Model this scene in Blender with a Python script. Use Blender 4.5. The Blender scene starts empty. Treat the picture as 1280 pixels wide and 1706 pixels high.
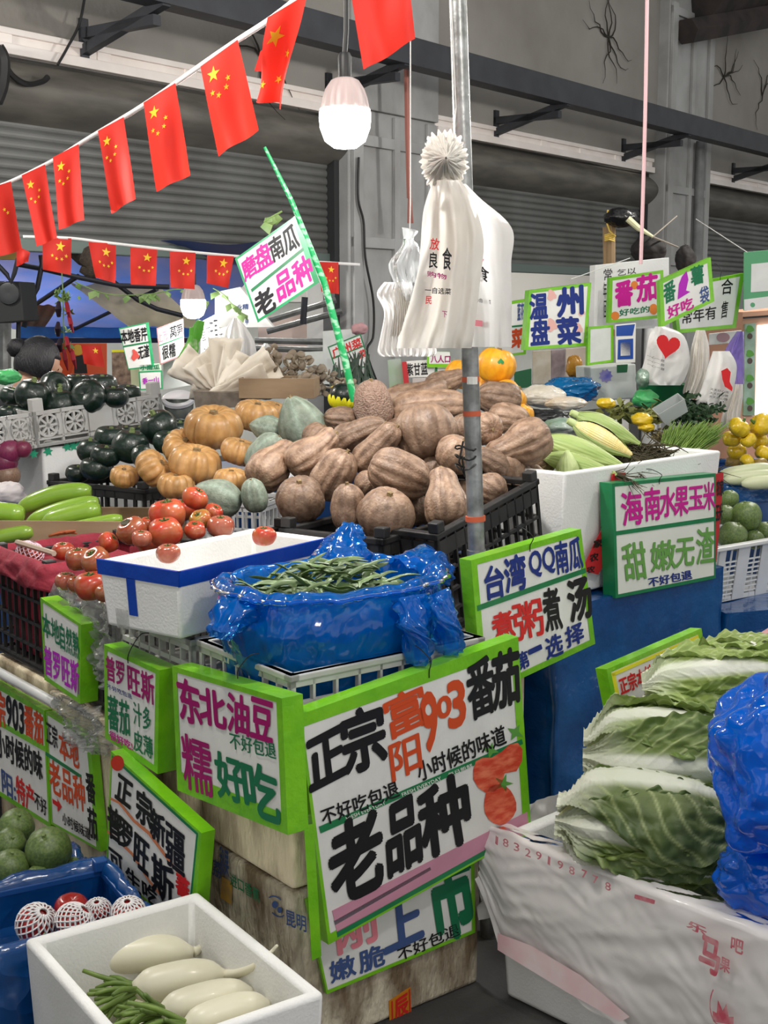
import bpy, bmesh, math, random
from mathutils import Vector as V, Matrix, noise
SC = bpy.context.scene
COL = SC.collection
R = math.radians
PI = math.pi
# ---------------------------------------------------------------- camera, world, lamps, exposure
F = 2180.0                      # focal length in pixels of the 1280 x 1706 frame
PITCH = R(8.8)
EYE = V((0, 0, 1.5))
CP, SP = math.cos(PITCH), math.sin(PITCH)
cam = bpy.data.cameras.new('camera')
cam.sensor_fit = 'HORIZONTAL'; cam.sensor_width = 36.0; cam.lens = F / 1280 * 36.0
cam.clip_start = 0.05; cam.clip_end = 200
camo = bpy.data.objects.new('camera', cam); COL.objects.link(camo)
camo.location = EYE; camo.rotation_euler = (PI / 2 - PITCH, 0, 0)
SC.camera = camo
SC.view_settings.view_transform = 'Standard'; SC.view_settings.look = 'None'
SC.view_settings.exposure = 0.62; SC.view_settings.gamma = 1.0
SC.view_settings.use_curve_mapping = False
SC.cycles.max_bounces = 7; SC.cycles.transparent_max_bounces = 10
SC.cycles.caustics_reflective = False; SC.cycles.caustics_refractive = False
SC.cycles.sample_clamp_indirect = 4.0
W = bpy.data.worlds.new('market_daylight'); SC.world = W; W.use_nodes = True
WB = W.node_tree.nodes['Background']
WB.inputs[1].default_value = 0.44
_n, _l = W.node_tree.nodes, W.node_tree.links          # daylight broken by noise on all sides, patches added to vary reflections
_tc = _n.new('ShaderNodeTexCoord'); _nz = _n.new('ShaderNodeTexNoise'); _nz.inputs['Scale'].default_value = 3.2; _nz.inputs['Detail'].default_value = 1.0
_rp = _n.new('ShaderNodeValToRGB'); _rp.color_ramp.elements[0].position = .44; _rp.color_ramp.elements[0].color = (.31, .31, .30, 1)
_rp.color_ramp.elements[1].position = .58; _rp.color_ramp.elements[1].color = (1.88, 1.86, 1.80, 1)
_l.new(_tc.outputs['Generated'], _nz.inputs['Vector']); _l.new(_nz.outputs['Fac'], _rp.inputs[0]); _l.new(_rp.outputs[0], WB.inputs[0])
def lamp(name, loc, power, radius, color=(1, .955, .88)):
    l = bpy.data.lights.new(name, 'POINT'); l.energy = power; l.shadow_soft_size = radius; l.color = color
    o = bpy.data.objects.new(name, l); COL.objects.link(o); o.location = loc
    return o
lamp('unseen_lamp', (-0.75, 2.3, 2.75), 52, .10)          # unseen point lights above the frame for assumed stall bulbs, none modelled
lamp('unseen_lamp', (1.5, 3.4, 2.9), 40, .10)
lamp('unseen_lamp', (.75, 1.35, 2.55), 34, .10)  # added to brighten the dark front right and the cabbages
lamp('unseen_lamp', (-2.6, 5.0, 2.7), 85, .10)  # unseen, strengthened to brighten the wall and head strip
lamp('unseen_lamp', (2.4, 6.3, 2.75), 95, .10)  # likewise strengthened for the wall, no bulb here
lamp('interior_fill', (1.9, 12.2, 2.15), 130, .3)  # added fill that brightens the white upper wall inside
lamp('interior_fill', (4.4, 16.2, 2.1), 90, .3)  # added fill inside the far opening, no fitting modelled
lamp('interior_fill', (-2.4, 8.6, 2.35), 150, .3)  # added over the tarpaulin so it glows as under daylight
lamp('interior_fill', (-.6, 9.6, 2.1), 60, .3)  # added fill behind the far stall, no fitting modelled

def ray(px, py):
    cx, cy = (px - 640) / F, (853 - py) / F
    return V((cx, CP + cy * SP, -SP + cy * CP))
def at(px, py, Y):
    d = ray(px, py); return EYE + d * (Y / d.y)
def hz(px, py, z):
    d = ray(px, py); return EYE + d * ((z - EYE.z) / d.z)
class Plane:
    """an upright or leaning plane through p along the level direction d; n faces the camera's side"""
    def __init__(s, p, d, lean=0.0):
        s.p = V(p); s.d = V((d[0], d[1], 0)).normalized()
        up = V((0, 0, 1)); n = s.d.cross(up)
        if n.y > 0: n = -n
        s.n = (n * math.cos(lean) + up * math.sin(lean)).normalized()
        s.up = s.d.cross(s.n)
        if s.up.z < 0: s.up = -s.up
    def hit(s, px, py, off=0.0):
        d = ray(px, py); t = (s.p - EYE).dot(s.n) / d.dot(s.n)
        return EYE + d * t + s.n * off
    def shifted(s, off):
        q = Plane(s.p + s.n * off, s.d); q.n = s.n; q.up = s.up; return q
# ---------------------------------------------------------------- materials
MATS = {}
def mat(name, c, rough=.6, c2=None, scale=8., detail=3., bump=0., bscale=None, spec=.5, metal=0., vary=0., trans=0., emit=0., emitc=None,
        alpha=1., coat=0., sss=0., lo=.35, hi=.65, vcol=None, stretch=None):
    if name in MATS: return MATS[name]
    m = bpy.data.materials.new(name); m.use_nodes = True
    nt = m.node_tree; N = nt.nodes; L = nt.links
    b = N['Principled BSDF']
    b.inputs['Roughness'].default_value = rough; b.inputs['Metallic'].default_value = metal
    b.inputs['Specular IOR Level'].default_value = spec
    b.inputs['Coat Weight'].default_value = coat
    b.inputs['Alpha'].default_value = alpha
    if sss: b.inputs['Subsurface Weight'].default_value = sss; b.inputs['Subsurface Radius'].default_value = (.02, .02, .02)
    if emit: b.inputs['Emission Strength'].default_value = emit; b.inputs['Emission Color'].default_value = (*(emitc or c), 1)
    tc = N.new('ShaderNodeTexCoord'); src = tc.outputs['Object']
    if stretch:
        mp = N.new('ShaderNodeMapping'); mp.inputs['Scale'].default_value = stretch; L.new(src, mp.inputs[0]); src = mp.outputs[0]
    col = None
    if vcol:
        va = N.new('ShaderNodeVertexColor'); va.layer_name = vcol; col = va.outputs['Color']
    if c2 is not None or vcol:
        nz = N.new('ShaderNodeTexNoise'); nz.inputs['Scale'].default_value = scale; nz.inputs['Detail'].default_value = detail
        L.new(src, nz.inputs['Vector'])
        rp = N.new('ShaderNodeMapRange'); rp.inputs['From Min'].default_value = lo; rp.inputs['From Max'].default_value = hi
        L.new(nz.outputs['Fac'], rp.inputs['Value'])
        mx = N.new('ShaderNodeMix'); mx.data_type = 'RGBA'
        mx.inputs[6].default_value = (*c, 1); mx.inputs[7].default_value = (*(c2 or c), 1)
        L.new(rp.outputs[0], mx.inputs[0])
        if vcol:
            ml = N.new('ShaderNodeMix'); ml.data_type = 'RGBA'; ml.blend_type = 'MULTIPLY'; ml.inputs[0].default_value = 1
            L.new(col, ml.inputs[6]); L.new(mx.outputs[2], ml.inputs[7]); col = ml.outputs[2]
        else: col = mx.outputs[2]
    if vary:
        oi = N.new('ShaderNodeObjectInfo'); hs = N.new('ShaderNodeHueSaturation')
        mr = N.new('ShaderNodeMapRange'); mr.inputs['To Min'].default_value = 1 - vary; mr.inputs['To Max'].default_value = 1 + vary
        L.new(oi.outputs['Random'], mr.inputs['Value']); L.new(mr.outputs[0], hs.inputs['Value'])
        if col is not None: L.new(col, hs.inputs['Color'])
        else: hs.inputs['Color'].default_value = (*c, 1)
        col = hs.outputs[0]
    if col is not None: L.new(col, b.inputs['Base Color'])
    else: b.inputs['Base Color'].default_value = (*c, 1)
    if bump:
        nb = N.new('ShaderNodeTexNoise'); nb.inputs['Scale'].default_value = bscale or scale * 3; nb.inputs['Detail'].default_value = 4
        L.new(src, nb.inputs['Vector'])
        bp = N.new('ShaderNodeBump'); bp.inputs['Strength'].default_value = min(1, bump); bp.inputs['Distance'].default_value = .01 * max(1, bump)
        L.new(nb.outputs['Fac'], bp.inputs['Height']); L.new(bp.outputs[0], b.inputs['Normal'])
    if trans:                                   # thin sheet that lets light through: mixed with translucent
        out = N['Material Output']; tr = N.new('ShaderNodeBsdfTranslucent'); ms = N.new('ShaderNodeMixShader')
        ms.inputs[0].default_value = trans
        if col is not None: L.new(col, tr.inputs[0])
        else: tr.inputs[0].default_value = (*c, 1)
        L.new(b.outputs[0], ms.inputs[1]); L.new(tr.outputs[0], ms.inputs[2]); L.new(ms.outputs[0], out.inputs['Surface'])
    MATS[name] = m
    return m
def crinkled(m, scale, strength, dist=.012):
    """sharp crinkles: warped cells over soft folds, as bump"""
    N, L = m.node_tree.nodes, m.node_tree.links
    tc = N.new('ShaderNodeTexCoord'); n1 = N.new('ShaderNodeTexNoise'); n1.inputs['Scale'].default_value = scale * .35; n1.inputs['Detail'].default_value = 3
    L.new(tc.outputs['Object'], n1.inputs['Vector'])
    ad = N.new('ShaderNodeMix'); ad.data_type = 'VECTOR'; ad.inputs[0].default_value = .16
    L.new(tc.outputs['Object'], ad.inputs[4]); L.new(n1.outputs['Color'], ad.inputs[5])
    vo = N.new('ShaderNodeTexVoronoi'); vo.inputs['Scale'].default_value = scale; L.new(ad.outputs[1], vo.inputs['Vector'])
    sm = N.new('ShaderNodeMath'); sm.operation = 'ADD'; L.new(vo.outputs['Distance'], sm.inputs[0]); L.new(n1.outputs['Fac'], sm.inputs[1])
    bp = N.new('ShaderNodeBump'); bp.inputs['Strength'].default_value = strength; bp.inputs['Distance'].default_value = dist
    L.new(sm.outputs[0], bp.inputs['Height']); L.new(bp.outputs[0], N['Principled BSDF'].inputs['Normal'])
    return m
def film(name, c, clear, rough=.18, bump=.6, bscale=40., tint=None, sheen=.22, tl_=.35):
    """thin plastic film: part clear, part glossy sheet with crinkles"""
    m = mat(name, c, rough, spec=.8)
    crinkled(m, bscale, bump)
    N, L = m.node_tree.nodes, m.node_tree.links
    tp = N.new('ShaderNodeBsdfTransparent'); tp.inputs[0].default_value = (*(tint or c), 1)
    tl = N.new('ShaderNodeBsdfTranslucent'); tl.inputs[0].default_value = (*c, 1)
    m1 = N.new('ShaderNodeMixShader'); m1.inputs[0].default_value = tl_; L.new(N['Principled BSDF'].outputs[0], m1.inputs[1]); L.new(tl.outputs[0], m1.inputs[2])
    ms = N.new('ShaderNodeMixShader'); ms.inputs[0].default_value = clear
    L.new(m1.outputs[0], ms.inputs[1]); L.new(tp.outputs[0], ms.inputs[2])
    gl = N.new('ShaderNodeBsdfGlossy'); gl.inputs['Roughness'].default_value = rough * .7; gl.inputs['Color'].default_value = (1, 1, 1, 1)
    L.new(N['Principled BSDF'].inputs['Normal'].links[0].from_socket, gl.inputs['Normal'])
    fr = N.new('ShaderNodeLayerWeight'); fr.inputs['Blend'].default_value = sheen
    L.new(N['Principled BSDF'].inputs['Normal'].links[0].from_socket, fr.inputs['Normal'])
    m2 = N.new('ShaderNodeMixShader'); L.new(fr.outputs['Fresnel'], m2.inputs[0]); L.new(ms.outputs[0], m2.inputs[1]); L.new(gl.outputs[0], m2.inputs[2])
    L.new(m2.outputs[0], N['Material Output'].inputs['Surface'])
    return m
# ---------------------------------------------------------------- mesh builder
class MB:
    def __init__(s): s.v = []; s.f = []; s.m = []; s.c = None
    def add(s, vs, fs, m=0):
        b = len(s.v); s.v += [V(x) for x in vs]
        for f in fs: s.f.append([b + i for i in f]); s.m.append(m)
        return s
    def box(s, c, size, rot=None, m=0):
        c = V(c); x, y, z = [k / 2 for k in size]
        vs = [V((a * x, b * y, d * z)) for d in (-1, 1) for a, b in ((-1, -1), (1, -1), (1, 1), (-1, 1))]
        if rot is not None: vs = [rot @ v for v in vs]
        return s.add([c + v for v in vs], [(3, 2, 1, 0), (4, 5, 6, 7), (0, 1, 5, 4), (1, 2, 6, 5), (2, 3, 7, 6), (3, 0, 4, 7)], m)
    def obox(s, p, u, v, w, m=0):
        """box from corner p along three edge vectors"""
        p = V(p); u, v, w = V(u), V(v), V(w)
        vs = [p, p + u, p + u + v, p + v, p + w, p + u + w, p + u + v + w, p + v + w]
        fs = [(3, 2, 1, 0), (4, 5, 6, 7), (0, 1, 5, 4), (1, 2, 6, 5), (2, 3, 7, 6), (3, 0, 4, 7)]
        if u.cross(v).dot(w) < 0: fs = [f[::-1] for f in fs]
        return s.add(vs, fs, m)
    def tube(s, pts, r, seg=8, m=0, cap=True):
        pts = [V(p) for p in pts]; n = len(pts)
        rs = r if isinstance(r, (list, tuple)) else [r] * n
        vs = []; side = None
        for i, p in enumerate(pts):
            t = (pts[min(i + 1, n - 1)] - pts[max(i - 1, 0)]).normalized()
            if side is None:
                side = t.cross(V((0, 0, 1)) if abs(t.z) < .9 else V((1, 0, 0))).normalized()
            else:
                side = (side - t * side.dot(t)).normalized()
            o = t.cross(side)
            for k in range(seg):
                a = 2 * PI * k / seg; vs.append(p + (side * math.cos(a) + o * math.sin(a)) * rs[i])
        fs = [(i * seg + k, i * seg + (k + 1) % seg, (i + 1) * seg + (k + 1) % seg, (i + 1) * seg + k) for i in range(n - 1) for k in range(seg)]
        if cap: fs += [tuple(range(seg))[::-1], tuple((n - 1) * seg + k for k in range(seg))]
        return s.add(vs, fs, m)
    def lathe(s, prof, seg=24, m=0, M=None, fn=None):
        """closed surface of revolution about z; fn(theta, i, r, z) -> point"""
        vs = []; n = len(prof)
        for i, (r, z) in enumerate(prof):
            for k in range(seg):
                a = 2 * PI * k / seg
                p = fn(a, i, r, z) if fn else V((r * math.cos(a), r * math.sin(a), z))
                vs.append(M @ p if M is not None else p)
        fs = [(i * seg + k, i * seg + (k + 1) % seg, (i + 1) * seg + (k + 1) % seg, (i + 1) * seg + k) for i in range(n - 1) for k in range(seg)]
        fs += [tuple(range(seg))[::-1], tuple((n - 1) * seg + k for k in range(seg))]
        return s.add(vs, fs, m)
    def grid(s, fn, nu, nv, m=0, cu=False, cols=None):
        vs = [fn(i / nu, j / nv) for j in range(nv + 1) for i in range(nu + (0 if cu else 1))]
        w = nu if cu else nu + 1
        fs = [(j * w + i, j * w + (i + 1) % w, (j + 1) * w + (i + 1) % w, (j + 1) * w + i) for j in range(nv) for i in range(nu)]
        if cols:
            if s.c is None: s.c = {}
            b = len(s.v)
            for j in range(nv + 1):
                for i in range(w): s.c[b + j * w + i] = cols(i / nu, j / nv)
        return s.add(vs, fs, m)
    def prism(s, poly, back, m=0, sides=True):
        """front polygon (points) pushed by vector back"""
        n = len(poly); vs = [V(p) for p in poly] + [V(p) + V(back) for p in poly]
        fs = [tuple(range(n)), tuple(range(2 * n - 1, n - 1, -1))]
        if sides: fs += [(i, n + i, n + (i + 1) % n, (i + 1) % n) for i in range(n)]
        return s.add(vs, fs, m)
    def build(s, name, mats, parent=None, smooth=True, bevel=0., sub=0, solid=0., angle=40, base=None, local=False, seg=2):
        me = bpy.data.meshes.new(name)
        if parent is not None and not local:
            inv = parent.matrix_basis.inverted(); vs = [inv @ v for v in s.v]; o0 = None
        elif local: vs = s.v; o0 = None
        else:
            xs = [v.x for v in s.v]; ys = [v.y for v in s.v]; zs = [v.z for v in s.v]
            o0 = V(base) if base is not None else V(((min(xs) + max(xs)) / 2, (min(ys) + max(ys)) / 2, min(zs)))
            vs = [v - o0 for v in s.v]
        me.from_pydata([tuple(v) for v in vs], [], s.f)
        ml = mats if isinstance(mats, (list, tuple)) else [mats]
        for mm in ml: me.materials.append(mm)
        if len(ml) > 1: me.polygons.foreach_set('material_index', s.m)
        if s.c:
            ca = me.color_attributes.new('Col', 'FLOAT_COLOR', 'POINT')
            for i in range(len(vs)): ca.data[i].color = (*s.c.get(i, (1, 1, 1)), 1)
        me.update()
        if smooth:
            me.polygons.foreach_set('use_smooth', [True] * len(me.polygons))
            if angle < 180: me.set_sharp_from_angle(angle=R(angle))
        o = bpy.data.objects.new(name, me); COL.objects.link(o)
        if parent is not None: o.parent = parent
        elif o0 is not None: o.location = o0
        if solid:
            md = o.modifiers.new('thick', 'SOLIDIFY'); md.thickness = solid; md.offset = 0
        if bevel:
            md = o.modifiers.new('bevel', 'BEVEL'); md.width = bevel; md.segments = seg; md.limit_method = 'ANGLE'; md.angle_limit = R(40)
        if sub:
            md = o.modifiers.new('sub', 'SUBSURF'); md.levels = sub; md.render_levels = sub
        return o
def tag(o, label, cat=None, group=None, kind=None):
    if label: o['label'] = label
    if cat: o['category'] = cat
    if group: o['group'] = group
    if kind: o['kind'] = kind
    return o
def thing(name, label, cat, loc, group=None, rz=0., M=None):
    o = bpy.data.objects.new(name, None); COL.objects.link(o); o.empty_display_size = .05
    if M is not None: o.matrix_basis = M
    else: o.location = loc; o.rotation_euler = (0, 0, rz)
    if M is None: o.matrix_basis = Matrix.Translation(V(loc)) @ Matrix.Rotation(rz, 4, 'Z')
    return tag(o, label, cat, group)
KIDS = {}
def struct(name, mb, mats, **k):
    o = mb.build(name, mats, **k); o['kind'] = 'structure'; return o
def dup(root, kids, M, label=None, group=None):
    c = root.copy(); COL.objects.link(c); c.matrix_basis = M
    if label: c['label'] = label
    if group: c['group'] = group
    for k in kids:
        q = k.copy(); COL.objects.link(q); q.parent = c
    return c
def nz(p, s=1., seed=0.):
    return noise.noise(V(p) * s + V((seed * 7.3, seed * 3.1, seed * 5.7)))
def cat_spline(pts, n):
    """n+1 points of a Catmull-Rom curve through pts (any dimension tuples)"""
    out = []; k = len(pts) - 1
    for q in range(n + 1):
        t = q / n * k; i = min(int(t), k - 1); f = t - i
        p0, p1, p2, p3 = pts[max(i - 1, 0)], pts[i], pts[i + 1], pts[min(i + 2, k)]
        out.append(tuple(.5 * (2 * b + (c - a) * f + (2 * a - 5 * b + 4 * c - d) * f * f + (3 * b - a - 3 * c + d) * f ** 3) for a, b, c, d in zip(p0, p1, p2, p3)))
    return out
# ---------------------------------------------------------------- lettering
GL = {}
def glyphs(s):
    if s in GL: return GL[s]
    cu = bpy.data.curves.new('t', 'FONT'); cu.body = s; cu.resolution_u = 3
    o = bpy.data.objects.new('t', cu); COL.objects.link(o)
    me = bpy.data.meshes.new_from_object(o.evaluated_get(bpy.context.evaluated_depsgraph_get()))
    vs = [(v.co.x, v.co.y) for v in me.vertices]; fs = [tuple(p.vertices) for p in me.polygons]
    bpy.data.objects.remove(o); bpy.data.curves.remove(cu); bpy.data.meshes.remove(me)
    x0, x1 = min(v[0] for v in vs), max(v[0] for v in vs); y0, y1 = min(v[1] for v in vs), max(v[1] for v in vs)
    w, h = max(x1 - x0, 1e-3), max(y1 - y0, 1e-3)
    GL[s] = ([((x - x0) / w, 1 - (y - y0) / h) for x, y in vs], fs, w, h)
    return GL[s]
def write(mb, pl, s, tl, tr, bl, m=0, bold=.03, off=.002, wob=.02):
    """lay the characters s on plane pl in the parallelogram whose corners show at tl, tr, bl; brush-weight bold"""
    vs, fs, w, h = glyphs(s)
    n = max(1, len(s)); seed = len(mb.v) * .013
    shifts = [(0, 0)]
    if bold:
        bx, by = bold / n, bold
        shifts += [(bx, 0), (-bx, 0), (0, by), (0, -by), (bx * .7, by * .7), (-bx * .7, by * .7), (bx * .7, -by * .7), (-bx * .7, -by * .7)]
    for k, (sx, sy) in enumerate(shifts):
        q = []
        for x, y in vs:
            nx = noise.noise(V((x * n * 2.2, y * 2.2, seed))) * wob; ny = noise.noise(V((x * n * 2.2 + 9, y * 2.2, seed))) * wob
            x2, y2 = x + sx + nx / n, y + sy + ny
            q.append(pl.hit(tl[0] + (tr[0] - tl[0]) * x2 + (bl[0] - tl[0]) * y2, tl[1] + (tr[1] - tl[1]) * x2 + (bl[1] - tl[1]) * y2, off + k * .00002))
        mb.add(q, fs, m)
def inset(poly, d):
    """polygon in the picture moved in by d pixels (d may be one number or one per edge)"""
    n = len(poly); ds = d if isinstance(d, (list, tuple)) else [d] * n
    cx = sum(p[0] for p in poly) / n; cy = sum(p[1] for p in poly) / n
    ln = []
    for i in range(n):
        (x0, y0), (x1, y1) = poly[i], poly[(i + 1) % n]
        nx, ny = -(y1 - y0), x1 - x0; l = math.hypot(nx, ny); nx /= l; ny /= l
        if (cx - x0) * nx + (cy - y0) * ny < 0: nx, ny = -nx, -ny
        ln.append((nx, ny, nx * x0 + ny * y0 + ds[i]))
    out = []
    for i in range(n):
        a, b = ln[i - 1], ln[i]; det = a[0] * b[1] - a[1] * b[0]
        out.append(((a[2] * b[1] - a[1] * b[2]) / det, (a[0] * b[2] - a[2] * b[0]) / det))
    return out
INK = {'k': (.008, .008, .01), 'b': (.012, .03, .2), 'm': (.55, .01, .27), 'g': (.01, .16, .07), 'r': (.62, .02, .02), 'o': (.6, .07, .015),
       'p': (.45, .02, .5), 'lg': (.13, .33, .07), 'w': (.85, .85, .8), 'pk': (.8, .25, .3), 'n': (.05, .09, .24), 'dm': (.33, .005, .13)}
def ink(k): return mat('ink_' + k, INK[k], .45, spec=.3)
LIME = mat('lime_green_tape', (.2, .55, .012), .28, c2=(.14, .45, .008), scale=14, bump=.25, bscale=45, coat=.3)
DTAPE = mat('green_ribbon_tape', (.008, .2, .07), .35, c2=(.006, .16, .05), scale=20)
PAPER = mat('white_sign_paper', (.78, .78, .75), .5, c2=(.7, .7, .67), scale=9, bump=.12, bscale=30)
def board(label, pl, poly, th=.03, border=8, tape=LIME, face=PAPER, texts=(), strips=(), shapes=(), wire=None, name='price_sign', cat='sign', edge=None,
          group=None, tape_part='tape_border'):
    """a hand-lettered sign: panel, tape border, lettering in each ink, hanging wire. poly: its outline in the picture, on plane pl"""
    pts = [pl.hit(*p) for p in poly]; n = len(pts)
    c = sum(pts, V()) / n
    t = thing(name, label, cat, V((c.x, c.y, min(p.z for p in pts))), group)
    MB().prism(pts, -pl.n * th).build('panel', edge and [face] or face, t, smooth=False, bevel=.0015)
    if border:
        inn = inset(poly, border); mb = MB()
        ip = [pl.hit(*p, .0012) for p in inn]; fo = [c + (p - c) * 1.006 + pl.n * .0012 for p in pts]; bo = [p - pl.n * (th + .0024) for p in fo]
        b = len(mb.v)
        mb.add(ip + fo + bo, [(i, n + i, n + (i + 1) % n, (i + 1) % n) for i in range(n)] + [(n + i, 2 * n + i, 2 * n + (i + 1) % n, n + (i + 1) % n) for i in range(n)])
        mb.build(tape_part, tape, t, smooth=False)
    for nm, q, mm in strips:                                     # flat tapes stuck across the face
        MB().prism([pl.hit(*p, .0016) for p in q], -pl.n * .001).build(nm, mm, t, smooth=False)
    for nm, q, mm in shapes:                                     # painted shapes
        MB().add([pl.hit(*p, .0019) for p in q], [tuple(range(len(q)))]).build(nm, mm, t, smooth=False)
    for s, tl, tr, bl, k, bold in texts:
        mb = MB(); write(mb, pl, s, tl, tr, bl, 0, bold, .0021)
        mb.build('lettering', ink(k), t, smooth=False)
    if wire:
        p0 = pl.hit(*wire[0], .003); p1 = pl.hit(*wire[1], -.01); md = (p0 + p1) / 2 + pl.n * .012 + V((.006, 0, 0))
        MB().tube(cat_spline([tuple(p0 - V((0, 0, .015))), tuple(p0), tuple(md), tuple(p1), tuple(p1 - pl.n * .02)], 14), .0012, 5).build('hook_wire', mat('dark_wire', (.03, .03, .03), .4, metal=.6), t)
    return t
def ell(cx, cy, rx, ry, n=18, rot=0, wob=0.):
    out = []
    for k in range(n):
        a = 2 * PI * k / n; q = 1 + wob * math.sin(3 * a + 1) + wob * .6 * math.sin(5 * a)
        x, y = rx * math.cos(a) * q, ry * math.sin(a) * q
        out.append((cx + x * math.cos(rot) - y * math.sin(rot), cy + x * math.sin(rot) + y * math.cos(rot)))
    return out
U = V((.79, .613, 0)); VV = V((-.613, .79, 0)); WD = V((.53, .848, 0)).normalized(); Z = V((0, 0, 1))
# ---------------------------------------------------------------- the setting: floor, wall with shutters, roof
CONC = mat('dark_concrete', (.075, .073, .07), .75, c2=(.045, .044, .043), scale=3, bump=.3, bscale=60)
struct('floor', MB().obox((-12, -2, -.1), (32, 0, 0), (0, 32, 0), (0, 0, .1)), CONC, smooth=False)
mb = MB()
for k in range(-6, 14):
    mb.box((k * .8, 6, .0006), (.008, 16, .0012)); mb.box((3, k * .8 + 3, .0006), (20, .008, .0012))
mb.build('trim_1', mat('floor_joint', (.03, .03, .03), .9), smooth=False)['kind'] = 'structure'
WDIR = V((.606, .7955, 0)); WN = V((.7955, -.606, 0)); W0 = V((-1.885, 6.5, 0))
def wp(s, z, out=0.): return W0 + WDIR * s + Z * z + WN * out
PLAST = mat('grimy_grey_plaster', (.33, .315, .295), .85, c2=(.22, .205, .185), scale=1.3, detail=6, bump=.35, bscale=14, lo=.3, hi=.75)
COLM = mat('grey_painted_column', (.44, .445, .445), .75, c2=(.31, .31, .305), scale=2.5, detail=6, bump=.25, bscale=20)
def slab(s0, s1, z0, z1, o0, o1): return MB().obox(wp(s0, z0, o0), WDIR * (s1 - s0), WN * (o1 - o0), Z * (z1 - z0))
struct('wall_back', slab(-5, 18, 2.78, 5.6, -.3, 0), PLAST, smooth=False)
struct('wall_left', slab(2.71, 3.67, 0, 2.78, -.35, .02), COLM, smooth=False, bevel=.01)
struct('wall_right', slab(7.17, 8.115, 0, 5.6, -.35, .10), COLM, smooth=False, bevel=.01)
mb = MB(); gr = 0
for s0, s1 in ((2.71, 3.67), (7.17, 8.115)):                          # raised panel strips on the pillars
    o = .02 if s0 < 5 else .10
    for a, b in ((.02, .12), (.46, .52), (s1 - s0 - .12, s1 - s0 - .02)):
        mb.obox(wp(s0 + a, 0, o), WDIR * (b - a), WN * .03, Z * (2.76 if s0 < 5 else 4.2))
    for z in (1.9, 2.55, 4.1): 
        if z < 3 or s0 > 5: mb.obox(wp(s0 + .02, z, o), WDIR * (s1 - s0 - .04), WN * .026, Z * .07)
struct('trim_2', mb, COLM, smooth=False, bevel=.004)
mb = MB()
for s0, s1 in ((2.2, 4.2),): mb.obox(wp(2.71, 2.78, 0), WDIR * .96, WN * .05, Z * 2.6)
struct('trim_3', mb, COLM, smooth=False, bevel=.005)
# cracks and climbing dead tendrils on the plaster: thin dark stems
rnd = random.Random(5)
VINE = mat('dead_tendril', (.03, .025, .02), .9)
def tendril(s, z, n, name='dried_vine', label='', out=.012):
    mb = MB()
    for k in range(n):
        p = [s, z]; pts = [wp(s, z, out)]; a = rnd.uniform(0, 2 * PI)
        for q in range(7):
            a += rnd.uniform(-.7, .7); p = [p[0] + .07 * math.cos(a), p[1] + .06 * math.sin(a)]; pts.append(wp(p[0], p[1], out + rnd.uniform(-.004, .012)))
        mb.tube(pts, [.007 - .0008 * q for q in range(8)], 5)
    tag(mb.build(name, VINE), label, 'dried vine')
tendril(6.2, 3.75, 9, label='dried dark creeper on the plaster above the middle shutter')
tendril(8.6, 3.75, 8, label='dried dark creeper clinging beside the pillar with the conduit')
tendril(1.9, 2.97, 5, label='dried creeper on the plaster by the bracket over the flags')
tendril(-.3, 2.95, 4, label='dried creeper high on the plaster over the wide shutter')
tendril(9.6, 3.7, 4, label='short dried creeper on the plaster beyond the pillar')
# roller shutters, half raised, each in its own opening
SHUT = mat('grey_roller_shutter', (.17, .175, .17), .55, c2=(.115, .117, .112), scale=2.0, detail=5, metal=.25, bump=.1, bscale=30)
SHUTG = mat('shutter_bottom_rail', (.13, .17, .155), .5, metal=.3)
def shutter(n, s0, s1, zb):
    L = s1 - s0; ns = int((2.74 - zb) / .05)
    def fn(u, v):
        z = 2.74 - v * (2.74 - zb); ph = (v * ns) % 1.0
        return wp(s0 + u * L, z, -.13 + .012 * math.sin(PI * ph) ** .6)
    mb = MB().grid(fn, 1, ns * 5)
    o = struct('door_%d' % n, mb, SHUT, smooth=False)
    MB().obox(wp(s0, zb - .05, -.15), WDIR * L, WN * .05, Z * .07).build('bottom_rail', SHUTG, o, smooth=False, bevel=.006)
    hood = MB()                                                    # rolled-up curtain bulging under the head
    hood.grid(lambda u, v: wp(s0 + u * L, 2.72 - .3 * v, -.12 + .16 * math.sin(PI * min(1, v * 1.0)) ** .8), 1, 14)
    hood.build('rolled_curtain', mat('shutter_roll', (.17, .16, .14), .6, c2=(.1, .095, .085), scale=3, detail=6, stretch=(1, 1, 6)), o, angle=60)
    for s in (s0, s1 - .05):
        MB().obox(wp(s, 0, -.16), WDIR * .05, WN * .1, Z * 2.74).build('guide_rail', mat('dark_guide_rail', (.045, .047, .05), .5, metal=.4), o, smooth=False)
    return o
for (n, s0, s1, zb) in ((1, -4.5, 2.71, 1.84), (2, 3.67, 7.17, 1.84), (3, 8.115, 15, 1.84)): shutter(n, s0, s1, zb)
HEADW = mat('pinkish_white_head_strip', (.93, .87, .84), .5, c2=(.84, .77, .73), scale=4)
for n, (s0, s1) in enumerate(((-4.5, 2.69), (3.69, 7.1), (8.13, 15))):
    mb = MB().obox(wp(s0, 2.715, -.02), WDIR * (s1 - s0), WN * .055, Z * .05).obox(wp(s0, 2.81, -.02), WDIR * (s1 - s0), WN * .045, Z * .03).obox(wp(s0, 2.75, -.02), WDIR * (s1 - s0), WN * .026, Z * .06)
    s = s0 + .2
    while s < s1: mb.obox(wp(s, 2.76, -.02), WDIR * .09, WN * .035, Z * .08); s += .62
    struct('trim_%d' % (4 + n), mb, HEADW, smooth=False, bevel=.003)
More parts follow.
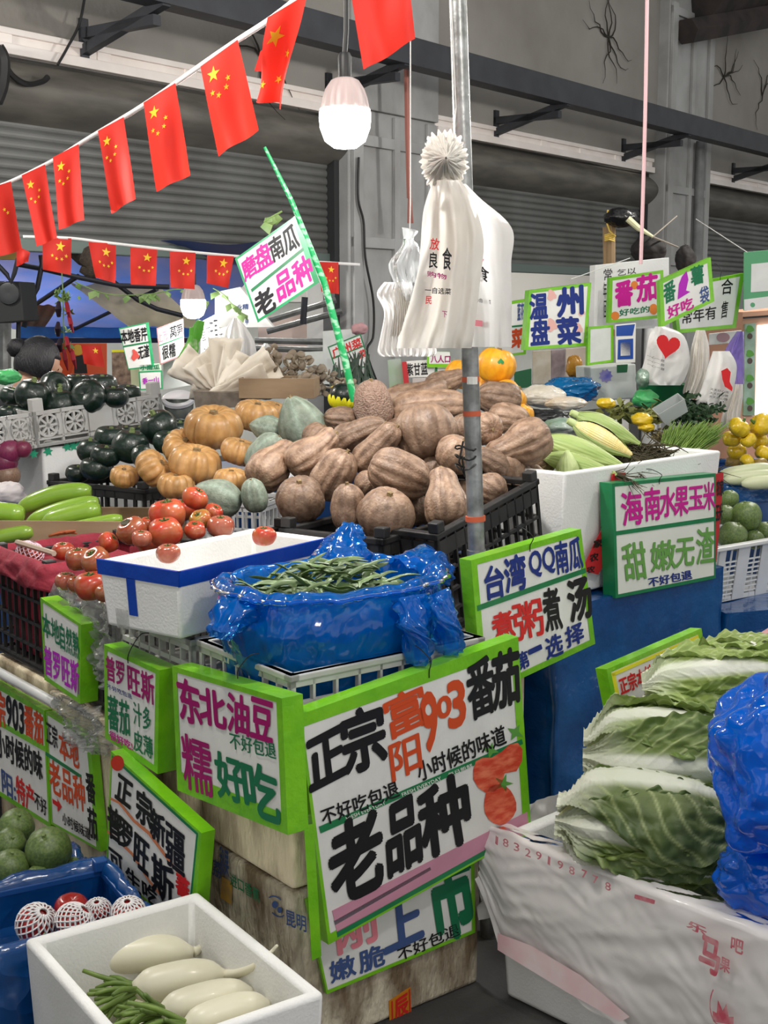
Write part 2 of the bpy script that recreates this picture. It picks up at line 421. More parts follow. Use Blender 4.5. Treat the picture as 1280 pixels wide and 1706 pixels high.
STEEL = mat('dark_blue_grey_steel', (.042, .046, .055), .5, c2=(.03, .032, .04), scale=6, metal=.35)
mb = MB().obox(wp(-5, 2.95, .62), WDIR * 23, WN * .012, Z * .16).obox(wp(-5, 2.95, .5), WDIR * 23, WN * .12, Z * .014).obox(wp(-5, 3.10, .5), WDIR * 23, WN * .12, Z * .014)
struct('trim_7', mb, STEEL, smooth=False)
for k, s in enumerate((-1.3, .55, 2.5, 4.45, 6.5, 8.9, 11)):
    mb = MB().obox(wp(s, 2.86, 0), WDIR * .05, WN * .55, Z * .05).obox(wp(s, 2.76, 0), WDIR * .05, WN * .02, Z * .2)
    mb.add([wp(s, 2.78, .02), wp(s, 2.83, .02), wp(s, 2.99, .62), wp(s, 2.94, .62), wp(s + .05, 2.78, .02), wp(s + .05, 2.83, .02), wp(s + .05, 2.99, .62), wp(s + .05, 2.94, .62)],
           [(0, 1, 2, 3), (7, 6, 5, 4), (0, 4, 5, 1), (1, 5, 6, 2), (2, 6, 7, 3), (3, 7, 4, 0)])
    struct('trim_%d' % (8 + k), mb, STEEL, smooth=False)
# roof over the wall, with a dark sloping brace
struct('ceiling', MB().obox(wp(-8, 5.6, -3), WDIR * 30, WN * 5.2, Z * .15), mat('dark_roof_boards', (.06, .05, .047), .9, c2=(.03, .026, .026), scale=2), smooth=False)
mb = MB()
a, b = wp(7.6, 4.25, .12), wp(12.5, 5.5, .55)
mb.tube([a, b], .30, 4); mb.tube([wp(7.3, 3.95, .2), wp(9.6, 4.5, .5)], .12, 6)
struct('trim_15', mb, mat('rusty_dark_brace', (.05, .036, .034), .8, c2=(.02, .018, .018), scale=5), smooth=False)
# inside the half-open shops: back wall, pale ceiling
INW = mat('shop_back_wall', (.5, .52, .5), .8, c2=(.4, .42, .41), scale=2)
struct('wall_north', slab(-6, 30, 0, 2.6, -4.2, -4.1), INW, smooth=False)
struct('ceiling_shop', slab(3.7, 16, 2.35, 2.4, -4.1, -.3), mat('white_shop_ceiling', (.8, .8, .78), .7), smooth=False)
struct('wall_north_upper', slab(-6, 16, 1.58, 2.58, -4.1, -4.05), mat('white_upper_wall', (.86, .85, .82), .6), smooth=False)  # white strip put on the wall so the opening shows bright
GALV = mat('galvanised_pipe', (.33, .34, .34), .38, c2=(.22, .225, .22), scale=18, metal=.75, bump=.08)
for k, (z, o) in enumerate(((2.02, -1.6), (1.9, -2.7), (2.18, -.9))):
    struct('trim_%d' % (16 + k), MB().tube([wp(3.7, z, o), wp(7.6, z, o)], .03, 8), GALV)
# conduit on the pillar
mb = MB().tube([wp(7.78, 1.45, .16), wp(7.78, 3.05, .16)], .045, 10)
tag(mb.build('conduit_pipe', mat('grey_conduit', (.24, .25, .25), .5, c2=(.15, .16, .16), scale=8)), 'grey conduit pipe running down the face of the far pillar', 'pipe')
def cable(pts, r, m, label, n=40, name='cable', cat='cable'):
    return tag(MB().tube([V(p) for p in cat_spline([tuple(p) for p in pts], n)], r, 6).build(name, m), label, cat)
BLK = mat('black_rubber', (.012, .012, .013), .5)
pc = Plane(wp(0, 0, .07), WDIR)
cable([pc.hit(598, 262), pc.hit(597, 330), pc.hit(606, 370), pc.hit(609, 430), pc.hit(622, 500), pc.hit(622, 560), pc.hit(612, 590), pc.hit(640, 665)], .009, BLK,
      'black cable hanging loose down the grey pillar behind the hanging white bags')
cable([pc.hit(142, -10), pc.hit(132, 40), pc.hit(112, 80), pc.hit(96, 108)], .007, BLK, 'thin black cable dropping over the pale head strip of the wide shutter')
cable([pc.hit(-5, 75), pc.hit(6, 100), pc.hit(20, 125), pc.hit(45, 140), pc.hit(70, 136), pc.hit(80, 128)], .014, BLK, 'thick black cable end curling beside the wide shutter')
cable([pc.hit(-4, 78), pc.hit(6, 100), pc.hit(4, 140), pc.hit(-6, 170)], .03, BLK, 'thick coil of black hose at the edge over the wide shutter')
pl = Plane(at(1076, 200, 4.2), (1, 0, 0))
cable([pl.hit(1079, -40), pl.hit(1075, 200), pl.hit(1068, 440)], .0062, mat('pink_cord', (.62, .40, .42), .7), 'faded pink hanging string dropping to the tomato sign', 8, 'pink_string', 'string')
pl = Plane(wp(0, 0, .3), WDIR)
mb = MB().tube([pl.hit(676, 40), pl.hit(679, 220), pl.hit(682, 330)], .018, 6)
for k in range(5): mb.tube([pl.hit(681 + k, 330), pl.hit(680 + 2 * k, 372)], .005, 4)
tag(mb.build('hanging_strap', mat('faded_red_strap', (.42, .16, .13), .7)), 'faded red hanging strap in front of the grey pillar', 'strap')
# ---------------------------------------------------------------- builders: foam boxes, crates, tarps
FOAM = mat('white_foam', (.80, .80, .79), .75, c2=(.72, .72, .70), scale=5, bump=.15, bscale=160)
FOAMD = mat('weathered_foam', (.80, .69, .49), .85, c2=(.17, .105, .05), scale=6, detail=9, bump=.9, bscale=30, lo=.46, hi=.68, stretch=(1.6, 1.6, .7))
FOAMG = mat('rough_grey_foam', (.68, .61, .47), .9, c2=(.17, .12, .07), scale=7, detail=9, bump=1.0, bscale=55, lo=.42, hi=.62, stretch=(1.5, 1.5, .6))
GREYP = mat('light_grey_plastic', (.50, .50, .49), .45, c2=(.40, .39, .37), scale=6, detail=5)
BLACKP = mat('black_plastic', (.012, .012, .013), .45, c2=(.03, .029, .028), scale=8)
WHITEP = mat('white_plastic', (.68, .69, .69), .4, c2=(.58, .585, .58), scale=5)
BLUEF = film('blue_plastic_film', (.0, .20, .78), .52, .12, .8, 17, tint=(.22, .62, .90), sheen=.16)
CLEARF = film('clear_plastic_film', (.55, .56, .55), .62, .22, .5, 26, tint=(.93, .93, .93), sheen=.05)
MILKF = film('milky_plastic_film', (.88, .85, .84), .20, .13, .38, 8, tint=(.97, .96, .96), sheen=.045, tl_=.22)
def frame_of(u):
    u = V((u[0], u[1], 0)).normalized(); return u, V((-u.y, u.x, 0))
def hollow(mb, p, u, v, a, b, h, t, taper=.0, m=0, floor=None):
    """open box: corner p, edges a along u and b along v, height h, wall t; the foot is smaller by taper each side"""
    p = V(p); f = t if floor is None else floor
    def ring(ins, z):
        return [p + u * ins + v * ins + Z * z, p + u * (a - ins) + v * ins + Z * z, p + u * (a - ins) + v * (b - ins) + Z * z, p + u * ins + v * (b - ins) + Z * z]
    vs = ring(taper, 0) + ring(0, h) + ring(t, h) + ring(t + taper, f)
    fs = [(3, 2, 1, 0)] + [(r * 4 + i, r * 4 + (i + 1) % 4, r * 4 + 4 + (i + 1) % 4, r * 4 + 4 + i) for r in range(3) for i in range(4)] + [(12, 13, 14, 15)]
    if u.cross(v).z < 0: fs = [q[::-1] for q in fs]
    return mb.add(vs, fs, m)
def foam_box(label, p, u, a, b, h, t=.022, taper=.012, m=FOAM, name='foam_box', root=None, vdir=None, shut=False, bev=.008):
    u, v = frame_of(u)
    if vdir is not None: v = V(vdir)
    p = V(p); c = p + u * a / 2 + v * b / 2
    r = thing(name, label, 'box', c)
    mb = MB()
    if shut: mb.obox(p, u * a, v * b, Z * h)
    else: hollow(mb, p, u, v, a, b, h, t, taper)
    mb.build('body', m, r, smooth=True, bevel=bev, seg=3)
    return r
def lattice(mb, p, e, h, n, z, rails, ribs, rw=.006, holes=None):
    """openwork crate side from p along e (vector), outward normal n, thickness z"""
    L = e.length; d = e / L
    for z0, z1 in rails: mb.obox(p + Z * z0, e, -n * z, Z * (z1 - z0))
    for k in range(ribs + 1):
        x = L * k / ribs
        mb.obox(p + d * min(max(x - rw / 2, 0), L - rw), d * rw, -n * z, Z * h)
def crate(label, p, u, a, b, h, m, rails=None, ribs=(14, 9), name='plastic_crate', rim=.016, vdir=None, t=.01, posts=True, cut=0, tilt=None, group=None):
    """stacking crate: four openwork sides, rim, floor panel, corner posts; cut: how far the middle of the long sides is cut down"""
    u, v = frame_of(u)
    if vdir is not None: v = V(vdir)
    p = V(p); c = p + u * a / 2 + v * b / 2
    r = thing(name, label, 'crate', c, group)
    rails = rails or [(0, .02), (h * .45, h * .45 + .008), (h - .03, h)]
    cs = [p, p + u * a, p + u * a + v * b, p + v * b]
    cc = c
    for i in range(4):
        q, e = cs[i], cs[(i + 1) % 4] - cs[i]
        n = e.cross(Z).normalized()
        if n.dot(q + e / 2 - cc) < 0: n = -n
        mb = MB(); lattice(mb, q, e, h, n, t, rails, ribs[i % 2]); mb.build('side_panel', m, r, smooth=False)
    mb = MB()
    for i in range(4):
        q, e = cs[i], cs[(i + 1) % 4] - cs[i]; n = e.cross(Z).normalized()
        if n.dot(q + e / 2 - cc) < 0: n = -n
        d = e.normalized()
        mb.obox(q + n * .004 - d * .004 + Z * (h - rim), e + d * .008, -n * (t + .012), Z * rim)
    mb.build('rim', m, r, smooth=False, bevel=.003)
    MB().obox(p + Z * .004, u * a, v * b, Z * .008).build('floor_panel', m, r, smooth=False)
    if posts:
        for i in range(4):
            q = cs[i]; d = (cc - q); d.z = 0; d.normalize()
            MB().box(q + d * .022 + Z * (h + .012), (.03, .03, .026), Matrix.Rotation(math.atan2(u.y, u.x), 3, 'Z')).build('corner_post', m, r, smooth=False, bevel=.003)
    return r
def tarp_table(label, p, u, a, b, h, m, seed=0, vdir=None, name='covered_table', drop=.0):
    """table block under a tarpaulin that hangs to the ground in folds"""
    u, v = frame_of(u)
    if vdir is not None: v = V(vdir)
    p = V(p); c = p + u * a / 2 + v * b / 2
    r = thing(name, label, 'table', c)
    cs = [p, p + u * a, p + u * a + v * b, p + v * b]
    per = [0]
    for i in range(4): per.append(per[-1] + (cs[(i + 1) % 4] - cs[i]).length)
    T = per[-1]
    def side(s, z, out):
        s = (s % 1) * T
        i = max(k for k in range(4) if per[k] <= s + 1e-9); e = (cs[(i + 1) % 4] - cs[i]).normalized()
        n = e.cross(Z).normalized()
        q = cs[i] + e * (s - per[i])
        if n.dot(q - c) < 0: n = -n
        return q + n * out + Z * z
    def fn(s, t):
        z = h * (1 - t) + .004
        fo = (.012 + .05 * t) * (nz((s * T * 2.2, 3, seed), 1.4) + .6 * nz((s * T * 6, t * 1.5, seed + 4), 1.2)) + .012 * nz((s * T * 9, t * 6, seed), 1)
        return side(s, z, fo * min(1, t * 4) + .012 * t)
    mb = MB().grid(fn, 120, 16, cu=True)
    mb.build('tarpaulin_skirt', m, r, angle=180)
    def top(x, y):
        return p + u * a * x + v * b * y + Z * (h + .004 + .006 * nz((x * a * 5, y * b * 5, seed), 1))
    MB().grid(top, 24, 14).build('tarpaulin_top', m, r, angle=180)
    MB().obox(p + u * .03 + v * .03 + Z * (h - .04), u * (a - .06), v * (b - .06), Z * .035).build('table_board', mat('plywood_board', (.3, .22, .14), .7), r, smooth=False)
    for x, y in ((.05, .05), (a - .09, .05), (a - .09, b - .09), (.05, b - .09)):
        MB().obox(p + u * x + v * y, u * .04, v * .04, Z * (h - .04)).build('leg', GALV, r, smooth=False)
    return r
TARPD = mat('dark_blue_tarpaulin', (.006, .045, .16), .35, c2=(.004, .03, .11), scale=4, bump=.35, bscale=9, coat=.15)
TARPB = mat('bright_blue_sheet', (.004, .085, .27), .22, c2=(.003, .05, .19), scale=5, bump=.9, bscale=14, coat=.4)
# ---------------------------------------------------------------- tables
C0 = V((-.181, 2.447, 0))
WP = V((-WD.y, WD.x, 0))
tarp_table('long table under a dark blue tarpaulin carrying the heap of tan pumpkins', (-.22, 3.25, 0), WD, 1.55, .45, .70, TARPD, 1, vdir=WP)
tarp_table('table under a blue tarpaulin carrying the white foam box of corn', V((.46, 3.42, 0)), (.71, .71), .86, .36, .70, TARPB, 7)
tarp_table('low blue covered table carrying the white perforated basket', V((1.10, 4.11, 0)), (.95, .31), 1.0, .34, .53, TARPB, 8)
tarp_table('covered table far behind the corn with greens and yellow peppers', V((.62, 4.62, 0)), (1, .10), 2.2, .75, .80, TARPD, 9)
tarp_table('low covered table beneath the bottle gourds and the dark squash crate', V((-1.75, 4.0, 0)), (1, 0), 1.44, .70, .70, TARPD, 11)
tarp_table('covered table at the back with mushrooms and white sheets on it', V((-.78, 4.95, 0)), (1, .12), 1.3, .65, .85, TARPD, 13)
# ---------------------------------------------------------------- the corner stack of foam boxes
sl = Plane(C0 + V((-.79, -.613, 0)) * .0, VV)                        # left-hand face of the stack
sr = Plane(C0, U)                                                    # right-hand face
fb = foam_box('weathered foam box with stained sides and an orange label, bottom of the corner stack', C0, U, .50, .36, .355, m=FOAMG, vdir=VV, shut=True, bev=.012)
lb = sr.shifted(.0015)
MB().prism([lb.hit(*p) for p in ((648, 1668), (684, 1644), (688, 1745), (652, 1770))], -sr.n * .001).build('orange_label', mat('orange_label', (.55, .2, .01), .5), fb, smooth=False)
mb = MB(); write(mb, lb, '辰', (657, 1668), (679, 1653), (658, 1702), 0, .03, .0012)
for q in (((652, 1668), (654, 1667), (657, 1768), (655, 1769)), ((681, 1648), (683, 1647), (686, 1746), (684, 1747))): mb.add([lb.hit(*p, .0012) for p in q], [(0, 1, 2, 3)])
mb.build('lettering', ink('r'), fb, smooth=False)
fb = foam_box('grimy foam box printed in blue and green, upper one of the corner stack', C0 + Z * .36, U, .50, .36, .30, m=FOAMD, vdir=VV, shut=True, bev=.012)
fb2 = foam_box('grimy foam box beneath the grey crate of the boxed tomatoes', C0 + VV * .375, U, .50, .36, .66, m=FOAMD, vdir=VV, shut=True, bev=.012)
l2 = sl.shifted(.004)
mb = MB()
for s_, a_, b_, c_ in (('昆明', (478, 1515), (511, 1527), (479, 1541)), ('欣荔', (343, 1423), (369, 1437), (343, 1450)), ('和果', (367, 1408), (382, 1417), (368, 1455))):
    mb = MB(); write(mb, l2, s_, a_, b_, c_, 0, .02); mb.build('print', ink('n'), fb, smooth=False)
mb = MB()
for a in (0.6, 3.7):
    mb.add([l2.hit(461 + 16 * math.cos(a + k * .3) * (1 if j else .86), 1510 + 17 * math.sin(a + k * .3) * (1 if j else .86) + 7 * math.cos(a + k * .3)) for j in (0, 1) for k in range(6)],
           [(k, k + 1, 7 + k, 6 + k) for k in range(5)])
mb.add([l2.hit(x, y) for x, y in ell(458, 1507, 5, 6)], [tuple(range(18))]); mb.add([l2.hit(x, y) for x, y in ell(466, 1516, 4, 5)], [tuple(range(18))])
mb.build('print', ink('n'), fb, smooth=False)
mb = MB(); write(mb, l2, '进口香蕉', (384, 1452), (433, 1482), (385, 1474), 0, .012); mb.build('print', ink('g'), fb, smooth=False)
MB().add([l2.hit(*p) for p in ((370, 1460), (387, 1470), (386, 1508), (367, 1495))], [(0, 1, 2, 3)]).build('sticker', mat('worn_orange_sticker', (.6, .32, .03), .6, c2=(.4, .25, .08), scale=30), fb, smooth=False)
# grey crates on the stack
def grey_crate(label, p, u, a, b, h, vdir):
    return crate(label, p, u, a, b, h, GREYP, [(0, .018), (h * .5, h * .5 + .012), (h - .026, h)], (9, 7), vdir=vdir, t=.012, posts=False, rim=.014)
grey_crate('light grey plastic crate under the blue bag of beans', C0 + Z * .662 + U * .003 + VV * .003, U, .50, .355, .138, VV)
grey_crate('light grey plastic crate half hidden under the blue-taped tomato box', C0 + VV * .385 + Z * .664 - U * .0, U, .50, .34, .130, VV)
# blue-taped foam box
e1 = V((.58, .815, 0)).normalized(); e2 = V((-e1.y, e1.x, 0)); PB = V((-.432, 2.705, .802))
tb = foam_box('white foam tomato box edged with blue tape on the grey crates', PB, e1, .52, .25, .150, t=.02, taper=.012, vdir=e2)
BT = mat('blue_tape', (.006, .06, .42), .3, c2=(.005, .045, .34), scale=12, bump=.15, bscale=50)
mb = MB()
ins = .0015
def tq(mb, s0, s1, z0, z1, face):                                     # tape patch on a tapered outer face: s along the edge, z heights
    for q in (0,):
        pts = []
        for s, z in ((s0, z0), (s1, z0), (s1, z1), (s0, z1)):
            i = .012 * (1 - z / .15) - ins
            pts.append(PB + (e1 * s + e2 * i if face == 0 else e2 * s + e1 * i) + Z * z)
        mb.add(pts, [(0, 1, 2, 3)])
tq(mb, -.002, .522, .118, .151, 0); tq(mb, -.002, .252, .118, .151, 1); tq(mb, .135, .162, .035, .12, 1)
mb.obox(PB - e1 * .0015 - e2 * .0015 + Z * .1505, e1 * .523, e2 * .008, Z * .001); mb.obox(PB - e1 * .0015 - e2 * .0015 + Z * .1505, e1 * .008, e2 * .253, Z * .001)
mb.build('blue_tape', BT, tb, smooth=False)
mb = MB(); tq(mb, .165, .205, -.0, .045, 1); mb.build('clear_tape', CLEARF, tb, smooth=False)
# crates behind, left of the stack
lt = C0 + VV * .80
foam_box('grimy foam box low down behind the small green and purple sign', C0 + VV * .76, U, .30, .40, .50, m=FOAMD, vdir=VV, shut=True)
crate('dark crate lined with clear film and heaped with tomatoes', C0 + VV * .77 + Z * .505 + U * .03, U, .30, .38, .27, BLACKP, vdir=VV)
def lined(mb, p, u, v, a, b, h, over, seed, amp=.012, slack=.0):
    """plastic liner bunched over the rim of a crate: inside wall, rim, outside flap"""
    cs = [p, p + u * a, p + u * a + v * b, p + v * b]; c = p + u * a / 2 + v * b / 2
    per = [0]
    for i in range(4): per.append(per[-1] + (cs[(i + 1) % 4] - cs[i]).length)
    T = per[-1]
    def fn(s, t):
        d = (s % 1) * T; i = max(k for k in range(4) if per[k] <= d + 1e-9); e = (cs[(i + 1) % 4] - cs[i]).normalized(); n = e.cross(Z).normalized()
        q = cs[i] + e * (d - per[i])
        if n.dot(q - c) < 0: n = -n
        f = d - per[i]; L = per[i + 1] - per[i]
        k = amp * (nz((s * T * 8, t * 3, seed), 2.2) + .7 * nz((s * T * 22, t * 5, seed), 1.5))
        if t < .4: z = h - (1 - t / .4) * h * .6; o = -.016
        elif t < .55: z = h + .012 * math.sin((t - .4) / .15 * PI) + .004; o = -.016 + (t - .4) / .15 * .03
        else: z = h - (t - .55) / .45 * (over + slack * nz((s * T * 5, 1, seed), 1)); o = .014 + .012 * (t - .55) / .45
        return q + n * (o + k) + Z * (z + k * .7)
    return mb.grid(fn, 140, 16, cu=True)
tag(lined(MB(), C0 + VV * .77 + Z * .505 + U * .03, U, VV, .30, .38, .275, .16, 3, .012, .06).build('plastic_liner', CLEARF, angle=180), 'crinkled clear plastic liner bunched over the rim of the dark tomato crate', 'plastic liner')
# black crate with the red cloth liner
RC = C0 + VV * 1.17 + Z * .53 + U * .01
foam_box('stained foam box under the black crate with the red liner', C0 + VV * 1.18, U, .40, .36, .52, m=FOAMD, vdir=VV, shut=True)
crate('tall black openwork crate with a red cloth liner turned over its rim', RC, U, .40, .36, .29, BLACKP, [(0, .02), (.06, .068), (.125, .133), (.19, .198), (.26, .29)], (8, 8), vdir=VV)
REDC = mat('dark_red_cloth', (.30, .02, .04), .8, c2=(.22, .014, .03), scale=10, bump=.5, bscale=40)
rr = lined(MB(), RC, U, VV, .40, .36, .293, .055, 8, .010, .03).build('red_cloth_liner', REDC, angle=180, solid=.004)
tag(rr, 'dark red cloth liner rolled over the rim of the tall black crate', 'liner')
tag(MB().obox(RC + U * .03 + VV * .03 + Z * .012, U * .34, VV * .30, Z * .255).build('red_cloth_sack', REDC, smooth=False, bevel=.02), 'dark red cloth sack filling the tall black openwork crate', 'sack')
q = RC + Z * .318
tag(MB().tube([q + U * .05 + VV * .31, q + U * .06 + VV * .08], .008, 6).build('wooden_stick', mat('pale_wood', (.45, .36, .28), .7)), 'short pale wooden stick lying on the rim of the red-lined crate', 'stick')
# cardboard box of gourds
CARD = mat('brown_cardboard', (.36, .25, .15), .8, c2=(.30, .20, .12), scale=6, stretch=(1, 1, 4))
foam_box('brown cardboard box heaped with pale green bottle gourds', (-1.45, 4.05, .708), (1, -.05), .78, .30, .14, t=.006, taper=0, m=CARD, name='cardboard_box', bev=.002)
# white pipe rail over the wall boards and film at its foot
p5 = sl.shifted(.03)
tag(MB().tube([p5.hit(-40, 1098), p5.hit(92, 1172)], .014, 10).build('white_pipe', WHITEP), 'white plastic pipe from which the two joined tomato boards hang', 'pipe')
# ---------------------------------------------------------------- black pumpkin crates, tilted rims
BRL = [(0, .02), (.05, .058), (.10, .108), (.155, .163), (.20, .24)]
PCB = V((-.005, 3.07, .715))
crate('black openwork crate at the foot of the pumpkin heap under the round ones', PCB, WD, .50, .30, .245, BLACKP, BRL, (12, 8), vdir=WP)
c2p = V((.155, 3.10, .715)); c2u = V((.62, .785, 0)).normalized(); c2v = V((-c2u.y, c2u.x, 0))
cr2 = crate('black openwork crate with tan pumpkins, tilted up beside the corn box past the pole', c2p, c2u, .46, .30, .262, BLACKP, BRL, (12, 8), vdir=c2v)
foam_box('stained foam box standing under the tilted black crate behind the pole', V((c2p.x, c2p.y, 0)) + c2u * .01 + c2v * .02, c2u, .38, .26, .71, m=FOAMD, vdir=c2v, shut=True)
cr2.matrix_basis = Matrix.Translation(c2p) @ Matrix.Rotation(R(-11), 4, c2v) @ Matrix.Translation(-c2p) @ cr2.matrix_basis
tag(MB().obox(c2p + c2u * .34 + c2v * .02, c2u * .10, c2v * .26, Z * .06).build('wooden_block', mat('plywood_board', (.3, .22, .14), .7), smooth=False), 'wooden block propping up the tilted black crate', 'block')
crate('black openwork crate of grey-green squash behind the blue-taped box', PCB + WP * .36, WD, .45, .27, .16, BLACKP, [(0, .02), (.05, .058), (.10, .108), (.125, .16)], (10, 8), vdir=WP)
crate('black openwork crate of dark squash beside the bottle gourds', (-1.20, 4.63, .708), V((.8, -.5, 0)), .46, .30, .19, BLACKP, [(0, .02), (.05, .058), (.10, .108), (.15, .19)], (10, 8))
crate('translucent pale crate wedged beneath the orange pumpkins', (-.72, 4.30, .708), V((.9, -.3, 0)), .34, .26, .17, WHITEP, None, (10, 8))
# pole
pole = thing('steel_pole', 'grey galvanised steel pole standing among the tan pumpkins with bags tied to it', 'pole', (.21, 2.98, 0))
pa, pb_ = at(797, 1000, 2.98), at(763, 0, 2.98)
pd = (pb_ - pa).normalized()
p0 = pa - pd * (pa.z / pd.z); ptop = pb_ + pd * .8
GALV2 = mat('mottled_galvanised_steel', (.36, .37, .37), .38, c2=(.20, .205, .2), scale=30, detail=5, metal=.7, bump=.08)
pm = pa + pd * .28
MB().tube([p0, pa + pd * .12], .0225, 16).build('lower_tube', GALV2, pole)
MB().tube([pa + pd * .10, ptop], .0195, 16).build('upper_tube', GALV2, pole)
RT = mat('orange_red_tape', (.55, .10, .04), .5)
for py in (693, 868, 636):
    q = at(797 - (1000 - py) * .034, py, 2.98); MB().tube([q, q + pd * .012], .0205 if py < 800 else .0234, 16).build('tape_band', RT, pole)
MB().tube([at(787, 640, 2.955), at(787, 628, 2.955)], .012, 8).build('paper_sticker', PAPER, pole)
wr = mat('dark_wire', (.03, .03, .03), .4, metal=.6)
mb = MB()
for k in range(3):
    c = at(776, 745 + 16 * k, 2.97); mb.tube([c + V((.024 * math.cos(a * .5), .024 * math.sin(a * .5), .006 * math.sin(a + k))) for a in range(13)], .0022, 5)
mb.tube([at(772, 735, 2.94), at(765, 770, 2.93), at(775, 795, 2.935), at(770, 760, 2.93)], .0025, 5)
mb.build('wire_tie', wr, pole)
# ---------------------------------------------------------------- corn box and its neighbours
pc_ = Plane(at(1000, 806, 3.62), (.71, .71))
cu_, cv_ = frame_of((.71, .71))
CB = pc_.hit(942, 787); CB.z = .712
cb_end = pc_.hit(1205, 787)
foam_box('white foam box full of corn cobs with a red ribbon round it', CB, cu_, .80, .31, .352, t=.024, taper=.02, vdir=cv_)
RIB = mat('red_printed_ribbon', (.50, .012, .02), .5, c2=(.42, .01, .015), scale=15)
rb = None
r2 = pc_.shifted(.006)
def ribbon(label, poly, txts):
    pts = [r2.hit(*p) for p in poly]
    o = MB().prism(pts, pc_.n * .002).build('red_ribbon', RIB, smooth=False); tag(o, label, 'ribbon')
    mb = MB()
    for s, a, b, c in txts: write(mb, r2, s, a, b, c, 0, .03, .004)
    if txts: mb.build('lettering', ink('k'), o)
    return o
def relocal(o):                                                      # lettering built in world space under a re-origined mesh
    pass
# red ribbons hanging over the corn box
def ribbon2(label, poly, txts):
    pts = [r2.hit(*p) for p in poly]; c = sum(pts, V()) / len(pts)
    t = thing('red_ribbon', label, 'ribbon', V((c.x, c.y, min(p.z for p in pts))))
    MB().prism(pts, pc_.n * .002).build('band', RIB, t, smooth=False)
    mb = MB()
    for s, a, b, c in txts: write(mb, r2, s, a, b, c, 0, .03, .004)
    mb.build('lettering', ink('k'), t, smooth=False)
ribbon2('red ribbon with black characters hanging down the corn box beside the pumpkin sign',
        [(1020, 789), (1042, 787), (1022, 880), (1003, 945), (996, 957), (975, 952), (974, 940), (990, 905), (1008, 870)],
        [('发', (1000, 868), (1010, 866), (999, 880)), ('家', (988, 900), (1003, 897), (987, 913)), ('农', (982, 923), (996, 920), (981, 936)), ('农', (977, 944), (990, 942), (976, 955))])
ribbon2('red ribbon with black characters down the far corner of the corn box', [(1189, 790), (1205, 787), (1200, 860), (1193, 936), (1190, 937)],
        [('农家', (1193, 800), (1204, 799), (1193, 826)), ('玉米', (1192, 840), (1203, 839), (1191, 868))])
# ---------------------------------------------------------------- the signs
S1 = sr.shifted(.053); S2 = sl.shifted(.054)
k, b, m_, g, r_, o_, p_, lg, w_ = 'k', 'b', 'm', 'g', 'r', 'o', 'p', 'lg', 'w'
PINK = mat('dull_pink_paint', (.58, .26, .36), .6, c2=(.5, .22, .31), scale=8)
TOMP = mat('painted_tomato_red', (.6, .05, .02), .6, c2=(.8, .2, .1), scale=26, lo=.4, hi=.7, stretch=(1, 1, 3))
LEAFP = mat('painted_leaf_green', (.10, .32, .05), .6)
def star(cx, cy, r, n=5, rot=0., q=.4):
    return [(cx + (r if i % 2 == 0 else r * q) * math.sin(rot + PI * i / n), cy - (r if i % 2 == 0 else r * q) * math.cos(rot + PI * i / n)) for i in range(2 * n)]
board('big lime-edged tomato sign leaning on the corner stack with heavy black lettering and painted tomatoes', S1,
      [(498, 1192), (862, 1062), (884, 1384), (548, 1572)], .035, [20, 12, 14, 4],
      strips=[('hanging_tape', [(506, 1375), (522, 1372), (535, 1592), (519, 1600)], LIME), ('ribbon_tape', [(531, 1377), (869, 1231), (871, 1239), (534, 1388)], DTAPE), ('pink_band', [(553, 1517), (878, 1352), (880, 1375), (561, 1553)], PINK),
              ('ribbon_tape', [(560, 1552), (882, 1374), (883, 1382), (562, 1561)], DTAPE), ('grey_tape', [(556, 1534), (716, 1444), (718, 1449), (558, 1541)], mat('grey_tape_strip', (.16, .13, .16), .5))],
      shapes=[('painted_tomato', [(788, 1282), (792, 1268), (803, 1262), (818, 1262), (835, 1252), (848, 1240), (862, 1237), (870, 1248), (869, 1268), (860, 1284), (840, 1288), (836, 1305), (824, 1318), (808, 1320), (796, 1312), (788, 1298)], TOMP),
              ('painted_tomato', ell(832, 1340, 27, 34, wob=.03, rot=-.1), TOMP), ('painted_leaf', star(838, 1305, 17, 5, .3, .35), LEAFP), ('painted_leaf', star(817, 1250, 14, 4, .2, .4), LEAFP), ('painted_leaf', star(858, 1220, 15, 4, .5, .4), LEAFP)],
      texts=[('正', (509, 1239), (569, 1207), (517, 1318), k, .045), ('宗', (564, 1196), (633, 1168), (575, 1293), k, .045), ('富', (637, 1168), (700, 1138), (649, 1233), o_, .028), ('阳', (647, 1243), (696, 1220), (654, 1302), o_, .026),
             ('9', (698, 1163), (724, 1149), (706, 1254), o_, .05), ('0', (726, 1166), (749, 1156), (729, 1199), o_, .06), ('3', (744, 1140), (772, 1131), (748, 1213), o_, .05),
             ('番', (774, 1110), (818, 1090), (783, 1201), k, .032), ('茄', (818, 1093), (862, 1078), (822, 1182), k, .045), ('小时候的味道', (692, 1271), (838, 1206), (698, 1303), k, .02), ('不好吃包退', (532, 1349), (660, 1299), (538, 1376), k, .02),
             ('老', (543, 1388), (627, 1342), (557, 1513), k, .045), ('品', (640, 1351), (694, 1321), (648, 1460), k, .05), ('种', (693, 1322), (772, 1284), (707, 1432), k, .045),
             ('FRESH EVERYDAY', (575, 1361), (640, 1333), (577, 1367), w_, 0), ('FRESH EVERYDAY', (668, 1321), (733, 1293), (670, 1327), w_, 0), ('每日新鲜', (745, 1288), (785, 1271), (747, 1294), w_, 0)],
      wire=((714, 1117), (702, 1080)))
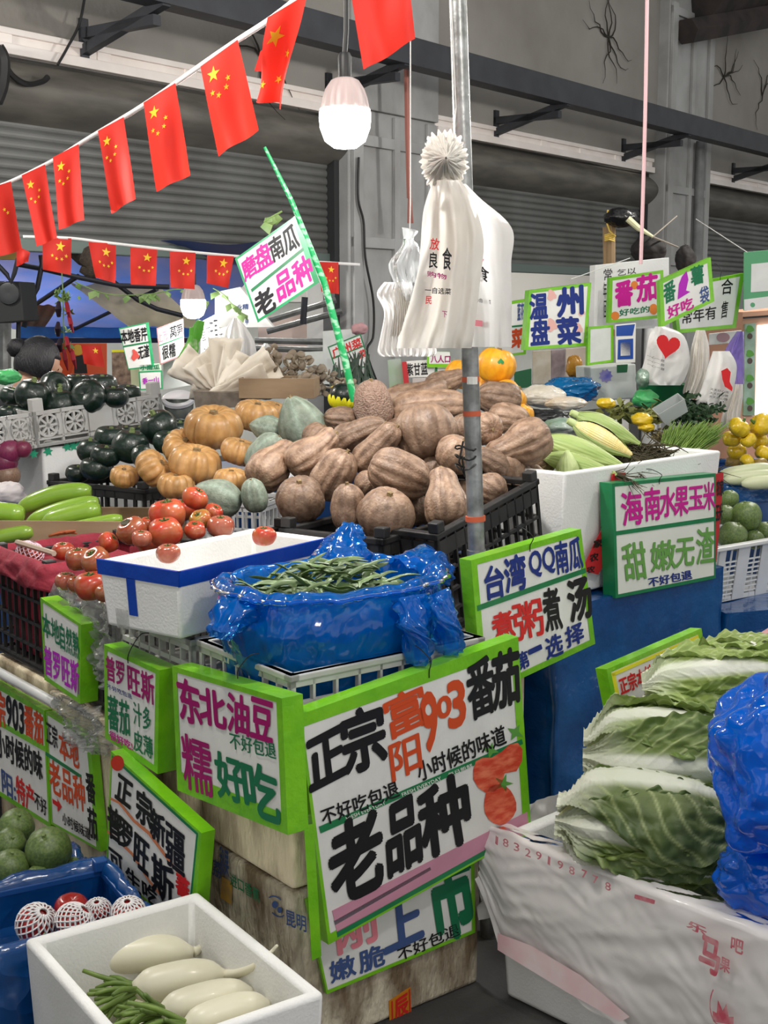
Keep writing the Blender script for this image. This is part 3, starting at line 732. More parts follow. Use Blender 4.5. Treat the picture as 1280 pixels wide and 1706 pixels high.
board('lime-taped oil bean sign in purple and green on the stack below the blue bag', S2, [(288, 1110), (470, 1164), (480, 1390), (297, 1316)], .045, [8, 9, 30, 7],
      texts=[('东', (295, 1127), (331, 1139), (303, 1198), 'dm', .035), ('北', (332, 1143), (375, 1157), (336, 1202), 'dm', .035), ('油', (380, 1153), (415, 1163), (381, 1216), 'dm', .035), ('豆', (420, 1161), (456, 1172), (419, 1226), 'dm', .035),
             ('不好包退', (383, 1219), (460, 1238), (385, 1246), g, .012), ('糯', (302, 1220), (350, 1236), (309, 1312), 'dm', .016), ('好', (357, 1250), (402, 1264), (366, 1326), g, .03), ('吃', (402, 1263), (460, 1284), (412, 1352), g, .03)],
      wire=((398, 1118), (410, 1093)))
board('lime-taped tomato sign with pink, green and blue writing beside the oil bean sign', S2, [(174, 1074), (266, 1117), (263, 1289), (176, 1229)], .045, [7, 6, 9, 5],
      texts=[('普罗', (177, 1091), (207, 1103), (179, 1132), 'dm', .02), ('旺斯', (213, 1105), (257, 1125), (215, 1155), 'dm', .02), ('不好吃包退', (179, 1138), (220, 1156), (181, 1147), b, .012), ('蕃茄', (180, 1156), (216, 1170), (182, 1213), g, .02),
             ('汁多', (223, 1168), (252, 1181), (224, 1206), g, .015), ('皮薄', (223, 1214), (255, 1230), (224, 1249), g, .015), ('很好吃!', (183, 1216), (221, 1236), (185, 1231), 'm', .025)], wire=((215, 1094), (228, 1058)))
board('small lime-taped sign in green and purple hung before the film-lined tomato crate', S2, [(68, 996), (136, 1041), (134, 1172), (75, 1132)], .045, [4, 5, 6, 3],
      texts=[('本地', (71, 1018), (99, 1036), (73, 1058), g, .018), ('自然熟', (100, 1036), (132, 1056), (102, 1080), g, .018), ('普罗', (74, 1074), (100, 1088), (76, 1122), p_, .022), ('旺斯', (103, 1089), (132, 1105), (105, 1141), p_, .022)])
p5b = sl.shifted(.026)
board('wide lime-edged tomato board with black, orange and blue lines of writing under the white pipe', p5b, [(-60, 1107), (74, 1184), (84, 1378), (-60, 1287)], .02, [7, 2, 6, 4],
      strips=[('lime_tape', [(-60, 1166), (76, 1243), (76, 1252), (-60, 1175)], LIME)],
      texts=[('正宗', (-24, 1138), (9, 1157), (-23, 1195), o_, .03), ('903', (11, 1158), (40, 1175), (12, 1206), k, .05), ('番茄', (41, 1171), (72, 1191), (42, 1222), o_, .03),
             ('小时候的味', (-6, 1212), (70, 1254), (-4, 1258), k, .03), ('阳:', (3, 1281), (26, 1299), (5, 1318), 'n', .03), ('特产', (27, 1290), (57, 1312), (29, 1334), r_, .025), ('不好', (58, 1318), (78, 1333), (59, 1345), k, .02)])
board('lime-edged tomato board with orange lettering standing at the edge of the dark gap', p5b, [(77, 1186), (150, 1232), (168, 1418), (86, 1372)], .02, [3, 6, 3, 2],
      strips=[('ribbon_tape', [(77, 1252), (136, 1291), (136, 1297), (77, 1258)], DTAPE)],
      texts=[('正宗', (78, 1200), (96, 1212), (79, 1236), k, .025), ('本地', (98, 1214), (130, 1234), (101, 1262), o_, .02), ('老品种', (81, 1262), (140, 1298), (85, 1318), o_, .02), ('小时候味道', (104, 1352), (150, 1380), (106, 1372), k, .02),
             ('番', (143, 1284), (158, 1293), (146, 1333), k, .03), ('茄', (146, 1342), (161, 1351), (149, 1392), k, .03)],
      shapes=[('arrow', [(88, 1330), (97, 1336), (96, 1330), (104, 1344), (97, 1352), (97, 1344), (89, 1338)], ink('r'))])
S6 = sl.shifted(.085)
board('green-edged slanting tomato sign with bold black lettering behind the radish box', S6, [(186, 1252), (336, 1388), (322, 1568), (178, 1442)], .03, [3, 8, 2, 2], tape=LIME,
      strips=[('ribbon_tape', [(188, 1258), (331, 1388), (330, 1392), (187, 1262)], DTAPE), ('ribbon_tape', [(328, 1391), (331, 1389), (320, 1500), (317, 1500)], DTAPE)],
      shapes=[('painted_tomato', ell(197, 1271, 11, 13), mat('sign_tomato_dab', (.6, .03, .01), .5)),
              ('orange_line', [(185, 1328), (200, 1335), (225, 1365), (250, 1385), (290, 1440), (310, 1466), (309, 1470), (288, 1444), (248, 1390), (223, 1369), (199, 1339), (185, 1332)], mat('orange_brush_line', (.62, .2, .08), .6)),
              ('orange_line', [(180, 1382), (198, 1398), (222, 1420), (250, 1465), (272, 1492), (271, 1496), (249, 1469), (220, 1424), (197, 1402), (180, 1387)], mat('orange_brush_line', (.62, .2, .08), .6))],
      texts=[('正', (198, 1288), (223, 1307), (193, 1328), k, .04), ('宗', (229, 1311), (254, 1330), (228, 1364), k, .04), ('新', (252, 1343), (276, 1362), (252, 1393), k, .035), ('疆', (277, 1367), (309, 1393), (277, 1436), k, .02),
             ('普', (180, 1337), (201, 1353), (182, 1392), k, .035), ('罗', (200, 1358), (221, 1378), (199, 1405), k, .035), ('旺', (226, 1386), (250, 1408), (224, 1437), k, .035), ('斯', (254, 1418), (290, 1450), (254, 1483), k, .03),
             ('可', (183, 1411), (204, 1427), (186, 1449), k, .035), ('生吃', (210, 1440), (262, 1484), (212, 1470), k, .03), ('蕃', (295, 1452), (317, 1468), (294, 1486), r_, .04)])
S7 = Plane(at(784, 933, 2.80), (.65, .76))
board('lime-taped pumpkin sign in blue, red and black hanging in front of the steel pole', S7, [(785, 934), (967, 882), (991, 1072), (804, 1160)], .03, [9, 7, 9, 9],
      strips=[('ribbon_tape', [(794, 1009), (975, 946), (976, 954), (795, 1018)], DTAPE)],
      texts=[('台', (805, 947), (836, 938), (810, 1000), b, .035), ('湾', (838, 932), (872, 921), (843, 989), b, .035), ('QQ', (880, 921), (922, 909), (883, 964), b, .03), ('南瓜', (923, 905), (966, 893), (928, 957), b, .028),
             ('煮', (817, 1025), (852, 1015), (823, 1068), r_, .035), ('粥', (852, 1009), (899, 996), (860, 1068), r_, .022), ('煮', (901, 984), (929, 977), (909, 1052), k, .03), ('汤', (943, 971), (979, 958), (951, 1037), k, .045),
             ('第', (857, 1091), (876, 1082), (864, 1118), b, .03), ('一', (880, 1083), (899, 1074), (882, 1090), b, .1), ('选', (907, 1064), (934, 1053), (911, 1099), b, .03), ('择', (940, 1047), (969, 1034), (944, 1080), b, .03)],
      wire=((882, 908), (876, 880)))
S8 = pc_.shifted(.05)
WH2 = mat('white_sign_card', (.74, .76, .70), .45, c2=(.68, .71, .64), scale=7)
board('white corn sign edged in dark green with pink and green lettering', S8, [(1020, 806), (1192, 789), (1192, 963), (1026, 996)], .04, [5, 2, 5, 4], tape=DTAPE, face=WH2,
      strips=[('ribbon_tape', [(1026, 885), (1191, 861), (1191, 868), (1026, 892)], DTAPE)],
      texts=[('海', (1033, 822), (1067, 817), (1038, 876), m_, .025), ('南', (1073, 815), (1098, 811), (1075, 868), m_, .025), ('水', (1099, 814), (1126, 810), (1099, 862), m_, .025), ('果', (1124, 813), (1147, 810), (1123, 860), m_, .025), ('玉', (1147, 812), (1171, 809), (1147, 849), m_, .028), ('米', (1171, 805), (1190, 802), (1172, 850), m_, .025),
             ('甜', (1035, 908), (1072, 902), (1042, 968), lg, .022), ('嫩', (1083, 905), (1124, 898), (1085, 953), lg, .022), ('无', (1126, 899), (1156, 895), (1126, 945), lg, .025), ('渣', (1160, 882), (1189, 878), (1160, 940), lg, .022),
             ('不好包退', (1079, 963), (1151, 949), (1081, 978), b, .03)], wire=((1098, 798), (1092, 783)))
S9 = sr.shifted(.010)
board('dirty white sign with blue and green strokes low on the corner stack', S9, [(512, 1500), (788, 1360), (791, 1553), (545, 1655)], .007, [2, 5, 5, 2],
      texts=[('刚', (556, 1520), (620, 1494), (564, 1590), 'pk', .03), ('上', (634, 1520), (697, 1490), (641, 1588), 'n', .05), ('市', (705, 1438), (775, 1408), (726, 1572), g, .05),
             ('嫩', (547, 1604), (588, 1588), (552, 1638), 'n', .025), ('脆', (596, 1586), (637, 1570), (600, 1622), 'n', .025), ('不好包退', (660, 1581), (762, 1536), (664, 1602), k, .012)])
S10 = Plane(at(1090, 1100, 3.08), (.71, .71), .12)
YEL = mat('yellow_tape', (.75, .72, .03), .4)
board('lime and yellow edged sign with small red lettering peeping over the cabbages', S10, [(1011, 1115), (1168, 1047), (1177, 1100), (1030, 1210)], .03, [7, 7, 3, 6],
      strips=[('yellow_tape', [(1019, 1121), (1163, 1058), (1164, 1064), (1020, 1127)], YEL), ('yellow_tape', [(1018, 1122), (1024, 1120), (1032, 1160), (1026, 1163)], YEL)],
      texts=[('正宗本地黄皮绿肉', (1029, 1131), (1142, 1079), (1035, 1158), r_, .03), ('甜瓜', (1142, 1079), (1168, 1066), (1146, 1101), k, .035)])
# ---------------------------------------------------------------- pumpkins, squash, tomatoes, gourds
PROF = {
 'flat': [(.0, -.50), (.30, -.62), (.70, -.60), (.97, -.25), (1.0, .08), (.85, .46), (.52, .60), (.22, .52), (.0, .44)],
 'round': [(.0, -.78), (.35, -.84), (.76, -.66), (1.0, -.1), (.93, .38), (.62, .76), (.28, .82), (.0, .74)],
 'oval': [(.0, -1.22), (.32, -1.26), (.78, -1.0), (1.0, -.4), (.98, .25), (.80, .90), (.42, 1.28), (.15, 1.32), (.0, 1.28)],
 'neck': [(.0, -.95), (.32, -1.0), (.78, -.80), (1.0, -.2), (.94, .30), (.74, .78), (.64, 1.15), (.62, 1.5), (.42, 1.78), (.16, 1.84), (.0, 1.80)],
 'long': [(.0, -1.75), (.30, -1.80), (.80, -1.50), (1.0, -.8), (.90, .0), (.80, .8), (.74, 1.4), (.45, 1.80), (.15, 1.86), (.0, 1.82)],
 'point': [(.0, -1.12), (.30, -1.10), (.76, -.80), (1.0, -.2), (.92, .35), (.64, .85), (.30, 1.22), (.10, 1.32), (.0, 1.30)],
 'tomato': [(.0, -.72), (.35, -.76), (.80, -.55), (1.0, -.05), (.92, .40), (.60, .68), (.25, .66), (.0, .56)],
 'ball': [(.0, -.92), (.35, -.90), (.76, -.66), (1.0, 0), (.80, .62), (.40, .88), (.12, .90), (.0, .86)],
}
def fruit(kind, ribs, depth, bend=0., seed=0, lump=.05, seg=52, rings=22, sharp=.5, streak=0.):
    mb = MB(); pr = cat_spline(PROF[kind], rings)
    zmax = max(abs(z) for _, z in pr)
    def fn(a, i, r, z):
        f = 1.0
        if ribs:
            c = abs(math.sin(ribs * a / 2 + seed)); f = 1 - depth * (1 - c) ** (1 / sharp) * min(1, r * 1.6)
        f *= 1 + lump * nz((math.cos(a) * 1.2, math.sin(a) * 1.2, z * 1.1), 1, seed + 1) + lump * .35 * nz((math.cos(a) * 3, math.sin(a) * 3, z * 3), 1.2, seed + 9)
        r2 = max(r, .012) * f
        p = V((r2 * math.cos(a), r2 * math.sin(a), z * (1 + .04 * nz((math.cos(a), math.sin(a), seed)))))
        if bend: p.x += bend * (z / zmax) ** 2 * zmax * .6 + bend * z * .15
        return p
    mb.lathe(pr, seg, fn=fn)
    if streak:
        mb.c = {}
        for i, (r, z) in enumerate(pr):
            for k in range(seg):
                a = 2 * PI * k / seg; q = abs(math.sin(ribs * a / 2 + seed)) if ribs else 1
                v = .80 + .34 * (1 - q) ** 2 + streak * nz((math.cos(a) * 7, math.sin(a) * 7, z * .8), 1, seed) + .16 * nz((math.cos(a) * 1.5, math.sin(a) * 1.5, z * 2), 1, seed + 5)
                mb.c[i * seg + k] = (v, v * (.97 + .05 * (1 - q)), v * (.95 + .10 * (1 - q)))
    return mb
def orient(p, ang, toward, roll, size):
    """matrix: local +z (stem end) leans ang degrees up from the picture's right and toward (-1..1) to the viewer"""
    k = math.sqrt(max(0, 1 - toward * toward)); a = R(ang)
    z = V((math.cos(a) * k, -toward, math.sin(a) * k)).normalized()
    x = z.cross(V((.3, .5, .81))).normalized(); y = z.cross(x)
    m = Matrix((x, y, z)).transposed().to_4x4() @ Matrix.Rotation(roll, 4, 'Z')
    return Matrix.Translation(p) @ m @ Matrix.Diagonal((size, size, size, 1))
TAN = mat('tan_pumpkin_skin', (.37, .245, .165), .5, vcol='Col', c2=(.19, .112, .07), scale=2.6, detail=8, bump=.3, bscale=9, vary=.22, lo=.36, hi=.66)
PALE = mat('warty_pale_tan_skin', (.42, .29, .22), .75, c2=(.30, .19, .14), scale=5, detail=7, bump=1.0, bscale=11, vary=.08)
ORA = mat('orange_pumpkin_skin', (.66, .385, .155), .40, vcol='Col', c2=(.52, .27, .085), scale=2.6, detail=7, bump=.1, bscale=14, vary=.10, coat=.15)
GRN = mat('grey_green_squash_skin', (.32, .38, .30), .6, vcol='Col', c2=(.20, .25, .19), scale=4, detail=7, bump=.2, bscale=12, vary=.12)
YEP = mat('yellow_pumpkin_skin', (.80, .38, .015), .4, c2=(.70, .28, .012), scale=3, detail=5, bump=.08, vary=.06, coat=.15)
KAB = mat('dark_green_squash_skin', (.006, .017, .012), .30, c2=(.015, .034, .022), scale=5, detail=7, bump=.12, bscale=12, vary=.25, coat=.25, lo=.5, hi=.75)
BGR = mat('mottled_green_gourd_skin', (.13, .19, .05), .4, c2=(.075, .12, .035), scale=8, detail=8, bump=.12, bscale=30, vary=.15, lo=.4, hi=.6)
STEM = mat('dry_stem', (.30, .22, .11), .85, c2=(.2, .13, .06), scale=10, bump=.4)
STEMG = mat('pale_green_stem', (.20, .26, .09), .8, c2=(.13, .18, .06), scale=10, bump=.4)
STK = mat('green_sticker', (.01, .22, .05), .4)
PN = {}
KIND = {  # profile, ribs, depth, lump, sharp, skin, stem radius, stem length, name
 'T': ('round', 13, .13, .08, .45, TAN, .09, .10, 'tan_pumpkin'), 'TN': ('neck', 12, .11, .08, .45, TAN, .09, .12, 'tan_pumpkin'), 'TO': ('oval', 12, .13, .08, .45, TAN, .08, .12, 'tan_pumpkin'), 'TL': ('long', 10, .10, .10, .45, TAN, .08, .12, 'tan_pumpkin'),
 'P': ('oval', 8, .05, .10, .45, PALE, .08, .10, 'tan_pumpkin'),
 'O': ('flat', 12, .17, .05, .5, ORA, .12, .10, 'orange_pumpkin'), 'G': ('point', 7, .06, .05, .45, GRN, .07, .06, 'winter_squash'), 'GO': ('oval', 7, .05, .05, .45, GRN, .07, .06, 'winter_squash'),
 'Y': ('round', 14, .08, .04, .5, YEP, .10, .10, 'yellow_pumpkin'), 'K': ('flat', 10, .04, .03, .5, KAB, .11, .12, 'dark_squash'), 'KR': ('round', 10, .03, .03, .5, KAB, .11, .12, 'dark_squash'),
 'B': ('ball', 10, .05, .04, .5, BGR, .07, .10, 'round_green_gourd')}
def pumpkin(kind, px, py, w, Y, ang, tow, label, roll=0., group=None, sticker=None, half=None):
    prof, ribs, dep, lump, sharp, skin, sr_, sl_, name = KIND[kind]
    n = PN[kind] = PN.get(kind, 0) + 1; v = n % 4
    if kind[0] in 'TP': w *= 1.12
    if kind[0] == 'K': w *= 1.18
    p = at(px, py, Y); size = w / 2 * (p - EYE).length / F / 1.0
    M = orient(p, ang, tow, roll + n, size)
    key = kind + str(v)
    if key not in PN:
        bend = (.0, .18, -.14, .28)[v] if prof in ('neck', 'long') else 0.
        mb = fruit(prof, ribs, dep, bend, n * 1.7, lump, sharp=sharp, streak=.20 if kind[0] == 'T' else .16 if kind[0] in 'OG' else 0)
        r = thing(name, label, 'squash' if kind[0] in 'GKB' else 'pumpkin', p, group, M=M)
        body = mb.build('body', skin, r, angle=180, local=True)
        zt = PROF[prof][-1][1]; bx = bend * .6 * zt + bend * zt * .15 if bend else 0
        sm = MB(); L = sl_ * (1.6 if kind == 'KR' else 1)
        sm.lathe([(sr_ * 1.9, zt - .06), (sr_ * 1.3, zt + L * .3), (sr_, zt + L), (sr_ * 1.1, zt + L * 1.5), (sr_ * .5, zt + L * 1.5)], 10, fn=lambda a, i, r, z: V((bx + r * (1 + .2 * math.cos(5 * a)) * math.cos(a), r * (1 + .2 * math.cos(5 * a)) * math.sin(a), z)))
        st = sm.build('stem', STEMG if kind[0] in 'KB' else STEM, r, local=True)
        PN[key] = (r, [body, st])
        o = r
    else:
        r, kids = PN[key]; o = dup(r, kids, M, label, group)
        if group is None and 'group' in o: del o['group']
    if sticker:                                                      # a sticker curved onto the skin, facing the viewer
        d = (EYE - p).normalized(); rt = d.cross(Z).normalized() * -1; up = rt.cross(d)
        c = p + d * size * .985 + rt * sticker[1] * size + up * sticker[2] * size
        mb = MB(); pts = []
        for kk in range(24):
            a = 2 * PI * kk / 24
            if sticker[0] == 'heart': x, y = .16 * math.sin(a) ** 3 * 16 / 16, (13 * math.cos(a) - 5 * math.cos(2 * a) - 2 * math.cos(3 * a) - math.cos(4 * a)) / 16 * .16
            else: q = .15 * (.75 + .25 * math.cos(3 * a)); x, y = q * math.sin(a), q * math.cos(a)
            s2 = V((sticker[1] + x, sticker[2] + y)); dz = math.sqrt(max(0, 1 - s2.length_squared))
            pts.append(p + (d * dz + rt * s2.x + up * s2.y) * size * 1.012)
        mb.add(pts + [p + (d * math.sqrt(1 - sticker[1] ** 2 - sticker[2] ** 2) + rt * sticker[1] + up * sticker[2]) * size * 1.02], [(i, (i + 1) % 24, 24) for i in range(24)])
        inv = M.inverted(); mb.v = [inv @ q for q in mb.v]
        mb.build('heart_sticker' if sticker[0] == 'heart' else 'clover_sticker', STK, o, local=True)
    return o
for a in [
 ('T', 711, 722, 98, 3.62, 100, -.35, 'largest round tan pumpkin, resting high in the middle of the heap beside the pole'),
 ('TL', 716, 680, 62, 4.02, 8, .1, 'long tan pumpkin lying flat across the top of the heap behind the largest one'),
 ('TL', 690, 668, 58, 4.22, 15, .1, 'long dull tan pumpkin at the very back of the heap under the hanging bags'),
 ('TO', 832, 664, 52, 4.08, 170, .1, 'brown oval pumpkin on top of the heap just past the pole under the yellow pumpkins'),
 ('P', 622, 676, 58, 3.98, 95, .2, 'warty pale pinkish pumpkin standing upright at the back of the heap'),
 ('TO', 568, 698, 38, 4.0, 175, .1, 'small tan pumpkin lying level beside the pale warty one'),
 ('TL', 594, 723, 48, 3.75, 30, .15, 'long tan pumpkin lying diagonally between the pale squash and the largest pumpkin'),
 ('TL', 627, 748, 50, 3.58, 48, .15, 'long smooth tan pumpkin propped steeply against the largest round one'),
 ('TO', 665, 790, 72, 3.38, -22, .1, 'big oval tan pumpkin lying on its side above the round one at the crate edge'),
 ('T', 643, 857, 86, 3.20, 80, .35, 'round ribbed tan pumpkin at the crate edge above the blue bag'),
 ('TN', 744, 842, 68, 3.24, 90, -.55, 'tan butternut pumpkin pointing its round base outward beside the pole'),
 ('TO', 580, 846, 54, 3.24, 92, .12, 'upright ribbed tan pumpkin standing at the corner of the black crate'),
 ('T', 613, 806, 42, 3.5, 60, .2, 'small dark tan pumpkin wedged behind the upright ribbed one'),
 ('T', 810, 714, 52, 3.66, 0, .9, 'ribbed tan pumpkin showing its star-shaped end just past the pole'),
 ('T', 776, 712, 46, 3.78, 90, .1, 'tan pumpkin half hidden behind the pole beside the largest one'),
 ('TO', 847, 697, 46, 3.88, -8, .1, 'reddish tan oval pumpkin high on the heap under the lower yellow pumpkin'),
 ('TN', 880, 736, 70, 3.62, 205, .1, 'large smooth tan pumpkin at the corn end of the heap'),
 ('T', 760, 757, 62, 3.5, 60, .2, 'tan ribbed pumpkin tucked behind the wire tie on the pole'),
 ('TO', 815, 772, 46, 3.56, 150, .3, 'striped tan pumpkin beside the pole below the star-ended one'),
 ('T', 843, 776, 58, 3.62, 110, .3, 'round pale tan pumpkin below the large smooth one near the corn'),
 ('T', 818, 816, 52, 3.42, -30, .6, 'tan pumpkin with a dark scar pressed against the pole above the second crate'),
 ('T', 855, 828, 50, 3.52, 75, .55, 'small ribbed tan pumpkin at the rim of the crate past the pole'),
 ('T', 885, 800, 50, 3.66, 80, .5, 'small ribbed tan pumpkin at the crate end beside the corn box'),
 ('T', 904, 766, 42, 3.80, 60, .2, 'little tan pumpkin peeping out beneath the large smooth one by the corn'),
 ('T', 697, 850, 50, 3.42, 90, 0, 'shaded tan pumpkin low in the gap between the round one and the butternut'),
 ('TO', 716, 788, 44, 3.58, 60, 0, 'shaded tan pumpkin in the gap below the largest one'),
 ('TN', 735, 641, 44, 4.42, 30, .1, 'tan pumpkin behind the heap under the yellow pumpkins'),
 ('TN', 448, 782, 66, 3.62, 45, -.72, 'brown necked pumpkin with radiating lines on its outward end'),
 ('TN', 512, 764, 62, 3.60, 32, -.35, 'brownish pink necked pumpkin leaning up beside the rounded brown one'),
 ('T', 501, 832, 74, 3.36, 92, .38, 'round dusky tan pumpkin at the rim of the black crate behind the tomato box'),
 ('TO', 556, 792, 62, 3.52, 60, .1, 'ribbed greyish tan pumpkin above the upright one'),
 ('T', 540, 800, 56, 3.72, 60, 0, 'shaded tan pumpkin deep in the heap behind the greyish one'),
 ('TO', 668, 728, 60, 3.95, 40, 0, 'tan pumpkin buried behind the largest one'),
 ('TO', 660, 838, 50, 3.55, 10, 0, 'tan pumpkin buried behind the round one at the crate edge'),
 ('T', 780, 830, 56, 3.55, 60, 0, 'tan pumpkin in shade behind the pole above the crates'),
 ('T', 530, 730, 50, 3.90, 60, 0, 'tan pumpkin in shade beneath the tall grey-green squash'),
 ('O', 356, 711, 96, 4.30, 88, .28, 'largest orange ribbed pumpkin on top of the orange heap, stem up'),
 ('O', 427, 692, 74, 4.52, 80, .15, 'orange ribbed pumpkin behind the largest one beside the cardboard box'),
 ('O', 458, 687, 50, 4.65, 70, .1, 'small orange pumpkin half hidden behind the tall grey-green squash'),
 ('O', 399, 752, 64, 4.10, 75, .05, 'small upright orange pumpkin below the largest one next to the squash'),
 ('O', 325, 772, 88, 4.10, 80, .15, 'orange ribbed pumpkin lying in front of the largest one'),
 ('O', 306, 746, 70, 4.30, 70, .55, 'orange pumpkin showing its torn brown hollow top'),
 ('O', 256, 780, 66, 4.12, 35, .1, 'deep ribbed orange pumpkin tilted toward the dark squash'),
 ('O', 207, 793, 48, 4.16, 85, .3, 'small tall orange pumpkin at the corner of the dark squash crate'),
 ('O', 294, 808, 62, 4.04, 88, .1, 'orange pumpkin low in the pale translucent crate'),
 ('O', 385, 800, 60, 3.95, 88, .1, 'small orange pumpkin in shade behind the tomatoes'),
 ('G', 505, 712, 84, 4.02, 112, .15, 'tall pointed grey-green squash standing above the others'),
 ('G', 446, 714, 46, 4.12, 168, .0, 'small grey-green squash lying level beside the tall one'),
 ('GO', 442, 757, 58, 3.82, 52, .1, 'pale grey-green squash leaning behind the brown necked pumpkins'),
 ('G', 366, 830, 66, 3.52, 155, .0, 'large dull grey-green squash lying beside the tomatoes'),
 ('GO', 424, 826, 44, 3.50, 100, .2, 'small grey-green squash in shade at the end of the black crate'),
]: pumpkin(*a)
pumpkin('Y', 827, 609, 66, 4.38, 80, .05, 'yellow pumpkin with a green heart sticker on top of the yellow group', sticker=('heart', .22, -.2))
pumpkin('Y', 768, 624, 54, 4.55, 80, .1, 'yellow pumpkin just behind the pole under the hanging bags')
pumpkin('Y', 846, 664, 64, 4.30, 40, .1, 'yellow pumpkin with a green clover sticker low on the heap', sticker=('clover', .05, .1))
pumpkin('Y', 806, 645, 50, 4.50, 80, .1, 'yellow pumpkin squeezed behind the two with stickers')
pumpkin('Y', 868, 690, 44, 4.28, 60, .1, 'yellow pumpkin tucked behind the tan heap by the black bag')
foam_box('pale foam box standing behind the yellow pumpkins', (.24, 4.40, .71), (.9, .3), .34, .2, .35, shut=True)
# dark squash in the two left crates
GK = 'dark squash in the light grey crate'
for a in [('KR', 54, 658, 48, 5.06, 80, .1, 'glossy dark squash with a pale stripe at the crate corner post'), ('K', 20, 659, 34, 5.15, 80, .1, 'dark squash at the outer end of the light grey crate'), ('K', 92, 645, 44, 5.2, 20, .7, 'dark squash with a brown stem facing out at the top of the crate'),
          ('K', 130, 640, 42, 5.3, 88, .1, 'dark squash with a dry stem standing upright at the back of the crate'), ('K', 147, 661, 50, 5.08, -60, -.9, 'dark squash showing its round navel in the middle of the crate'), ('K', 188, 660, 44, 5.14, 85, .1, 'ribbed dark squash beside the one showing its navel'),
          ('K', 170, 640, 42, 5.32, 85, .1, 'dark squash at the back between two others in the grey crate'), ('K', 213, 655, 36, 5.26, 85, .1, 'dark squash in the inner corner beside the jar'), ('KR', 101, 676, 50, 5.09, 88, .1, 'wide dark squash against the crate wall with a faint seam'),
          ('K', 15, 688, 30, 5.06, 85, .1, 'small dark squash low at the outer corner of the grey crate'), ('K', 38, 688, 28, 5.04, 85, .1, 'small dark squash beside the corner post of the grey crate')]: pumpkin(*a)
for a in [('KR', 150, 751, 36, 4.62, 85, .1, 'dark squash at the open end of the black crate below the grey one'), ('K', 185, 728, 46, 4.68, 85, .1, 'dark squash with a stem dimple high in the black crate'), ('K', 176, 758, 42, 4.50, 80, .1, 'dark squash in the middle of the black crate'),
          ('KR', 217, 744, 52, 4.52, 80, .1, 'dark speckled squash beside the deep ribbed orange pumpkin'), ('KR', 265, 712, 52, 4.62, 110, .25, 'dark glossy squash with a pale green stem at the top of the black crate'), ('K', 282, 736, 46, 4.50, 85, .1, 'dark squash resting against the orange pumpkins'),
          ('K', 240, 762, 38, 4.36, 40, .3, 'slim dark squash with a curled green stem before the orange pumpkin'), ('K', 160, 780, 44, 4.50, 85, .1, 'dark squash low against the rim of the black crate'), ('K', 130, 788, 34, 4.58, 85, .1, 'dull dark squash at the corner of the black crate'),
          ('K', 232, 722, 34, 4.78, 85, .1, 'dark squash behind the speckled one'), ('K', 300, 714, 36, 4.75, 85, .2, 'dark squash half hidden behind the largest orange pumpkin'), ('K', 210, 722, 34, 4.8, 85, .1, 'dark squash at the back of the black crate')]: pumpkin(*a)
# round green gourds: low crate at the stack's foot and the white basket
for a in [('B', 27, 1378, 58, 3.04, 70, .4, 'round green gourd at the back of the low crate with its stem up'), ('B', 16, 1406, 52, 2.97, 60, .6, 'round green gourd between the others at the crate edge'), ('B', 18, 1448, 62, 2.90, 80, .2, 'round green gourd cut by the frame edge, lowest in the crate'),
          ('B', 81, 1417, 74, 2.93, 95, .45, 'large round green gourd nearest the blue liner'), ('B', 122, 1442, 26, 2.95, 95, .45, 'tiny green gourd in the corner of the blue liner'), ('B', 64, 1462, 40, 2.88, 95, .45, 'small green gourd sunk between the larger ones')]: pumpkin(*a)
for a in [('B', 1244, 860, 50, 4.46, 100, .1, 'glossy round green gourd on top in the white basket'), ('B', 1221, 893, 48, 4.38, 70, .2, 'largest green gourd at the near corner of the white basket'), ('B', 1209, 858, 34, 4.48, 80, .2, 'green gourd behind the corn box edge in the basket'),
          ('B', 1257, 899, 32, 4.42, 80, .2, 'small dark green gourd low in the white basket'), ('B', 1216, 831, 30, 4.56, 80, .2, 'green gourd highest behind the red ribbon'), ('B', 1275, 886, 34, 4.5, 80, .2, 'green gourd at the frame edge in the white basket')]: pumpkin(*a)
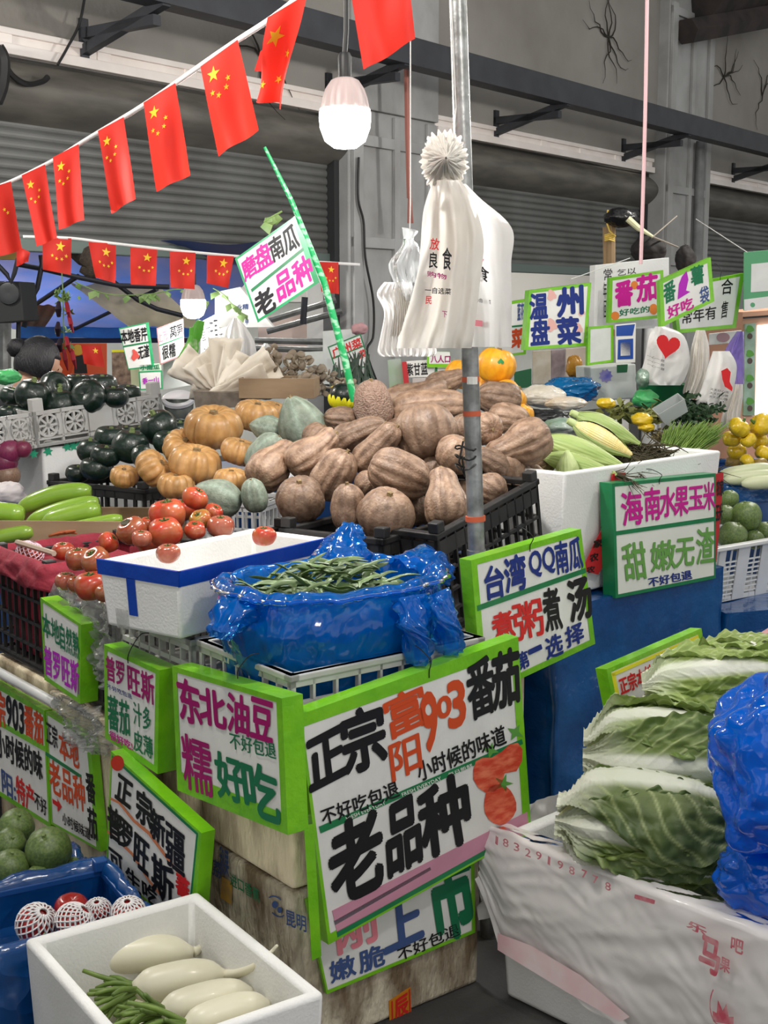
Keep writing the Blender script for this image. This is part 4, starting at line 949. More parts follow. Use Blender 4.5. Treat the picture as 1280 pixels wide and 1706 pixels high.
# tomatoes
TOM = mat('tomato_red_skin', (.44, .035, .018), .28, c2=(.40, .10, .035), scale=1.4, detail=2, vary=.12, coat=.2)
TOB = mat('brownish_tomato_skin', (.32, .062, .028), .2, c2=(.30, .115, .05), scale=1.6, detail=2, vary=.10, coat=.2)
TOG = mat('greenish_tomato_skin', (.30, .22, .04), .22, c2=(.42, .10, .03), scale=1.4, detail=2, coat=.4)
TOP_ = mat('pinkish_tomato_skin', (.42, .13, .075), .22, c2=(.36, .075, .04), scale=1.5, detail=2, vary=.1, coat=.4)
APP = mat('deep_red_skin', (.36, .012, .012), .25, c2=(.28, .02, .015), scale=3, coat=.4)
SCAR = mat('dark_scar', (.05, .045, .02), .8); CALY = mat('green_calyx', (.06, .12, .025), .7)
def tomato(px, py, w, Y, ang, tow, label, skin=TOM, ribs=5, dep=.10, sq=1., name='tomato', cat='tomato', mark=None, net=None):
    p = at(px, py, Y); size = w / 2 * (p - EYE).length / F
    M = orient(p, ang, tow, px * .37, size) @ Matrix.Diagonal((1, 1, sq, 1))
    r = thing(name, label, cat, p, M=M)
    fruit('tomato', ribs, dep, 0, px * .21, .09, 32, 14, .6).build('body', skin, r, angle=180, local=True)
    mb = MB()
    if mark == 'scar':
        mb.lathe([(.02, .60), (.16, .66), (.30, .705), (.40, .69), (.42, .66)], 18, fn=lambda a, i, r2, z: V((r2 * (1 + .3 * math.sin(3 * a)) * math.cos(a) + .12, r2 * .7 * math.sin(a), z + .015))).build('scar', SCAR, r, local=True)
    elif skin is not APP:
        for q in range(5):
            a = q * 2 * PI / 5; mb.tube([V((.04 * math.cos(a), .04 * math.sin(a), .60)), V((.2 * math.cos(a), .2 * math.sin(a), .70)), V((.36 * math.cos(a), .36 * math.sin(a), .66 + .06 * (q % 2)))], [.05, .045, .008], 5)
        mb.tube([V((0, 0, .56)), V((.02, .03, .82))], .05, 6)
        mb.build('calyx', CALY, r, local=True)
    if net:
        mb = MB(); nn, vv = 16, 9
        for k in range(nn):
            for s in (1, -1):
                pts = []
                for j in range(vv + 1):
                    t = j / vv; th = PI * (.06 + net[0] * t); a = 2 * PI * (k + s * j * .5) / nn
                    rr = 1.06 * math.sin(th) ** .8; pts.append(V((rr * math.cos(a), rr * math.sin(a), -.86 * math.cos(th))))
                mb.tube(pts, .05, 4, cap=False)
        mb.build('foam_net', net[1], r, local=True)
    return r
for a in [
 (281, 858, 64, 3.26, 95, .1, 'big lobed red tomato with a heart-shaped top in the heap behind the taped box', TOM, 3, .22, 1.05), (325, 830, 44, 3.34, 60, .1, 'red tomato crowning the heap beside the grey-green squash', TOM, 3, .2), (334, 866, 38, 3.22, 110, .5, 'greenish unripe tomato in the red heap', TOG),
 (356, 853, 32, 3.3, 60, .3, 'small red tomato behind the greenish one', TOM), (368, 877, 46, 3.2, 90, .1, 'pale red tomato at the inner end of the heap', TOP_), (220, 884, 52, 3.16, 120, .35, 'brown-red tomato with a rough dark scar on its shoulder', TOB, 4, .08, 1, 'tomato', 'tomato', 'scar'),
 (276, 886, 60, 3.14, 95, .1, 'wide lobed red tomato resting on the far rim of the taped box', TOM, 4, .16), (325, 883, 36, 3.16, 90, .3, 'small red tomato with a dark stem end beside the wide lobed one', TOM), (247, 874, 32, 3.3, 90, .1, 'red tomato in shade between the scarred and lobed ones', TOM),
 (181, 903, 36, 3.16, 40, .1, 'red tomato pressed against the corner of the taped box', TOM), (131, 931, 46, 3.2, 95, .1, 'brownish tomato on top of the heap in the film-lined crate', TOB), (160, 934, 50, 3.10, 115, .4, 'brownish tomato with a dark stem end on the film-lined crate', TOB),
 (110, 968, 36, 3.2, 90, .1, 'pinkish tomato nearest the red-lined crate', TOP_), (129, 973, 34, 3.14, 90, .1, 'tomato squeezed beside the large shiny one', TOB), (152, 976, 58, 3.04, 95, .1, 'large shiny red tomato at the rim of the film-lined crate', TOM, 4, .07), (176, 988, 36, 2.98, 90, .1, 'brownish tomato touching the side of the taped box', TOB), (236, 897, 34, 3.08, 90, .1, 'tomato half hidden behind the near wall of the taped box', TOP_),
 (178, 958, 34, 3.14, 90, .1, 'dark tomato in shade behind the corner of the taped box', TOB), (305, 850, 44, 3.42, 90, .1, 'red tomato at the back of the heap under the crowning one', TOM), (250, 905, 46, 3.22, 90, .1, 'red tomato low behind the far rim of the taped box', TOM),
 (280, 922, 40, 2.85, 90, .1, 'peach-brown tomato lying inside the taped box by its wall', TOP_), (440, 893, 40, 3.06, 90, .1, 'single red tomato inside the taped box at the bag end', TOM),
 (105, 918, 36, 3.62, 90, .1, 'red tomato behind the red cloth rim', TOM)]: tomato(*a)
NETP = mat('pink_foam_net', (.70, .55, .62), .8); NETW = mat('white_foam_net', (.78, .76, .76), .8)
tomato(50, 921, 42, 3.66, -110, .1, 'red tomato wrapped in a pale pink foam net in the red-lined crate', TOM, 4, .06, 1, 'tomato', 'tomato', None, (.72, NETP))
tomato(61, 1539, 60, 2.58, 60, .3, 'round fruit wholly wrapped in a white foam net at the end of the blue crate', APP, 0, 0, 1.1, 'netted_fruit', 'fruit', None, (.9, NETW))
tomato(120, 1516, 56, 2.64, 90, .1, 'bare deep red fruit behind the netted ones in the blue crate', APP, 4, .04, 1.1, 'netted_fruit', 'fruit')
tomato(124, 1536, 58, 2.55, -130, .1, 'deep red fruit half out of its white foam net in the blue crate', APP, 0, 0, 1.05, 'netted_fruit', 'fruit', None, (.62, NETW))
tomato(163, 1519, 42, 2.62, 90, .3, 'small netted fruit in shade in the blue crate', APP, 0, 0, 1.1, 'netted_fruit', 'fruit', None, (.9, NETW))
tomato(214, 1520, 50, 2.52, 90, .3, 'netted fruit just showing over the rim of the radish box', APP, 0, 0, 1.05, 'netted_fruit', 'fruit', None, (.9, NETW))
# bottle gourds
GOU = mat('pale_green_gourd_skin', (.27, .44, .05), .25, c2=(.20, .36, .035), scale=5, detail=5, bump=.05, vary=.08, coat=.35)
def gourd(pts, w, Y, label, dy=(0, 0, 0)):
    n = len(pts); P = [at(x, y, Y + d) for (x, y), d in zip(pts, dy)]
    rr = w / 2 * Y / F
    c = [V(q) for q in cat_spline([tuple(q) for q in P], 24)]
    rad = [rr * (.18 + .82 * min(1, (math.sin(PI * min(1, (i + .6) / 7) / 2)))) * (1 if i < 18 else max(.35, math.cos((i - 18) / 6 * 1.05))) * (.86 + .14 * i / 24) for i in range(25)]
    r = thing('bottle_gourd', label, 'gourd', (c[12].x, c[12].y, min(q.z for q in c) - rr))
    MB().tube(c, rad, 20).build('body', GOU, r, angle=180)
    d = (c[0] - c[1]).normalized()
    MB().tube([c[0] - d * .004, c[0] + d * .02, c[0] + d * .03 + Z * .004], [rr * .2, rr * .16, rr * .18], 8).build('stem', STEMG, r)
gourd([(28, 849), (90, 824), (152, 818)], 33, 4.28, 'pale green gourd at the back of the cardboard box, curving under the white foam box')
gourd([(44, 872), (100, 850), (165, 836)], 30, 4.20, 'pale green gourd second from the back in the cardboard box')
gourd([(70, 872), (120, 858), (168, 849)], 36, 4.12, 'thick pale green gourd at the centre of the cardboard box')
gourd([(98, 884), (150, 874), (204, 864)], 24, 4.06, 'slender green gourd reaching toward the dark crate')
gourd([(-40, 852), (0, 853), (40, 858)], 36, 4.15, 'thick gourd at the frame edge with its rounded end showing')
gourd([(-40, 876), (-5, 877), (28, 884)], 22, 4.08, 'thin gourd below the thick one at the frame edge')
gourd([(-30, 902), (12, 892), (56, 885)], 28, 4.04, 'pale gourd lying lowest over the cardboard rim at the frame edge')
tag(MB().tube([at(82, 893, 4.02), at(100, 888, 4.0), at(118, 886, 4.0), at(128, 889, 4.01)], [.004, .008, .007, .003], 6).tube([at(95, 892, 4.01), at(110, 886, 3.99), at(126, 884, 4.0)], [.003, .006, .003], 6).build('dry_chilli', mat('dried_chilli_red', (.42, .10, .03), .7)), 'shrivelled orange-red chilli on the cardboard rim below the gourds', 'chilli')
# ---------------------------------------------------------------- blue bag of flat beans
def bag_wall(mb, c, u, v, a, b, zs, seed, wr=.012, nu=150, nv=40, sq=2.6):
    """bag standing on c: zs = [(t, scale, z)] profile up the outside, over the rim and down inside"""
    pr = cat_spline(zs, nv)
    def fn(s, t):
        th = 2 * PI * s; sc, z = pr[min(int(t * nv + .5), nv)][:2]
        ct, st = math.cos(th), math.sin(th)
        x = math.copysign(abs(ct) ** (2 / sq), ct) * a; y = math.copysign(abs(st) ** (2 / sq), st) * b
        dg = ct * 5 - z * 26 * (1 if st < 0 else -1); k = wr * (nz((ct * 3, st * 3, z * 9), 1.6, seed) + .9 * (.5 - abs(nz((dg, st * 5, z * 7), 1.1, seed + 11))) * min(1, t * 4) + .8 * abs(nz((ct * 7, st * 7, z * 14 + ct * 4), 1.3, seed + 3)) + .5 * nz((ct * 16, st * 16, z * 30), 1.0, seed + 5))
        rimk = .020 * nz((ct * 2.4, st * 2.4, seed), 1.5) + .010 * nz((ct * 7, st * 7, seed), 1.3)
        return c + (u * x + v * y) * (sc + k * 4) + Z * (z + rimk * max(0, (t - .3)))
    return mb.grid(fn, nu, nv, cu=True)
BC = C0 + U * .235 + VV * .185 + Z * .676
bag = thing('plastic_bag', 'crinkled blue plastic bag of flat beans standing in the grey crate', 'bag', BC)
mb = bag_wall(MB(), BC, U, VV, .238, .170, [(.84, .0), (.93, .02), (.97, .09), (1.03, .150), (1.06, .19), (1.0, .225), (.99, .250), (1.07, .262), (1.08, .252), (1.0, .272), (.90, .262), (.84, .22), (.80, .16)], 2, .010)
mb.build('body', BLUEF, bag, angle=180)
def ruffle(pts, r, seed, m, parent, name, seg=26, amp=.35):
    mb = MB(); c = cat_spline([tuple(p) for p in pts], 18); n = len(r) - 1
    def fn(s, t):
        i = min(int(t * 18 + .5), 18); p = V(c[i]); q = V(c[min(i + 1, 18)]) - V(c[max(i - 1, 0)]); q.normalize()
        sd = q.cross(Z).normalized(); o = q.cross(sd); f = t * n; j = min(int(f), n - 1); rr = r[j] + (r[j + 1] - r[j]) * (f - j)
        a = 2 * PI * s; k = 1 + amp * nz((math.cos(a) * 2.5, math.sin(a) * 2.5, t * 6), 1.2, seed) + amp * .5 * math.sin(7 * a + 5 * t)
        return p + (sd * math.cos(a) * 1.25 + o * math.sin(a) * .75) * rr * k
    mb.grid(fn, seg, 18, cu=True)
    return mb.build(name, m, parent, angle=180)
ruffle([BC - U * .20 + VV * .0 + Z * .22, BC - U * .27 - VV * .03 + Z * .225, BC - U * .31 - VV * .05 + Z * .19], [.05, .035, .02], 3, BLUEF, bag, 'tied_ear')
ruffle([BC + U * .21 + VV * .03 + Z * .23, BC + U * .29 + VV * .03 + Z * .25, BC + U * .33 + VV * .02 + Z * .21], [.05, .045, .03], 5, BLUEF, bag, 'tied_ear')
ruffle([BC + U * .12 + VV * .14 + Z * .24, BC + U * .15 + VV * .16 + Z * .29, BC + U * .18 + VV * .17 + Z * .33], [.06, .04, .02], 7, BLUEF, bag, 'tied_ear')
ruffle([BC + U * .13 - VV * .185 + Z * .24, BC + U * .14 - VV * .205 + Z * .19, BC + U * .15 - VV * .205 + Z * .115], [.03, .032, .026], 11, BLUEF, bag, 'hanging_handle')
ruffle([BC + U * .06 - VV * .185 + Z * .24, BC + U * .06 - VV * .205 + Z * .19, BC + U * .065 - VV * .205 + Z * .105], [.03, .032, .022], 13, BLUEF, bag, 'hanging_handle')
BEAN = mat('flat_bean_green', (.13, .20, .065), .45, c2=(.075, .13, .045), scale=14, vary=.25)
mb = MB()
mb.grid(lambda s, t: BC + (U * math.cos(2 * PI * s) * .205 + VV * math.sin(2 * PI * s) * .14) * min(1, t * 1.6) * (1 + .06 * nz((math.cos(2 * PI * s) * 3, math.sin(2 * PI * s) * 3, t * 8), 1.5)) * (1 if t > .62 else 1) + Z * (.215 + .03 * nz((t * 4, s * 9, 1), 1.5) if t < .62 else .215 - (t - .62) / .38 * .205), 60, 20, cu=True)
tag(mb.build('packed_beans', BEAN, angle=180), 'dense mass of flat green beans filling the blue bag', 'beans', kind='stuff')
rnd = random.Random(11)
def pod_mesh():
    L = .062
    pts = [V((L * (2 * i / 10 - 1), .012 * math.sin(i / 10 * PI * 1.3), .003 * math.sin(i))) for i in range(11)]
    mb = MB(); vs = []
    for i, p in enumerate(pts):
        w = .0072 * math.sin(PI * (i + .35) / 10.7) ** .5 if 0 < i < 10 else .0012
        w *= 1 + .10 * math.sin(i * 2.4)
        for k in range(6):
            a = 2 * PI * k / 6; vs.append(p + V((0, math.cos(a) * w, math.sin(a) * w * .42)))
    fs = [(i * 6 + k, i * 6 + (k + 1) % 6, i * 6 + 6 + (k + 1) % 6, i * 6 + 6 + k) for i in range(10) for k in range(6)] + [tuple(range(6))[::-1], tuple(60 + k for k in range(6))]
    return mb.add(vs, fs)
pod = None
for i in range(64):
    x, y = rnd.uniform(-.17, .12), rnd.uniform(-.095, .105)
    if (x / .19) ** 2 + (y / .12) ** 2 > 1: x *= .6; y *= .6
    pos = BC + U * x + VV * y + Z * (.245 + .035 * max(0, 1 - (x / .12) ** 2 - (y / .1) ** 2) + rnd.uniform(-.01, .012))
    M = Matrix.Translation(pos) @ Matrix.Rotation(rnd.gauss(.35, .6), 4, 'Z') @ Matrix.Rotation(rnd.gauss(0, .28), 4, 'Y') @ Matrix.Rotation(rnd.uniform(-.8, .8), 4, 'X') @ Matrix.Diagonal((rnd.uniform(.8, 1.25),) * 3 + (1,))
    if pod is None:
        pod = pod_mesh().build('flat_bean', BEAN, base=(0, 0, 0)); tag(pod, 'flat green bean pod on top of the open blue bag', 'bean', 'flat beans in the blue bag'); pod.matrix_basis = M
    else: dup(pod, [], M)
# ---------------------------------------------------------------- cabbage box with film
CX = V((.24, 2.692, 0)); cl = V((.693, -.721, 0)); cs_ = V((.721, .693, 0))
foam_box('white foam box of cabbages standing on the floor wrapped in milky film', CX + Z * .002, cs_, .37, .80, .375, t=.03, taper=.02, vdir=cl, bev=.012)
cf = Plane(CX, cl)
def film_fn(s, t):
    L = -.03 + .86 * s
    w = .007 * nz((L * 4, t * 2.5, 1), 1.6) + .007 * (.4 - abs(nz((L * 9 + t * 7, t * 2.5 - L * 2, 2), 1.2))) + .004 * (.3 - abs(nz((L * 20 - t * 9, t * 8, 3), 1)))
    if t < .18: k = t / .18; return CX + cl * L + cs_ * (.055 * (1 - k) - .004) + Z * (.384 + .006 * k + abs(w) * .8)
    k = (t - .18) / .82
    zb = .155 - .165 * s + .03 * nz((L * 9, 1, 7), 1.2) + .10 * max(0, .08 - s) / .08
    z = .388 - k * (.388 - max(zb, .01))
    return CX + cl * L - cs_ * (.010 + .010 * math.sin(PI * k) + w + .012 * (k > .96)) + Z * z
mb = MB().grid(film_fn, 110, 60)
def film2(s, t):                                                     # wraps round the short end
    w = .008 * nz((s * 5, t * 5, 9), 1.6) + .006 * nz((s * 14, t * 12, 12), 1)
    return CX + cs_ * (.30 * s - .012) - cl * (.036 - .006 * math.sin(PI * t) + w) + Z * (.392 - t * (.22 + .05 * s))
mb.grid(film2, 40, 30)
flm = thing('plastic_film', 'milky plastic film with red print draped over the cabbage box', 'plastic film', (CX.x, CX.y, .03))
mb.build('sheet', MILKF, flm, angle=180)
REDP = mat('faded_red_print', (.52, .08, .12), .5, c2=(.6, .3, .32), scale=40)
pf = cf.shifted(.0)
def fw(s, tl, tr, bl, bold=.02, off=.042):
    mb = MB(); write(mb, pf, s, tl, tr, bl, 0, bold, off); mb.build('print', REDP, flm, smooth=False)
digs = '18329198778'; dx = [(850, 1391), (864, 1395), (882, 1402), (901, 1411), (919, 1416), (937, 1424), (955, 1431), (974, 1440), (995, 1446), (1013, 1455), (1034, 1466)]
for ch, (x, y) in zip(digs, dx): fw(ch, (x - (2 if ch == '1' else 4), y - 8), (x + (2 if ch == '1' else 5), y - 5), (x - (3 if ch == '1' else 4), y + 5), .015)
fw('一', (1082, 1480), (1110, 1488), (1081, 1486), .1); fw('乐', (1168, 1520), (1200, 1535), (1165, 1533), .03); fw('马', (1190, 1545), (1222, 1560), (1185, 1598), .05)
fw('吧', (1240, 1548), (1260, 1556), (1238, 1570), .03); fw('果', (1222, 1580), (1238, 1588), (1220, 1602), .03)
mb = MB()
for kk in range(12):
    a0, a1 = PI * .55 + kk * .18, PI * .55 + (kk + 1) * .18
    mb.add([pf.hit(1222 + 22 * q * math.cos(a), 1662 + 38 * q * math.sin(a), .036) for q, a in ((1, a0), (1, a1), (.92, a1), (.92, a0))], [(0, 1, 2, 3)])
mb.build('print', REDP, flm, smooth=False)
mb = MB().add([pf.hit(x, y, .036) for x, y in ((1206, 1690), (1205, 1672), (1212, 1676), (1214, 1654), (1222, 1672), (1228, 1660), (1232, 1682), (1240, 1682), (1240, 1696))], [tuple(range(9))]); mb.build('print', REDP, flm, smooth=False)
mb = MB().add([pf.hit(x, y, .033) for x, y in ((846, 1546), (900, 1566), (985, 1616), (1066, 1684), (1050, 1692), (962, 1644), (882, 1596), (846, 1574))], [tuple(range(8))]); mb.build('print', mat('pink_smudge', (.78, .50, .53), .4, c2=(.82, .70, .70), scale=9), flm, smooth=False)
# cabbages
CAB = mat('cabbage_leaf', (1, 1, 1), .5, c2=(.86, .9, .8), scale=9, vcol='Col', bump=.25, bscale=50, trans=.18)
def cabbage(label, butt, tip, rad, leaves, seed):
    ax = (tip - butt); L = ax.length; ax.normalize()
    toC = (EYE - (butt + tip) / 2); e1 = (toC - ax * toC.dot(ax)).normalized(); e2 = ax.cross(e1)
    if e2.z < 0: e2 = -e2
    r = thing('chinese_cabbage', label, 'cabbage', (((butt + tip) / 2).x, ((butt + tip) / 2).y, min(butt.z, tip.z) - rad))
    def rp(v): return rad * cat_spline([(.14,), (.78,), (.96,), (1.0,), (.98,), (.92,), (.78,), (.60,)], 40)[min(40, max(0, int(v * 40)))][0]
    core = MB()
    core.lathe([(max(.004, rp(v) * .86 if 0 < v < 1 else .01), v * L * .93) for v in [i / 20 for i in range(21)]], 24, fn=lambda a, i, q, z: butt + ax * z + (e1 * math.cos(a) + e2 * math.sin(a)) * q * (1 + .05 * math.sin(5 * a + seed)))
    for i in range(len(core.v)): core.c = core.c or {}; core.c[i] = (.55, .62, .34)
    core.build('head', CAB, r, angle=180)
    for li, (phi, spread, off, green, ln) in enumerate(leaves):
        p0 = R(phi); sp = R(spread); sd = seed * 3 + li
        W_, G1, G2 = (.74, .75, .66), tuple(.55 * a + .45 * b for a, b in zip((.34, .42, .11), green)), green
        def ribw(v): return .40 * (1 - v) ** 1.1 + .035
        def vein(u, v):
            s = abs(u); q = (v * 9 - s * 4.2 * (.5 + v * .6) + 10.3 + .5 * nz((u * 2, v * 3, sd), 1)) % 1.0
            return max(0, 1 - abs(q - .5) / .13) * min(1, s * 5) * (1 - .4 * s)
        def fn(a, v):
            u = 2 * a - 1; s = abs(u)
            wd = sp * (.40 + .60 * min(1, v * 1.7)) * (1 - .25 * max(0, v - .8) / .2)
            ph = p0 + u * wd
            k = rp(min(v, 1)) + off + .004
            k += .010 * rad / .09 * (1 - min(1, s / ribw(v))) * (1 - v)         # midrib stands proud
            cr = max(0, s - ribw(v) * .8)
            k += cr * (.022 * nz((u * 5, v * 8, sd), 1.2) + .010 * nz((u * 12, v * 18, sd), 1)) + .0026 * vein(u, v)
            k += max(0, s - .72) * .05 * nz((u * 3, v * 16, sd + 2), 1.2) + max(0, v - .85) * .18 * nz((u * 6, v * 4, sd + 4), 1.1)
            if s > .7: k += (s - .7) * .05
            x = v * L * ln + .010 * nz((u * 4, 2, sd), 1) * v
            return butt + ax * (x - .004) + (e1 * math.cos(ph) + e2 * math.sin(ph)) * k
        def col(a, v):
            u = 2 * a - 1; s = abs(u); w = ribw(v)
            t = min(1, max(0, (s - w * .75) / .14)) * min(1, max(0, v * 3.2 - .25 + s * .5))
            g = min(1, s * .8 + v * .55 + .25 * nz((u * 4, v * 6, sd), 1))
            c = [p + (q - p) * max(0, g) for p, q in zip(G1, G2)]
            c = [p + (q - p) * t for p, q in zip(W_, c)]
            vv = .75 * vein(u, v) * t
            return tuple(p + (q - p) * vv for p, q in zip(c, (.52, .58, .28)))
        MB().grid(fn, 84, 84, cols=col).build('leaf', CAB, r, angle=180)
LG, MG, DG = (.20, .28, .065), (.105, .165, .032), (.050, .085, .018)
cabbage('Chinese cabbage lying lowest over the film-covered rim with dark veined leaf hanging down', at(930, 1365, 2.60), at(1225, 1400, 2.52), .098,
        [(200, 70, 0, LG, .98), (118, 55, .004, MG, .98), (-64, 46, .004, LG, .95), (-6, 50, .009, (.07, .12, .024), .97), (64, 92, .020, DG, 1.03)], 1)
cabbage('Chinese cabbage in the middle of the pile with its broad white rib facing out', at(975, 1255, 2.74), at(1250, 1268, 2.68), .094,
        [(200, 70, 0, LG, .98), (125, 60, .004, MG, 1.0), (-66, 50, .004, LG, .98), (60, 62, .011, (.13, .20, .04), 1.0), (-12, 60, .021, MG, 1.03), (100, 36, .019, LG, .92)], 2)
cabbage('pale frilly Chinese cabbage at the top of the pile below the small red-lettered sign', at(1075, 1150, 2.92), at(1310, 1135, 2.84), .074,
        [(200, 70, 0, LG, .98), (130, 60, .003, LG, 1.0), (-50, 60, .004, LG, .98), (30, 70, .008, (.24, .33, .08), 1.03), (85, 45, .010, (.26, .35, .09), .98)], 3)
cabbage('Chinese cabbage furthest back of the pile showing only crinkled green top', at(1150, 1118, 3.05), at(1360, 1098, 2.98), .060, [(40, 80, .004, LG, 1.0), (100, 60, .006, LG, 1.0)], 4)
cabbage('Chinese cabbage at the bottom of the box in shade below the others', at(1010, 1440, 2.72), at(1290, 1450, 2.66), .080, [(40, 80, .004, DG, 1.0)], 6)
PNK = mat('dusty_pink_board', (.50, .27, .27), .7)
pk = [at(1196, 1098, 3.12), at(1290, 1040, 3.3), at(1290, 1066, 3.1), at(1215, 1100, 3.02)]
tag(MB().prism(pk, V((0, 0, -.02))).build('pink_board', PNK, smooth=False), 'dusty pink board edge slanting above the top cabbage', 'board')
# blue bag over the cabbages
def crinkle(label, c, rx, ry, rz, seed, m, name='plastic_bag', amp=.22, cat='bag', seg=90, rings=60, hf=1.):
    mb = MB()
    def fn(s, t):
        th, ph = 2 * PI * s, PI * (t * .998 + .001); d = V((math.cos(th) * math.sin(ph), math.sin(th) * math.sin(ph), -math.cos(ph)))
        k = 1 + amp * (.7 * nz(d * 1.6, 1, seed) + .45 * abs(nz(d * 3.6, 1, seed + 2)) + hf * .22 * abs(nz(d * 8, 1, seed + 4)) + hf * .10 * nz(d * 16, 1, seed + 6) - .16 * abs(nz(d * 2.6 + V((seed, 0, 0)), 1, seed + 8)) ** .6)
        return c + V((d.x * rx, d.y * ry, d.z * rz)) * k
    mb.grid(fn, seg, rings, cu=True)
    return tag(mb.build(name, m, angle=180), label, cat)
BLUEB = film('bright_blue_bag_film', (.002, .17, .84), .34, .07, .75, 11, tint=(.04, .3, .8), sheen=.17, tl_=.22)
crinkle('large crinkled bright blue bag bulging over the cabbages at the frame edge', at(1395, 1272, 2.30), .225, .18, .205, 3, BLUEB, amp=.30, seg=120, rings=80, hf=.25)
crinkle('small dark blue bag lump below the large blue bag beside the cabbage leaf', at(1275, 1462, 2.34), .088, .08, .075, 8, BLUEB, amp=.35, hf=.3)
# ---------------------------------------------------------------- radish box
RB = V((-.388, 2.577, .0)); ra = V((-.825, -.566, 0)).normalized(); rb_ = V((-ra.y, ra.x, 0)); 
foam_box('white foam box of white radishes on the floor before the corner stack', RB + Z * .002, ra, .371, .50, .30, t=.024, taper=.012, vdir=rb_, bev=.01)
RAD = mat('white_radish_skin', (.72, .69, .55), .38, c2=(.66, .62, .46), scale=5, detail=5, bump=.08, bscale=20, vary=.05, coat=.1)
RADT = mat('radish_leaf_stalk', (.17, .26, .045), .5, c2=(.10, .17, .03), scale=20, vary=.1)
rnd = random.Random(4)
def radish(label, a, bq, w, z, tail):
    p, q = hz(a[0], a[1], z), hz(bq[0], bq[1], z); d = (q - p); L = d.length; d.normalize(); rr = w / 2 * p.y / F
    n = 22; c = [p + d * L * i / n + Z * (.006 * math.sin(PI * i / n)) for i in range(n + 1)]
    rad = [rr * v[0] for v in cat_spline([(.45,), (.88,), (.98,), (1.0,), (1.02,), (.98,), (.80,), (.30,)], n)]
    t = thing('white_radish', label, 'radish', (c[11].x, c[11].y, z - rr))
    MB().tube(c, rad, 24).build('body', RAD, t, angle=180)
    tp = [c[-1]] + [hz(x, y, zz) for x, y, zz in tail]
    MB().tube(cat_spline([tuple(v) for v in tp], 16), [rr * .26 * (1 - i / 17) + .0022 for i in range(17)], 7).build('root', RAD, t, angle=180)
    for k in range(20):
        a0 = rnd.uniform(0, 2 * PI); sd = d.cross(Z); ln = rnd.uniform(.03, .095)
        o = (sd * math.cos(a0) + Z * math.sin(a0))
        s = c[0] + o * rr * .3 * rnd.uniform(.3, 1)
        e = s - d * ln + o * rnd.uniform(.0, .03) + Z * rnd.uniform(-.02, .035) + d.cross(Z) * rnd.uniform(-.045, .045)
        m = (s + e) / 2 + Z * rnd.uniform(-.002, .012)
        MB().tube(cat_spline([tuple(s + d * .01), tuple(m), tuple(e)], 6), [.0058, .0062, .006, .0052, .0048, .0044, .0040], 7).build('leaf_stalk', RADT, t, angle=180)
radish('white radish lying at the back of the foam box with a short curled root', (150, 1602), (322, 1586), 64, .205, [(332, 1581, .205), (342, 1568, .215), (350, 1545, .235)])
radish('white radish second from the back with a long root reaching the box wall', (222, 1650), (376, 1624), 66, .205, [(395, 1622, .225), (420, 1612, .260), (446, 1592, .288), (462, 1575, .314)])
radish('white radish in the middle of the foam box half under its neighbour', (266, 1690), (422, 1654), 66, .21, [(430, 1652, .21), (440, 1650, .2)])
radish('white radish fourth from the back of the foam box', (306, 1716), (450, 1674), 66, .215, [(458, 1672, .21), (466, 1672, .2)])
radish('white radish frontmost in the foam box cut by the frame edge', (330, 1752), (490, 1712), 66, .215, [(500, 1710, .21), (510, 1708, .2)])
tag(MB().obox(RB + ra * .05 + rb_ * .06 + Z * .03, ra * .27, rb_ * .38, Z * .13).build('radish_layer', RAD, smooth=False, bevel=.03), 'lower layer of white radishes hidden beneath those on show', 'radish', kind='stuff')
# blue lined crates beside it
NAVY = crinkled(mat('navy_plastic_liner', (.004, .06, .22), .2, c2=(.003, .04, .16), scale=5, coat=.3), 14, .8)
APc = V((-.635, 2.825, .0)); aa = V((-.87, -.49, 0)).normalized(); ab = V((-aa.y, aa.x, 0))
crate('blue plastic crate of netted fruit between the radish box and the slanting sign', APc + Z * .002, aa, .43, .31, .245, mat('blue_plastic', (.01, .07, .26), .4), None, (10, 5), vdir=ab)
ap = thing('plastic_liner', 'dark blue plastic liner folded over the crate of netted fruit', 'plastic liner', APc)
lined(MB(), APc + Z * .002, aa, ab, .43, .31, .252, .18, 21, .007, .05).build('sheet', NAVY, ap, angle=180)
MB().obox(APc + aa * .01 + ab * .01 + Z * .02, aa * .41, ab * .29, Z * .14).build('bottom_pad', NAVY, ap, smooth=False)
GPc = V((-.775, 3.05, 0))
crate('low blue crate of round green gourds below the wide tomato boards', GPc + Z * .002, aa, .46, .20, .17, MATS['blue_plastic'], None, (10, 5), vdir=ab)
gp = thing('plastic_liner', 'dark blue plastic liner in the low crate of round green gourds', 'plastic liner', GPc)
lined(MB(), GPc + Z * .002, aa, ab, .46, .20, .19, .12, 31, .012, .05).build('sheet', NAVY, gp, angle=180)
MB().obox(GPc + aa * .01 + ab * .01 + Z * .02, aa * .44, ab * .18, Z * .14).build('bottom_pad', NAVY, gp, smooth=False)
